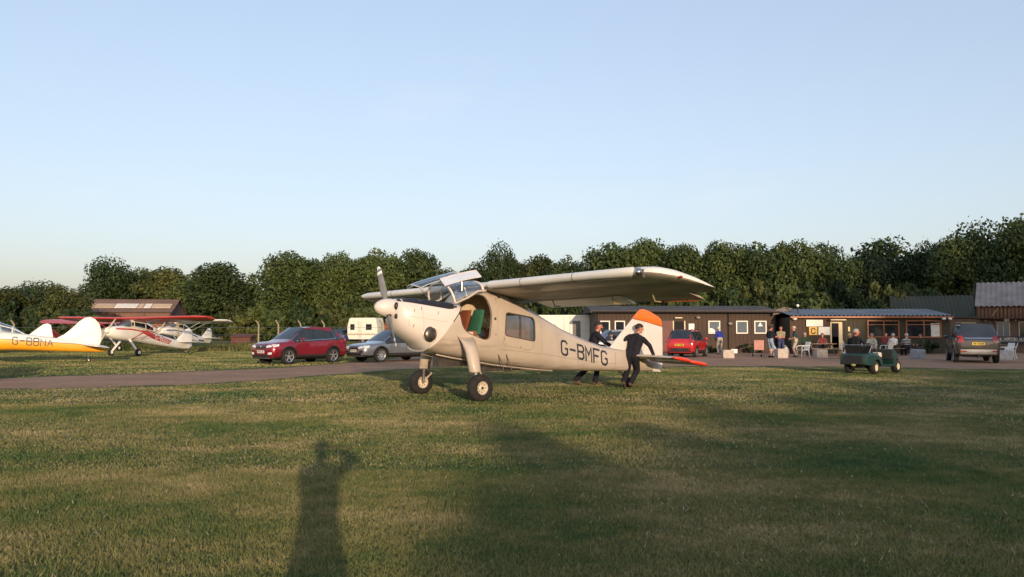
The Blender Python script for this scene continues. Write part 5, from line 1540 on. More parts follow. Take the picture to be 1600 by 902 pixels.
def white_low_winger():
    A = thing('white_low_wing_aeroplane', 'white low-wing aeroplane at far left, partly showing above the yellow trainer', 'aeroplane', (-34.6, 53.4, 0), R(196))
    st = [(2.6, .95, 1.35, .25), (2.2, .72, 1.50, .42), (1.2, .60, 1.55, .50), (0, .58, 1.5, .50), (-1.5, .65, 1.35, .36), (-3.2, .82, 1.22, .15), (-3.9, .95, 1.15, .05)]
    MB().loft([ring(x, a, x, b, w, 2.6, 2.6, 28) for x, a, b, w in st]).obj('fuselage', M_LWHITE, A, 40)
    cn = [(1.3, 1.5, .3, .02), (.8, 1.5, .42, .38), (.1, 1.48, .44, .48), (-.7, 1.44, .38, .30), (-1.4, 1.36, .25, .02)]
    rr = [[Vector((x, w * math.cos(a), z + h * math.sin(a) ** .8)) for a in [math.pi * q / 12 for q in range(13)]] for x, z, w, h in cn]
    c = MB(); c.loft(rr, False, False, False); c.obj('canopy', mat('smoky_canopy', (.10, .11, .12), .1, spec=.8), A, 60)
    for s in (1, -1):
        wing_mesh([(s * .4, 1.1, .68, 1.6, .14, R(2)), (s * 4.3, .9, 1.0, 1.2, .12, R(2)), (s * 4.5, .6, 1.02, .7, .1, R(2))], 10).obj('wing', M_LWHITE, A, 35)
        wing_mesh([(s * .05, -3.1, 1.12, .8, .09, R(1)), (s * 1.5, -3.3, 1.14, .55, .08, R(1))], 8).obj('tailplane', M_LWHITE, A, 35)
        lg = MB(); lg.tube([(.1, s * 1.3, .75), (.1, s * 1.3, .25)], .05, 8); lo = lg.obj('undercarriage_leg', M_LWHITE, A); wheel_parts(lo, (.1, s * 1.38, .21), .21, .13, .1, M_RUBBER, M_LWHITE)
    fn = MB(); slab_xz(fn, [(-2.6, 1.2), (-3.2, 1.72), (-3.5, 1.95), (-3.75, 2.0), (-3.95, 1.9), (-4.1, 1.1), (-3.8, 1.0)], .04, .01); fn.obj('fin_and_rudder', M_LWHITE, A, 30)
    lg = MB(); lg.tube([(2.0, 0, .9), (2.05, 0, .22)], .05, 8); lo = lg.obj('nose_leg', M_STEEL, A); wheel_parts(lo, (2.05, 0, .19), .19, .12, .09, M_RUBBER, M_LWHITE, name='nosewheel')
    p = MB(); p.tube([(2.68, -.5, .55), (2.68, 0, 1.15), (2.68, .5, 1.75)], [.05, .06, .05], 8, True, .3); p.obj('propeller', M_PROP, A)
white_low_winger()

# ------------------------------------------------------------------ vehicles
M_TYRE = mat('car_tyre', (0.020, 0.019, 0.019), rough=0.85, var=.2)
M_ALLOY = mat('alloy', (0.52, 0.52, 0.53), rough=0.3, metal=.8, var=.08)
M_PLASTIC = mat('black_plastic', (0.022, 0.021, 0.022), rough=0.6, var=.2)
M_CARGLASS = mat('car_glass', (0.018, 0.024, 0.032), rough=0.04, var=.2, spec=1.0)
M_CHROME = mat('chrome', (0.75, 0.75, 0.76), rough=0.12, metal=1.0, var=.03)
M_LAMP = mat('headlamp', (0.75, 0.75, 0.74), rough=0.08, var=.05, spec=1.0, coat=1.0)
M_TAIL = mat('tail_lamp', (0.35, 0.02, 0.015), rough=0.15, var=.1, coat=1.0)
M_PLATEW = mat('plate_white', (0.80, 0.78, 0.72), rough=0.4, var=.03)
M_PLATEY = mat('plate_yellow', (0.75, 0.52, 0.04), rough=0.4, var=.03)

def paint(name, c, metal=.35):
    return mat(name, c, rough=0.32, metal=metal, var=.05, scale=1.5, coat=.9)

def car_wheel(parent, c, r, w, spokes, side, rim_m=None):
    x, y, z = c
    t = MB()
    rr = r * .68
    prof = [(rr, -w * .46), (r * .93, -w * .5), (r * .985, -w * .42), (r, -w * .3), (r, w * .3), (r * .985, w * .42), (r * .93, w * .5), (rr, w * .46)]
    t.lathe(prof, 28, c)
    o = t.obj('wheel', M_TYRE, parent, 35)
    m = MB()
    f = side * w * .44
    m.lathe([(rr, -w * .45), (rr, w * .45)], 28, c)
    m.lathe([(rr * 1.0, f), (rr * .9, f - side * .012)], 28, c)
    for k in range(spokes):
        a = 2 * math.pi * k / spokes + .3
        d = Vector((math.cos(a), 0, math.sin(a))); n = Vector((-math.sin(a), 0, math.cos(a)))
        p0 = Vector((x, y + f * .82, z)) + d * rr * .15; p1 = Vector((x, y + f * .97, z)) + d * rr * .96
        w0, w1 = rr * .10, rr * .13
        tb = Vector((0, -side * .03, 0))
        q = [p0 + n * w0, p0 - n * w0, p1 - n * w1, p1 + n * w1]
        m.add(q + [p + tb for p in q], [(0, 1, 2, 3), (7, 6, 5, 4), (0, 4, 5, 1), (1, 5, 6, 2), (2, 6, 7, 3), (3, 7, 4, 0)])
    m.tube([(x, y + f * .5, z), (x, y + f * .92, z)], rr * .2, 10)
    m.obj('rim', rim_m or M_ALLOY, o, 30)
    d_ = MB(); d_.lathe([(.001, f * .45), (rr * .99, f * .45)], 24, c); d_.obj('brake_disc', M_PLASTIC, o)
    return o

def car(name, label, loc, hd, pm, P, front=True, plate_front=None, plate_rear=None, chrome=False, rails=False, tailhigh=False, details=True, group=None):
    """P: front, rear, fa, ra (axle x), W, H, wheel radius, cowl x, roof front x, roof rear x, tail glass base x, belt heights, hood heights, clearance"""
    C = thing(name, label, 'car', loc, hd, group)
    xf, xr, fa, ra = P['xf'], P['xr'], P['fa'], P['ra']
    W2 = P['W'] / 2; H = P['H']; R_ = P['r']; zb0 = P['clr']
    hoodf, hoodr, bf, br = P['hoodf'], P['hoodr'], P['bf'], P['br']
    cx, rfx, rrx, tgx = P['cowl'], P['rf'], P['rr'], P['tg']
    trunk = P.get('trunk', br + .03)
    # stations: x, w, zb, zbelt, ztop, wtop, zside
    def belt(x): return bf + (br - bf) * min(1, max(0, (cx - x) / (cx - xr)))
    S = []
    for x, kw, zb, zt, kz in [(xf, .74, zb0 + .12, hoodf - .12, .0), (xf - .05, .84, zb0 + .03, hoodf - .04, 0), (xf - .16, .92, zb0, hoodf, 0), (xf - .36, .97, zb0, hoodf + (hoodr - hoodf) * .35, 0),
                              (fa, 1.0, zb0, hoodf + (hoodr - hoodf) * .6, 0), ((fa + cx) / 2, 1.0, zb0, hoodf + (hoodr - hoodf) * .85, 0)]:
        S.append((x, W2 * kw, zb, zt - .07, zt, W2 * kw * .80, zt - .025))
    S.append((cx, W2, zb0, belt(cx) - .02, hoodr + .015, W2 * .80, hoodr - .0))
    rh = H - .035
    S.append(((cx + rfx) / 2, W2, zb0, belt((cx + rfx) / 2), hoodr + (rh - hoodr) * .56, W2 * .755, hoodr + (rh - hoodr) * .50))
    S.append((rfx, W2, zb0, belt(rfx), rh, W2 * .70, rh - .09))
    bp = P['bp']
    for x in (bp + .04, bp - .04, (bp + rrx) / 2 - .05, (bp + rrx) / 2 - .12, rrx):
        t = (x - rfx) / (rrx - rfx)
        S.append((x, W2, zb0, belt(x), H - .035 * (1 - math.sin(math.pi * min(1, t * .9 + .1))), W2 * .70, H - .10 - P.get('droop', 0) * max(0, t) ** 2))
    tz = trunk
    S.append(((rrx + tgx) / 2 + .03, W2 * .985, zb0, belt((rrx + tgx) / 2), H - (H - tz) * P.get('tk', .40), W2 * .70, H - .10 - P.get('droop', 0) - (H - tz) * P.get('tk', .40)))
    S.append((tgx, W2 * .965, zb0 + .02, belt(tgx) - .01, tz + .02, W2 * .78, tz - .01))
    S.append((xr + .10, W2 * .95, zb0 + .03, min(br - .02, tz - .06), tz - .01, W2 * .80, tz - .04))
    S.append((xr + .03, W2 * .90, zb0 + .06, min(br - .08, tz - .12), tz - .07, W2 * .76, tz - .10))
    S.append((xr, W2 * .80, zb0 + .16, min(br - .2, tz - .25), tz - .20, W2 * .66, tz - .22))
    def section(x, w, zb, zbelt, zt, wt, zs):
        h = [(0, zb), (w * .80, zb), (w * .955, zb + .10), (w * 1.0, zb + (zbelt - zb) * .55), (w * .985, zbelt - .06), (w * .945, zbelt), (wt * 1.02, zs), (wt * .90, zt - .012), (wt * .5, zt + .004), (0, zt + .012)]
        return [Vector((x, y, z)) for y, z in h] + [Vector((x, -y, z)) for y, z in h[-2:0:-1]]
    rings = [section(*s) for s in S]
    mb = MB(); mb.loft(rings)
    me = mb.mesh('body')
    for m_ in (pm, M_PLASTIC, M_CARGLASS, M_CARGLASS, M_CARGLASS): me.materials.append(m_)
    full_bvh = bvh_of(me)
    wr = R_ * 1.17
    cut_l = []
    for ax in (fa, ra):
        for s in (1, -1):
            k = MB(); k.m = 1
            k.prism([(ax + .004 + wr * math.cos(2 * math.pi * q / 26 + .05), R_ + wr * math.sin(2 * math.pi * q / 26 + .05)) for q in range(26)], s * (W2 - .30), s * (W2 + .2))
            cut_l.append(k)
    me = cut(me, cut_l)
    bm = bmesh.new(); bm.from_mesh(me); bm.faces.ensure_lookup_table()
    wsx = (rfx, cx); side = []; wsf = []; rgf = []
    for f in bm.faces:
        if f.material_index == 1: continue
        c = f.calc_center_median(); xs = [v.co.x for v in f.verts]; zs_ = [v.co.z for v in f.verts]; ys = [abs(v.co.y) for v in f.verts]
        x0, x1 = min(xs), max(xs)
        if x0 >= rfx - .01 and x1 <= cx + .01 and max(ys) < W2 * .80 and c.z > hoodr: wsf.append(f)
        elif x0 >= tgx - .01 and x1 <= rrx + .01 and max(ys) < W2 * .78 and c.z > tz: rgf.append(f)
        elif tgx - .01 <= x0 and x1 <= cx + .01 and min(zs_) > belt(c.x) - .10 and min(ys) > W2 * .55 and max(ys) > W2 * .86 and abs(f.normal.y) > .35 and (x1 - x0) > .10:
            side.append(f)
        elif rrx - .01 <= x0 and x1 <= rfx + .01 and (x1 - x0) <= .10 and min(zs_) > belt(c.x) - .10 and min(ys) > W2 * .55 and max(ys) > W2 * .86: f.material_index = 1
        elif c.z < zb0 + .09 or (max(zs_) < zb0 + .13): f.material_index = 1
        elif P.get('clad') and c.z < zb0 + .2 and abs(f.normal.y) > .3: f.material_index = 0
    for f in wsf: f.material_index = 2
    for f in rgf: f.material_index = 3
    if side:
        rim_ = bmesh.ops.inset_individual(bm, faces=side, thickness=.028, depth=-.012)['faces']
        for f in rim_: f.material_index = 1
        for f in side: f.material_index = 4
    bm.to_mesh(me); bm.free()
    # split the shell by material into body and panes
    groups = {0: 'body', 2: 'windscreen', 3: 'rear_window', 4: 'side_windows'}
    bo = None
    for key, nm in groups.items():
        bm = bmesh.new(); bm.from_mesh(me)
        keep = (0, 1) if key == 0 else (key,)
        bmesh.ops.delete(bm, geom=[f for f in bm.faces if f.material_index not in keep], context='FACES')
        if not bm.faces: bm.free(); continue
        if key == 4:
            # one pane object per side window
            isl = []; left = set(bm.faces)
            while left:
                st_ = [left.pop()]; g = set(st_)
                while st_:
                    q = st_.pop()
                    for e in q.edges:
                        for f2 in e.link_faces:
                            if f2 in left: left.discard(f2); g.add(f2); st_.append(f2)
                isl.append(g)
            for g in isl:
                vi = {}; V = []; F = []
                for f in g:
                    F.append(tuple(vi.setdefault(v, len(vi)) for v in f.verts))
                V = [v.co.copy() for v in sorted(vi, key=lambda q: vi[q])]
                n = MB(); n.add(V, F); n.obj('side_window', M_CARGLASS, bo, 40)
        else:
            m2 = bpy.data.meshes.new(nm); bm.to_mesh(m2)
            o = link_mesh(nm, m2, [pm, M_PLASTIC] if key == 0 else [], C if key == 0 else bo, 38)
            if key: 
                m2.materials.clear(); m2.materials.append(M_CARGLASS)
                m2.polygons.foreach_set('material_index', [0] * len(m2.polygons))
            else: bo = o
        bm.free()
    bv = full_bvh
    for ax in (fa, ra):
        for s in (1, -1):
            car_wheel(C, (ax, s * (W2 - .115), R_), R_, .215, P.get('spokes', 5), s)
    ub = MB(); ub.box(xr + .5, xf - .5, -W2 * .6, W2 * .6, zb0 - .04, zb0 + .1); ub.obj('underbody', M_PLASTIC, C, 0)
    if not details: return C
    # arches of black plastic
    if P.get('clad', True):
        for ax in (fa, ra):
            for s in (1, -1):
                k = MB()
                for i in range(14):
                    a0 = math.pi * i / 14; a1 = math.pi * (i + 1) / 14
                    r0, r1 = wr * 1.0, wr * 1.14
                    patch(k, bv, [(ax + r0 * math.cos(a0), R_ + r0 * math.sin(a0)), (ax + r0 * math.cos(a1), R_ + r0 * math.sin(a1)), (ax + r1 * math.cos(a1), R_ + r1 * math.sin(a1)), (ax + r1 * math.cos(a0), R_ + r1 * math.sin(a0))], 'y', s, .012, 1, 1)
                k.obj('wheel_arch', M_PLASTIC, bo)
        for s in (1, -1):
            k = MB(); patch(k, bv, [(fa - wr, zb0 + .04), (ra + wr, zb0 + .04), (ra + wr, zb0 + .19), (fa - wr, zb0 + .19)], 'y', s, .010, 6, 2); k.obj('sill_cladding', M_PLASTIC, bo)
    for s in (1, -1):
        # door seams, handles, mirror
        k = MB()
        for xx in (cx - .32, bp, (ra + wr * .75)):
            patch(k, bv, [(xx + .006, zb0 + .2), (xx - .006, zb0 + .2), (xx - .006, belt(xx) - .03), (xx + .006, belt(xx) - .03)], 'y', s, .003, 1, 6)
        k.obj('door_gaps', M_PLASTIC, bo)
        for xx in (bp + .16, ra + wr * .75 + .2):
            h = MB(); z = belt(xx) - .12; patch(h, bv, [(xx - .09, z), (xx + .09, z), (xx + .09, z + .03), (xx - .09, z + .03)], 'y', s, .022, 2, 1); h.obj('door_handle', pm, bo)
        m = MB(); m.ball((cx - .40, s * (W2 * 1.0 + .09), belt(cx) + .09), (.07, .11, .075), 12, 8); m.tube([(cx - .40, s * W2 * .93, belt(cx) + .03), (cx - .40, s * (W2 + .05), belt(cx) + .06)], .03, 6); m.obj('mirror', pm, bo, 60)
        if rails:
            r_ = MB(); r_.tube([(rfx - .15, s * W2 * .64, H - .02), (rfx - .3, s * W2 * .66, H + .04), (rrx + .2, s * W2 * .66, H + .03), (rrx + .05, s * W2 * .64, H - .04)], .018, 6); r_.obj('roof_rail', M_CHROME if chrome else M_PLASTIC, bo)
        if chrome:
            k = MB(); zz = lambda x: belt(x) + .0
            for a, b in ((cx - .1, bp), (bp, rrx - .1)):
                patch(k, bv, [(a, zz(a) + .012), (b, zz(b) + .012), (b, zz(b) - .012), (a, zz(a) - .012)], 'y', s, .008, 4, 1)
            k.obj('chrome_strip', M_CHROME, bo)
        # lamps
        y0, y1 = W2 * .42, W2 * .84
        k = MB(); patch(k, bv, [(s * y0, hoodf - .20), (s * y1, hoodf - .14), (s * (y1), hoodf - .02), (s * y0, hoodf - .10)], 'x', 1, .012, 5, 3); k.obj('headlight', M_LAMP, bo, 60)
        k = MB(); patch(k, bv, [(xf - .30, hoodf - .12), (xf - .08, hoodf - .14), (xf - .08, hoodf - .04), (xf - .34, hoodf - .02)], 'y', s, .010, 4, 3); k.obj('headlight', M_LAMP, bo, 60)
        k = MB(); patch(k, bv, [(s * W2 * .55, zb0 + .20), (s * W2 * .80, zb0 + .22), (s * W2 * .80, zb0 + .32), (s * W2 * .55, zb0 + .30)], 'x', 1, .012, 3, 2); k.obj('fog_lamp', M_LAMP if chrome else M_PLASTIC, bo)
        t0, t1 = (br - .22, tz - .02 if not tailhigh else tz + .06)
        k = MB(); patch(k, bv, [(s * W2 * .62, t0), (s * W2 * .88, t0), (s * W2 * .84, t1), (s * W2 * .66, t1)], 'x', -1, .012, 3, 4); k.obj('tail_light', M_TAIL, bo)
        k = MB(); patch(k, bv, [(xr + .06, t0), (xr + .26, t0 + .05), (xr + .24, t1 - .02), (xr + .12, t1)], 'y', s, .010, 3, 3); k.obj('tail_light', M_TAIL, bo)
        k = MB(); patch(k, bv, [(s * W2 * .5, zb0 + .2), (s * W2 * .78, zb0 + .2), (s * W2 * .78, zb0 + .26), (s * W2 * .5, zb0 + .26)], 'x', -1, .01, 3, 1); k.obj('reflector', M_TAIL, bo)
    g = MB(); patch(g, bv, [(-W2 * .46, hoodf - .24), (W2 * .46, hoodf - .24), (W2 * .44, hoodf - .07), (-W2 * .44, hoodf - .07)], 'x', 1, .008, 8, 3); go = g.obj('grille', M_PLASTIC, bo)
    for q in range(3):
        z = hoodf - .22 + q * .055
        b = MB(); patch(b, bv, [(-W2 * .45, z), (W2 * .45, z), (W2 * .45, z + .014), (-W2 * .45, z + .014)], 'x', 1, .016, 8, 1); b.obj('grille_bar', M_CHROME if chrome or q == 2 else M_PLASTIC, go)
    b = MB(); patch(b, bv, [(-.06, hoodf - .17), (.06, hoodf - .17), (.06, hoodf - .10), (-.06, hoodf - .10)], 'x', 1, .022, 2, 2); b.obj('badge', M_CHROME, go)
    l = MB(); patch(l, bv, [(-W2 * .66, zb0 + .06), (W2 * .66, zb0 + .06), (W2 * .66, zb0 + .20), (-W2 * .66, zb0 + .20)], 'x', 1, .010, 8, 2); l.obj('lower_grille', M_PLASTIC, bo)
    if P.get('clad', True):
        l = MB(); patch(l, bv, [(-W2 * .78, zb0 + .03), (W2 * .78, zb0 + .03), (W2 * .76, zb0 + .065), (-W2 * .76, zb0 + .065)], 'x', 1, .016, 8, 1); l.obj('bumper_trim', M_ALLOY, bo)
        l = MB(); patch(l, bv, [(-W2 * .78, zb0 + .10), (W2 * .78, zb0 + .10), (W2 * .78, zb0 + .32), (-W2 * .78, zb0 + .32)], 'x', -1, .010, 8, 3); l.obj('rear_bumper', P.get('bumper', M_PLASTIC), bo)
    def plate(sgn, z, m_, chars):
        k = MB(); patch(k, bv, [(-.26, z), (.26, z), (.26, z + .115), (-.26, z + .115)], 'x', sgn, .024, 3, 1); po = k.obj('number_plate', m_, bo, 0)
        k = MB()
        for i, (c0, wd) in enumerate(chars):
            patch(k, bv, [(c0, z + .025), (c0 + wd, z + .025), (c0 + wd, z + .09), (c0, z + .09)], 'x', sgn, .029, 1, 1)
        k.obj('plate_marks', M_PLASTIC, po, 0)
    marks = [(-.22, .05), (-.15, .05), (-.08, .04), (-.01, .05), (.09, .05), (.16, .05)]
    if plate_front: plate(1, plate_front, M_PLATEW, marks)
    if plate_rear: plate(-1, plate_rear, M_PLATEY, marks)
    if tailhigh:
        k = MB(); patch(k, bv, [(-W2 * .62, br - .05), (W2 * .62, br - .05), (W2 * .62, br + .0), (-W2 * .62, br + .0)], 'x', -1, .020, 8, 1); k.obj('tailgate_trim', M_CHROME, bo)
        tb = MB(); tb.tube([(xr - .12, 0, zb0 + .04), (xr + .3, 0, zb0 + .04)], .03, 8); tb.ball((xr - .12, 0, zb0 + .10), .035, 10, 8); tb.obj('tow_bar', M_PLASTIC, bo)
    return C

SUV = dict(xf=2.14, xr=-2.16, fa=1.28, ra=-1.28, W=1.82, H=1.71, r=.36, clr=.25, hoodf=.95, hoodr=1.12, bf=1.05, br=1.18, cowl=1.0, rf=.22, rr=-1.35, tg=-2.0, bp=-.16, trunk=1.20, spokes=5, droop=.14, tk=.36)
WAGON = dict(xf=2.36, xr=-2.42, fa=1.37, ra=-1.37, W=1.84, H=1.58, r=.345, clr=.25, hoodf=.84, hoodr=1.0, bf=.95, br=1.04, cowl=1.10, rf=.30, rr=-1.85, tg=-2.28, bp=-.10, trunk=1.06, spokes=9, droop=.04, tk=.42)
BIG4 = dict(xf=2.35, xr=-2.35, fa=1.42, ra=-1.37, W=1.90, H=1.86, r=.395, clr=.33, hoodf=1.05, hoodr=1.18, bf=1.14, br=1.20, cowl=1.02, rf=.42, rr=-1.95, tg=-2.22, bp=-.12, trunk=1.22, spokes=6, tk=.42, bumper=M_ALLOY)
SMALL = dict(xf=1.85, xr=-1.88, fa=1.15, ra=-1.15, W=1.66, H=1.58, r=.30, clr=.22, hoodf=.84, hoodr=1.02, bf=.96, br=1.02, cowl=.98, rf=.42, rr=-1.45, tg=-1.72, bp=-.05, trunk=1.04, spokes=6, tk=.45)
SALOON = dict(xf=2.2, xr=-2.25, fa=1.3, ra=-1.3, W=1.76, H=1.45, r=.31, clr=.19, hoodf=.74, hoodr=.93, bf=.90, br=.96, cowl=1.0, rf=.25, rr=-1.05, tg=-1.65, bp=-.15, trunk=1.0, spokes=7, clad=False)

car('red_crossover', 'dark red crossover parked on the grass beside the track, nose to the left', (-9.95, 38.3, 0), R(233), paint('metallic_red', (.23, .007, .022)), SUV, plate_front=.52, chrome=True)
car('grey_estate_car', 'blue-grey metallic estate car half hidden behind the propeller', (-5.95, 41.1, 0), R(224), paint('blue_grey_metallic', (.20, .215, .245), .55), WAGON, plate_front=.50, rails=True)
car('dark_saloon', 'dark car mostly hidden behind the beige aeroplane nose, its white number plate showing', (-1.9, 42.9, 0), R(206), paint('dark_blue_paint', (.02, .022, .03)), SALOON, plate_front=.36)
car('silver_hatchback', 'silver car parked in front of the white cabin, behind the tail of the beige aeroplane', (6.3, 50.2, 0), R(196), paint('silver_paint', (.50, .50, .50), .6), SMALL, plate_front=.45)
car('small_red_car', 'small bright red hatchback seen from behind, parked in front of the brown hut', (10.35, 48.0, 0), R(63), paint('bright_red', (.55, .018, .022), .1), SMALL, plate_rear=.66, rails=True)
car('grey_off_roader', 'large grey-brown off-roader with a chrome tailgate strip, seen from behind in the shade', (22.6, 40.2, 0), R(68), paint('grey_brown_metallic', (.075, .066, .060), .6), BIG4, plate_rear=.86, tailhigh=True, rails=True)
car('blue_parked_car', 'blue car behind the fence, left of the caravan', (-17.0, 80.5, ground_z(-17, 80.5)), R(250), paint('violet_blue', (.07, .085, .24), .2), SALOON, details=False)
car('silver_edge_car', 'silver car of which only the nose shows at the left edge', (-17.25, 23.3, 0), R(10), paint('silver_edge_paint', (.45, .46, .47), .6), SMALL, plate_front=.45)

def caravan():
    C = thing('caravan', 'white caravan with two dark windows behind the grey estate car', 'caravan', (-14.4, 80.5, ground_z(-14.4, 80.5)), R(-12))
    C.scale = (.74, .9, .95)
    mw = mat('caravan_white', (.76, .72, .62), .5, var=.06)
    b = MB(); b.prism([(-1.9, .45), (-2.1, .9), (-2.1, 1.7), (-1.85, 2.55), (-1.6, 2.65), (1.7, 2.65), (1.9, 2.5), (2.1, 1.6), (2.1, .8), (1.95, .45)], -1.05, 1.05); b.obj('body', mw, C, 30)
    for a, c in ((-1.7, -1.1), (.5, 1.3)):
        k = MB(); k.box(a, c, -1.07, -1.045, 1.4, 2.0); k.obj('window', M_PANE, C, 0)
    k = MB(); k.box(-2.13, -2.09, -.6, .6, 1.4, 2.05); k.obj('window', M_PANE, C, 0)
    k = MB(); k.box(-2.05, 2.05, -1.075, -1.045, .95, 1.02); k.obj('trim_strip', mat('trim_brown', (.4, .22, .12), .6), C, 0)
    k = MB(); k.box(-.7, -.1, -1.065, -1.045, .55, 2.3); k.obj('door', mat('caravan_door', (.66, .63, .56), .5), C, 0)
    for s in (1, -1): car_wheel(C, (0.1, s * .95, .32), .32, .18, 6, s)
    k = MB(); k.tube([(-2.0, .4, .5), (-3.2, 0, .45)], .04, 6); k.tube([(-2.0, -.4, .5), (-3.2, 0, .45)], .04, 6); k.tube([(-3.0, 0, .45), (-3.0, 0, .0)], .03, 6); k.obj('draw_bar', M_STEEL, C)
caravan()

def golf_cart():
    C = thing('golf_cart', 'dark green two-seat golf cart without a roof, standing on the grass', 'golf cart', (12.4 - .0, 29.0, 0), R(40))
    g = mat('cart_green', (.008, .036, .032), .35, var=.06, coat=.5)
    # origin at the rear axle centre
    # rear body: tub over the rear wheels with flared arches
    rear = [(-.62, .34, .36, .62), (-.55, .50, .33, .72), (-.30, .58, .33, .76), (.10, .58, .33, .74), (.38, .56, .30, .62), (.46, .54, .28, .52)]
    r = MB(); r.loft([[(x, y, z) for y, z in ((-w, z0), (w, z0), (w, z1 - .08), (w - .07, z1), (-w + .07, z1), (-w, z1 - .08))] for x, w, z0, z1 in rear])
    me = r.mesh('rear_body')
    me = cut(me, [MB().lathe([(.001, s * .34), (.29, s * .34), (.29, s * .8), (.001, s * .8)], 20, (0, 0, .24)) for s in (1, -1)])
    link_mesh('rear_body', me, g, C, 35)
    bk = MB(); bk.box(-.66, -.60, -.34, .34, .36, .66); bk.obj('bag_well', M_PLASTIC, C, 0)
    fl = MB(); fl.box(.40, 1.42, -.54, .54, .26, .33); fl.obj('floor', g, C, 0)
    fr = [(1.30, .53, .30, .66), (1.42, .54, .30, .86), (1.55, .52, .32, .84), (1.85, .46, .34, .66), (2.02, .38, .36, .54)]
    f = MB(); f.loft([[(x, y, z) for y, z in ((-w, z0), (w, z0), (w, z1 - .08), (w - .08, z1), (-w + .08, z1), (-w, z1 - .08))] for x, w, z0, z1 in fr])
    me = f.mesh('front_cowl')
    me = cut(me, [MB().lathe([(.001, s * .32), (.27, s * .32), (.27, s * .8), (.001, s * .8)], 20, (1.65, 0, .24)) for s in (1, -1)])
    link_mesh('front_cowl', me, g, C, 35)
    ds = MB(); ds.box(1.22, 1.34, -.5, .5, .5, .84); ds.obj('dashboard', M_PLASTIC, C, 0)
    sw = MB(); sw.lathe([(.16, 0), (.175, .012), (.19, 0), (.175, -.012), (.16, 0)], 20, (0, 0, 0), 'x')
    Mx = Matrix.Translation((1.08, .24, .92)) @ Matrix.Rotation(R(-35), 4, 'Y'); sw.v = [tuple(Mx @ Vector(p)) for p in sw.v]
    sw.tube([(1.08, .24, .92), (1.28, .24, .72)], .02, 6); sw.obj('steering_wheel', M_PLASTIC, C)
    st = MB(); st.loft([[(x, y, z) for y, z in ((-.5, .60), (.5, .60), (.5, .72), (.46, .76), (-.46, .76), (-.5, .72))] for x in (.0, .48)]); st.obj('seat', mat('cart_seat', (.62, .58, .5), .6), C, 35)
    bs = MB(); bs.loft([[(-.10 - .10 * t - d, y, .74 + .24 * t) for y, d in ((-.48, 0), (.48, 0), (.48, .07), (-.48, .07))] for t in (0, .5, 1)]); bs.obj('backrest', M_PLASTIC, C, 35)
    rl = MB()
    for s in (1, -1):
        rl.tube([(.10, s * .54, .70), (-.10, s * .54, .96), (-.26, s * .52, 1.02), (-.42, s * .5, .75)], .018, 6)
    rl.tube([(-.26, -.52, 1.02), (-.26, .52, 1.02)], .018, 6); rl.obj('side_rail', M_STEEL, C)
    for x in (0, 1.65):
        for s in (1, -1):
            wheel_parts(C, (x, s * .45, .235), .235, .20, .13, M_TYRE, mat('cart_rim', (.62, .55, .38), .5), None, .006)
    ax = MB(); ax.tube([(0, -.4, .235), (0, .4, .235)], .04, 8); ax.box(-.3, .3, -.2, .2, .2, .36); ax.obj('axle', M_PLASTIC, C)
    ax = MB(); ax.tube([(1.65, -.4, .235), (1.65, .4, .235)], .03, 8); ax.obj('axle', M_PLASTIC, C)
    ll = MB(); ll.ball((-.63, -.02, .33), (.05, .09, .05), 10, 8); ll.obj('gearbox_cover', mat('cart_cover', (.35, .35, .1), .5), C)
golf_cart()

# ------------------------------------------------------------------ people
M_SKIN = mat('skin', (0.50, 0.27, 0.18), rough=0.5, var=.06, scale=8)
M_SKINR = mat('sunburnt_skin', (0.52, 0.22, 0.15), rough=0.5, var=.06, scale=8)
M_EYE = mat('eye_dark', (0.03, 0.02, 0.015), rough=0.3)
M_HAIRD = mat('dark_hair', (0.022, 0.015, 0.012), rough=0.7, var=.3, scale=30)
M_HAIRG = mat('grey_hair', (0.38, 0.35, 0.32), rough=0.7, var=.2, scale=30)
M_SHOE = mat('brown_boot', (0.13, 0.075, 0.045), rough=0.7, var=.2)
M_SHOEB = mat('black_shoe', (0.02, 0.02, 0.02), rough=0.6, var=.2)
def cloth(name, c, **k): return mat('cloth_' + name, c, rough=.85, var=.22, scale=7, spec=.15, bump=.9, bscale=9, **k)
M_NAVY = cloth('overall', (0.020, 0.020, 0.027))

def ik(a, b, l1, l2, pole):
    """middle joint of a two-bone limb bent towards pole"""
    a = Vector(a); b = Vector(b); d = b - a; L = min(d.length, (l1 + l2) * .999)
    d.normalize()
    x = (l1 * l1 - l2 * l2 + L * L) / (2 * L)
    h = math.sqrt(max(1e-6, l1 * l1 - x * x))
    p = Vector(pole); p = (p - d * p.dot(d))
    p = p.normalized() if p.length > 1e-5 else Vector((1, 0, 0))
    return a + d * x + p * h, a + d * L

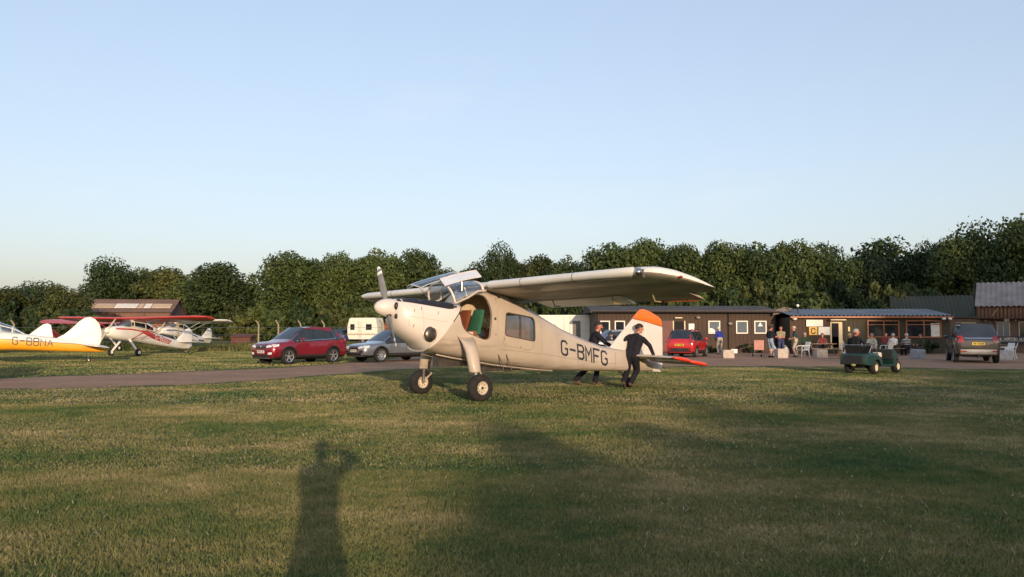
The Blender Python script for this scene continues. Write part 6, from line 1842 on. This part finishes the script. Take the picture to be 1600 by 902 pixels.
def person(label, loc, hd, pelvis=(0, 0, .93), lean=(0, 0, 1), look=(1, 0, 0), lhand=None, rhand=None, lfoot=(0, .10, 0), rfoot=(0, -.10, 0),
           top=None, legs=None, sleeves='long', shorts=False, skin=None, hair=None, hat=None, shoe=None, scale=1.0, stripes=None, girth=1.0, beard=False,
           lknee=(1, .15, 0), rknee=(1, -.15, 0), lelb=(-.5, .6, -.6), relb=(-.5, -.6, -.6), group='people at the airfield', lheel=0.0, rheel=0.0, voxel=.0115, headpos=None):
    top = top or M_NAVY; legs = legs or top; skin = skin or M_SKIN; shoe = shoe or M_SHOEB
    mats = [skin, top, legs, shoe, M_EYE, hair or M_HAIRD] + ([stripes] if stripes else [])
    SK, TP, LG, SH, EY, BD = range(6)
    bones = []
    def B(a, b, ra, rb, m): bones.append((Vector(a), Vector(b), ra, rb, m))
    pe = Vector(pelvis); up = Vector(lean).normalized()
    fw = Vector((1, 0, 0)); fw = (fw - up * fw.dot(up)).normalized(); lf = up.cross(fw)
    waist = pe + up * .16; chest = pe + up * .36; neckb = pe + up * .52
    g = girth
    for s in (1, -1):
        B(pe + lf * s * .065, waist + lf * s * .055 * g, .125 * g, .115 * g, LG)
        B(waist + lf * s * .05, chest + lf * s * .075, .118 * g, .125 * g, TP)
        B(chest + lf * s * .075, neckb + lf * s * .09 - up * .03, .12 * g, .085, TP)
    if g > 1.1: B(waist + fw * .05, chest + fw * .03, .13 * g, .11 * g, TP)
    B(neckb + up * .035, neckb + up * .10 + fw * .015, .052, .052, SK)
    B(neckb - up * .03, neckb + up * .03, .085, .066, TP)
    lk = Vector(look).normalized()
    hup = (up * .55 + Vector((0, 0, 1)) * .45).normalized(); hf = (lk - hup * lk.dot(hup)).normalized(); hl = hup.cross(hf)
    hc = neckb + up * .105 + hup * .105 + hf * .025
    B(hc + hup * .035 - hf * .02, hc + hup * .02 + hf * .02, .092, .085, SK)
    B(hc - hup * .02 + hf * .02, hc - hup * .075 + hf * .045, .072, .05, SK)
    B(hc + hf * .09 + hup * .01, hc + hf * .118 - hup * .022, .011, .016, SK)
    for s in (1, -1):
        B(hc + hl * s * .085 - hup * .01, hc + hl * s * .09 + hup * .025 - hf * .01, .015, .02, SK)
    if beard: B(hc - hup * .06 + hf * .06, hc - hup * .10 + hf * .055, .05, .035, BD)
    for s, hand, elb in ((1, lhand, lelb), (-1, rhand, relb)):
        sh = neckb + lf * s * .185 - up * .045
        hd_t = Vector(hand) if hand is not None else pe + lf * s * .27 + Vector((.06, 0, -.12))
        el, wr = ik(sh, hd_t, .29, .26, elb)
        B(neckb + lf * s * .08 - up * .04, sh, .08, .072, TP)
        if sleeves == 'long': B(sh, el, .072, .060, TP); B(el, wr, .058, .046, TP)
        else: B(sh, sh.lerp(el, .7), .066, .06, TP); B(sh.lerp(el, .6), el, .046, .042, SK); B(el, wr, .043, .03, SK)
        d = (wr - el).normalized(); sd = d.cross(Vector((0, 0, 1)))
        sd = sd.normalized() if sd.length > .1 else Vector((0, 1, 0))
        nn = sd.cross(d)
        for k in (-.025, 0, .025): B(wr, wr + d * .085 + sd * k, .021, .019, SK)
        for k, L in ((-.033, .062), (-.011, .075), (.011, .07), (.033, .055)):
            p = wr + d * .09 + sd * k
            B(p, p + d * L * .5 - nn * .008, .0105, .010, SK); B(p + d * L * .5 - nn * .008, p + d * L * .85 - nn * .03, .010, .009, SK)
        B(wr + d * .02 + sd * -.03 * s, wr + d * .07 + sd * -.058 * s - nn * .012, .013, .011, SK)
    for s, foot, kn, heel in ((1, lfoot, lknee, lheel), (-1, rfoot, rknee, rheel)):
        hip = pe + lf * s * .09 - up * .03
        an = Vector(foot) + Vector((0, 0, .09 + heel))
        kk, an = ik(hip, an, .44, .42, kn)
        if shorts:
            B(hip, hip.lerp(kk, .85), .095 * g, .085, LG); B(hip.lerp(kk, .8), kk, .066, .056, SK); B(kk, kk.lerp(an, .4), .054, .056, SK); B(kk.lerp(an, .4), an, .054, .036, SK)
        else:
            B(hip, kk, .108 * g, .082, LG); B(kk, kk.lerp(an, .45), .080, .078, LG); B(kk.lerp(an, .45), an + Vector((0, 0, .01)), .078, .074, LG)
        fd = Vector((1, s * .15, 0)).normalized()
        hl_ = an + Vector((0, 0, -.045)) - fd * .05
        toe = an + fd * .155 + Vector((0, 0, -.055 - heel * .9))
        B(an + Vector((0, 0, -.03)), hl_, .05, .042, SH); B(hl_, toe, .042, .036, SH); B(an + fd * .02, toe - fd * .03, .048, .04, SH)
    # union of tapered capsules, remeshed into one skin
    mb = MB()
    for a, b, ra, rb, m in bones:
        d = b - a; L = d.length
        q = d.to_track_quat('Z', 'Y').to_matrix() if L > 1e-6 else Matrix.Identity(3)
        rings = []
        n = 10
        prof = [(-ra * math.cos(t), ra * math.sin(t)) for t in (.25, .7, 1.15, math.pi / 2)] + [(L + rb * math.cos(t), rb * math.sin(t)) for t in (math.pi / 2, 1.15, .7, .25)]
        for z, r in prof:
            rings.append([a + q @ Vector((r * math.cos(2 * math.pi * k / n), r * math.sin(2 * math.pi * k / n), z)) for k in range(n)])
        mb.loft(rings)
    me = bpy.data.meshes.new('body'); me.from_pydata(mb.v, [], mb.f)
    o = bpy.data.objects.new('tmp', me); col.objects.link(o)
    rm = o.modifiers.new('r', 'REMESH'); rm.mode = 'VOXEL'; rm.voxel_size = voxel
    sm = o.modifiers.new('s', 'SMOOTH'); sm.factor = .5; sm.iterations = 3
    me2 = evaluated(o); bpy.data.objects.remove(o)
    nf = len(me2.polygons)
    cen = np.zeros(nf * 3, np.float32); me2.polygons.foreach_get('center', cen); cen = cen.reshape(-1, 3)
    best = np.full(nf, 1e9); idx = np.zeros(nf, np.int32)
    for a, b, ra, rb, m in bones:
        A = np.array(a); D = np.array(b - a); L2 = max(1e-9, D @ D)
        t = np.clip(((cen - A) @ D) / L2, 0, 1)
        dist = np.linalg.norm(cen - (A + t[:, None] * D), axis=1) - (ra + (rb - ra) * t)
        k = dist < best; best[k] = dist[k]; idx[k] = m
    for s in (1, -1):
        e = np.array(hc + hf * .083 + hup * .018 + hl * s * .033)
        idx[np.linalg.norm(cen - e, axis=1) < .014] = EY
    mo = np.array(hc + hf * .09 - hup * .062)
    idx[(np.abs((cen - mo) @ np.array(hup)) < .006) & (np.linalg.norm(cen - mo, axis=1) < .026)] = EY
    if stripes:
        h = (cen - np.array(pe)) @ np.array(up)
        idx[(idx == TP) & ((h * 11) % 1.0 < .42)] = 6
    P = thing('person', label, 'person', loc, hd, group)
    P.scale = (scale,) * 3
    me2.materials.clear()
    link_mesh('body', me2, mats, P, 70)
    me2.polygons.foreach_set('material_index', idx)
    # hair or hat
    Mh = Matrix((hf, hl, hup)).transposed()
    hm = MB(); r0 = random.Random(len(label))
    vs = []
    nu, nv = 18, 8
    for j in range(nv + 1):
        th = (math.pi * .56) * j / nv
        for i in range(nu):
            ph = 2 * math.pi * i / nu
            front = math.cos(ph)
            t2 = th * (1.0 - .34 * max(0, front)) * (1.12 if front < -.3 else 1)
            rr = .113 + r0.uniform(-.004, .006)
            vs.append(hc + hup * .028 - hf * .010 + Mh @ Vector((rr * 1.04 * math.sin(t2) * math.cos(ph), rr * .94 * math.sin(t2) * math.sin(ph), rr * math.cos(t2))))
    fs = [(j * nu + i, (j + 1) * nu + i, (j + 1) * nu + (i + 1) % nu, j * nu + (i + 1) % nu) for j in range(nv) for i in range(nu)]
    hm.add(vs, fs)
    if hat is None:
        if hair is not False: hm.obj('hair', hair or M_HAIRD, P, 60)
    else:
        ho = hm.obj('cap', hat, P, 60)
        bk = MB()
        pts = []
        for i in range(9):
            a = R(-65 + 130 * i / 8)
            pts.append(hc + hup * .062 + Mh @ Vector((.100 * math.cos(a), .095 * math.sin(a), 0)))
        out_ = [p + hf * .075 - hup * .012 for p in pts]
        bk.loft([pts, out_, [p - hup * .008 for p in out_], [p - hup * .008 for p in pts]], False, False, False); bk.obj('peak', hat, ho, 60)
    return P

# the two men moving the aeroplane by its tail
person('man in dark overalls with his back turned, pushing the near tailplane', (3.12, 21.75, 0), R(64), pelvis=(.08, -.06, .88), lean=(.22, -.20, 1), look=(.55, -.85, .05),
       lhand=(.14, .47, 1.36), rhand=(.14, -.62, .90), lfoot=(-.16, .10, 0), rfoot=(.06, -.02, 0), lheel=.10, rheel=.06, shoe=M_SHOE, lelb=(-.5, .1, -.6), relb=(-.7, -.5, .2), scale=1.0, girth=1.08, voxel=.010, skin=M_SKINR)
person('bearded man in dark overalls on the far side of the fuselage, hand on the tail', (2.10, 22.95, 0), R(14), pelvis=(.12, 0, .90), lean=(.30, 0, 1), look=(1, -.45, .0),
       lhand=(.55, .18, 1.05), rhand=(.62, -.42, 1.03), lfoot=(.28, .10, 0), rfoot=(-.34, -.08, 0), rheel=.07, shoe=M_SHOE, beard=True, voxel=.010, skin=M_SKINR, scale=1.03)
# the photographer, whose shadow lies on the grass
def photographer():
    P = person('photographer standing at the camera position with one elbow raised', (0.03, -.30, 0), R(90), pelvis=(-.02, 0, .90), lean=(.02, 0, 1), look=(1, 0, 0), lhand=(.20, .10, 1.40), rhand=(.16, -.13, 1.60),
               lfoot=(0, .09, 0), rfoot=(0, -.09, 0), top=cloth('grey_shirt', (.2, .22, .25)), legs=cloth('blue_jeans', (.05, .07, .12)), lelb=(0, .15, -1), relb=(.1, -1.0, -.35), group='people behind the camera', girth=.95)
    C = thing('compact_camera', 'small black compact camera held up by the photographer', 'camera', (0.0, -.075, CAM_H - .005), R(90))
    k = MB(); k.box(-.035, -.005, -.05, .05, -.03, .03); k.obj('body', M_PLASTIC, C, 0)
    k = MB(); k.tube([(-.005, 0, 0), (.012, 0, 0)], .022, 14); k.obj('lens', M_PLASTIC, C)
photographer()

SITP = dict(pelvis=(0, 0, .50), lfoot=(.42, .12, 0), rfoot=(.42, -.12, 0), lhand=(.38, .16, .68), rhand=(.38, -.16, .68), lknee=(.5, 0, 1), rknee=(.5, 0, 1))
# standing by the concrete blocks
person('man in blue jacket with pale cap bending in front of the brown hut', (13.4, 52.6, 0), R(100), lean=(.25, 0, 1), top=cloth('royal_blue', (.03, .05, .30)), legs=cloth('pale_trousers', (.42, .38, .32)), hat=cloth('white_cap', (.75, .72, .68)),
       lhand=(.3, .15, .95), rhand=(.3, -.15, .95))
person('man in dark shirt and pale blue shorts holding a drink, left of the standing group', (14.75, 46.6, 0), R(35), top=cloth('dark_navy_tee', (.018, .022, .035)), legs=cloth('light_blue_shorts', (.30, .38, .48)), sleeves='short', shorts=True,
       rhand=(.36, -.18, 1.18), lhand=(.05, .28, .80), look=(.9, -.3, 0), skin=M_SKINR)
person('man in khaki shirt with folded arms in the middle of the standing group', (15.55, 47.2, 0), R(255), top=cloth('khaki', (.36, .30, .19)), legs=cloth('blue_shorts', (.06, .07, .16)), sleeves='short', shorts=True,
       lhand=(.22, -.08, 1.10), rhand=(.22, .08, 1.13), lelb=(.1, 1, -.3), relb=(.1, -1, -.3), skin=M_SKINR)
person('man in teal polo shirt and pale cap bowing his head, right of the standing group', (16.3, 46.9, 0), R(165), lean=(.10, 0, 1), look=(1, .1, -.55), top=cloth('teal_polo', (.035, .06, .065)), legs=cloth('cream_shorts', (.50, .44, .34)), sleeves='short',
       shorts=True, hat=cloth('straw_cap', (.62, .45, .30)), lhand=(.28, .08, 1.05), rhand=(.26, -.12, 1.10), hair=M_HAIRG)
# seated outside the clubhouse
def sit(label, x, y, hd, z=0.0, **k):
    d = dict(SITP); d.update(k)
    return person(label, (x, y, z), R(hd), **d)
sit('woman in red top sitting at the picnic table left of the clubhouse door', 19.2, 50.5, 250, top=cloth('dark_red_top', (.22, .05, .05)), legs=M_NAVY, sleeves='short', skin=M_SKINR)
sit('person in black with a straw hat, sitting right of the clubhouse door', 20.75, 50.2, 330, top=cloth('black_top', (.02, .018, .018)), legs=M_NAVY, hat=cloth('straw_hat', (.60, .44, .22)), hair=M_HAIRG)
sit('person in cream shirt and grey cap sitting behind the golf cart driver', 22.0, 49.9, 230, top=cloth('cream_shirt', (.55, .52, .42)), legs=cloth('stone_trousers', (.35, .32, .26)), hat=cloth('grey_cap', (.30, .30, .26)), skin=M_SKINR)
sit('person in white shirt sitting with their back turned, left of the striped jumper', 23.3, 49.9, 82, top=cloth('white_shirt', (.66, .67, .68)), legs=cloth('black_trousers', (.02, .02, .022)), hair=M_HAIRG)
sit('person in navy and white striped jumper sitting behind the grey block', 24.1, 49.85, 88, top=cloth('stripe_navy', (.018, .022, .035)), legs=M_NAVY, stripes=cloth('stripe_white', (.50, .50, .50)), hair=M_HAIRG, girth=1.12)
sit('person in olive camouflage jacket sitting right of the striped jumper', 25.0, 49.9, 200, top=cloth('olive_jacket', (.07, .075, .045)), legs=cloth('olive_trousers', (.06, .06, .045)), skin=M_SKINR)
sit('person in dark green fleece at the left end of the table by the door', 18.15, 50.6, 280, top=cloth('green_fleece', (.03, .06, .04)), legs=M_NAVY, hair=M_HAIRG, pelvis=(0, 0, .54))
sit('person in maroon shirt sitting on the far side of the table under the windows', 23.55, 51.45, 265, top=cloth('maroon_shirt', (.16, .03, .035)), legs=M_NAVY, pelvis=(0, 0, .54), skin=M_SKINR)
# driver of the golf cart: seat 0.76 m up, so the figure sits on it
_h = R(40)
person('red-faced man in a black jacket sitting in the golf cart', (12.4 + .12 * math.cos(_h) - .22 * math.sin(_h), 29.0 + .12 * math.sin(_h) + .22 * math.cos(_h), 0), R(40), pelvis=(0, 0, .82), lean=(-.12, 0, 1),
       look=(.35, -1, .05), lhand=(.74, .10, .98), rhand=(.10, -.50, 1.02), lfoot=(.66, .10, .33), rfoot=(.66, -.08, .33), lknee=(.5, 0, 1), rknee=(.5, 0, 1), top=cloth('black_jacket', (.02, .022, .026)),
       legs=cloth('dark_jeans', (.03, .035, .05)), skin=mat('red_skin', (.52, .17, .12), .5), hair=M_HAIRG, scale=.95)

# ------------------------------------------------------------------ garden furniture and small things by the clubhouse
M_CONC = mat('whitewashed_concrete', (0.54, 0.46, 0.39), rough=0.9, scale=5, c2=(.36, .31, .26), bump=.3)
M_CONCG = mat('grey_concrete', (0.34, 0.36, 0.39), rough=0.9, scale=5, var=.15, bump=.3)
M_CHAIR = mat('white_plastic', (0.78, 0.76, 0.70), rough=0.4, var=.03)
M_WOOD = mat('weathered_wood', (0.20, 0.145, 0.095), rough=0.85, scale=3, var=.2, stretch=(1, 8, 8))

def block(x, y, w, h, m_, label, rz=0.0):
    b = MB(); r = random.Random(int(x * 10))
    b.loft([[(sx * (w / 2 - e) + r.uniform(-.012, .012), sy * (.26 - e) + r.uniform(-.012, .012), z) for sx, sy in ((-1, -1), (1, -1), (1, 1), (-1, 1))] for z, e in ((0, 0), (.06, -.005), (h - .05, .0), (h, .03))])
    o = b.obj('concrete_block', m_, None, 25)
    o.location = (x, y, 0); o.rotation_euler = (0, 0, rz)
    tag(o, label, 'block', 'concrete blocks along the clubhouse yard')
block(11.95, 45.3, .58, .46, M_CONC, 'whitewashed concrete block alone on the dirt, right of the small red car')
block(14.95, 45.4, .58, .52, M_CONC, 'whitewashed concrete block at the feet of the standing group', .1)
block(17.15, 45.4, .60, .48, M_CONC, 'whitewashed concrete block left of the orange planter')
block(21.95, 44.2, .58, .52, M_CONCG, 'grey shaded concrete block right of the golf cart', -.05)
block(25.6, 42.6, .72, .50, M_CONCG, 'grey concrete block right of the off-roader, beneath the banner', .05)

def plastic_chair(x, y, rz, label, first=[]):
    C = thing('plastic_chair', label, 'chair', (x, y, 0), rz, 'white plastic garden chairs')
    if not first:
        parts = []
        k = MB(); k.box(-.22, .24, -.24, .24, .40, .43); parts.append(('seat', k.mesh('seat')))
        k = MB()
        k.loft([[(-.20 - .14 * t, yy * (1 - .1 * t), .42 + .46 * t) for yy in (-.24, .24)] + [(-.225 - .14 * t, yy * (1 - .1 * t), .42 + .46 * t) for yy in (.24, -.24)] for t in (0, .25, .5, .75, .92, 1)]); parts.append(('backrest', k.mesh('backrest')))
        for s in (1, -1):
            k = MB(); k.tube([(-.28, s * .26, .66), (.10, s * .28, .65), (.24, s * .27, .60), (.26, s * .25, .42)], .024, 6); parts.append(('armrest', k.mesh('armrest')))
            k = MB(); k.tube([(.22, s * .22, .42), (.27, s * .25, 0)], [.03, .022], 6); parts.append(('leg', k.mesh('leg')))
            k = MB(); k.tube([(-.20, s * .22, .42), (-.30, s * .25, 0)], [.03, .022], 6); parts.append(('leg', k.mesh('leg')))
        for nm, me in parts:
            me.materials.append(M_CHAIR); shade(me, 40)
        first += parts
    for nm, me in first:
        o = bpy.data.objects.new(nm, me); col.objects.link(o); o.parent = C
plastic_chair(16.75, 47.0, R(195), 'white plastic chair standing empty right of the man in the teal polo shirt')
plastic_chair(22.35, 48.7, R(120), 'white plastic chair turned its back to the golf cart, right of the driver')
plastic_chair(20.95, 49.3, R(60), 'white plastic chair left of the golf cart driver, behind the orange planter')
plastic_chair(20.75, 50.25, R(330), 'white plastic chair under the person in the straw hat')
plastic_chair(22.0, 49.95, R(230), 'white plastic chair under the person in the cream shirt')
plastic_chair(25.95, 42.9, R(190), 'white plastic chair beside the grey block at the right edge')
plastic_chair(26.6, 43.6, R(150), 'white plastic chair furthest right, cut by the picture edge')

def picnic_table(x, y, rz, label):
    T = thing('picnic_table', label, 'table', (x, y, 0), rz, 'picnic tables outside the clubhouse')
    for i in range(5):
        k = MB(); k.box(-.9, .9, -.36 + i * .145, -.36 + i * .145 + .135, .71, .75); k.obj('plank', M_WOOD, T, 0)
    for s in (1, -1):
        k = MB(); k.box(-.9, .9, s * .72 - .12, s * .72 + .12, .42, .46); k.obj('bench', M_WOOD, T, 0)
    for xx in (-.65, .65):
        k = MB(); k.tube([(xx, -.65, 0), (xx, -.15, .71)], .045, 4); k.tube([(xx, .65, 0), (xx, .15, .71)], .045, 4); k.box(xx - .02, xx + .02, -.8, .8, .36, .42); k.box(xx - .02, xx + .02, -.36, .36, .66, .71)
        k.obj('leg_frame', M_WOOD, T, 0)
picnic_table(18.7, 49.6, R(5), 'wooden picnic table left of the clubhouse door, with the woman in red')
picnic_table(23.9, 50.6, R(2), 'wooden picnic table in front of the clubhouse windows, behind the seated backs')
picnic_table(26.9, 45.6, R(-10), 'wooden picnic table under the dark banner at the right edge')

def planter():
    T = thing('wooden_planter', 'orange-brown wooden planter trough left of the golf cart', 'planter', (18.25, 44.3, 0))
    m_ = mat('orange_wood', (.52, .24, .07), .7, scale=3, var=.12, stretch=(1, 6, 6))
    for i in range(2):
        k = MB(); k.box(-.48, .48, -.2, -.17, .02 + i * .19, .20 + i * .19); k.obj('board', m_, T, 0)
        k = MB(); k.box(-.48, .48, .17, .2, .02 + i * .19, .20 + i * .19); k.obj('board', m_, T, 0)
    for s in (-1, 1):
        k = MB(); k.box(s * .48 - .02, s * .48 + .02, -.2, .2, .0, .41); k.obj('end_board', m_, T, 0)
    me, cs, rs = crown_mesh(77, .42, .16, .36, .66, 10, 500, .07, .3); me.materials.append(M_LEAF[2])
    o = bpy.data.objects.new('plants', me); col.objects.link(o); o.parent = T
    so = MB(); so.box(-.46, .46, -.17, .17, .2, .36); so.obj('soil', M_DARKIN, T, 0)
planter()

def trolley():
    T = thing('barbecue_trolley', 'trolley with a reddish-pink panel and pale bags beside the man in the dark shirt', 'trolley', (14.15, 46.8, 0))
    k = MB(); k.box(-.28, .28, -.03, .03, .42, .98); k.obj('panel', mat('faded_red', (.46, .20, .17), .6, var=.1), T, 0)
    k = MB()
    for s in (-1, 1): k.tube([(s * .24, 0, 0), (s * .24, 0, .95)], .018, 6); k.tube([(s * .24, .35, 0), (s * .24, .02, .8)], .018, 6)
    k.tube([(-.24, .2, .4), (.24, .2, .4)], .016, 6); k.tube([(-.24, 0, .2), (.24, 0, .2)], .016, 6); k.obj('frame', M_STEEL, T)
    for s in (-1, 1):
        k = MB(); k.lathe([(.001, -.02), (.09, -.02), (.1, 0), (.09, .02), (.001, .02)], 16, (s * .24, .37, .10), 'x'); k.obj('wheel', M_TYRE, T)
    for x, c, lab in [(15.2, (.60, .60, .58), 'pale grey holdall on the ground behind the middle concrete block'), (15.85, (.42, .42, .42), 'grey rucksack on the ground between the standing men')]:
        o = MB(); o.ball((0, 0, .3), (.26, .18, .30), 14, 10); o.tube([(-.12, 0, .55), (0, 0, .68), (.12, 0, .55)], .02, 6)
        b = o.obj('bag', cloth('bag_%d' % int(x), c), None, 60); b.location = (x, 47.4, 0); tag(b, lab, 'bag', 'bags by the standing group')
trolley()

def shrub_by_wall(x, y, w, h, seed, label):
    T = thing('low_bush', label, 'bush', (x, y, 0), 0, 'low bushes against the hut')
    me, cs, rs = crown_mesh(seed, w / 2, .4, .02, h, 14, 1500, .10, .4); me.materials.append(M_LEAF[1])
    o = bpy.data.objects.new('foliage', me); col.objects.link(o); o.parent = T
    k = MB(); k.tube([(0, 0, 0), (0, 0, h * .6)], .02, 6); k.obj('stem', M_BARK, T)
shrub_by_wall(16.2, 55.3, 1.7, .75, 81, 'dark low bush against the brown hut under the right-hand white windows')
shrub_by_wall(13.6, 55.4, 1.0, .45, 82, 'small bush against the brown hut behind the man in blue')
shrub_by_wall(27.3, 53.2, 1.8, .9, 83, 'dark bush at the right end of the clubhouse')
s = MB(); s.box(-.2, .2, -.02, .02, 0, .28); o = s.obj('floor_notice', M_WFRAME, None, 0); o.location = (15.0, 55.1, 0); tag(o, 'small white notice leaning low against the brown hut wall', 'notice')

GLASS_ME = None
def drink(x, y, z, c, label):
    T = thing('drinking_glass', label, 'glass', (x, y, z), 0, 'drinks on the picnic tables')
    k = MB(); k.lathe([(0.0, 0.0), (.032, 0.0), (.042, .15), (.038, .15), (.029, .01), (0.0, .01)], 14, (0, 0, 0), 'z'); k.obj('tumbler', glass_mat('tumbler_glass', (.9, .9, .9), .3), T, 40)
    k = MB(); k.lathe([(0.0, .012), (.028, .012), (.036, .115), (0.0, .115)], 14, (0, 0, 0), 'z'); k.obj('beer', mat('drink_%s' % label.split()[0], c, .2), T, 40)
drink(18.55, 49.45, .75, (.45, .22, .03), 'amber glass of beer on the picnic table left of the clubhouse door')
drink(19.1, 49.7, .75, (.12, .04, .02), 'dark glass of ale on the picnic table left of the clubhouse door')
drink(23.6, 50.4, .75, (.45, .24, .04), 'golden glass of beer on the table under the clubhouse windows')
drink(26.7, 45.4, .75, (.6, .5, .3), 'pale glass on the picnic table under the dark banner')
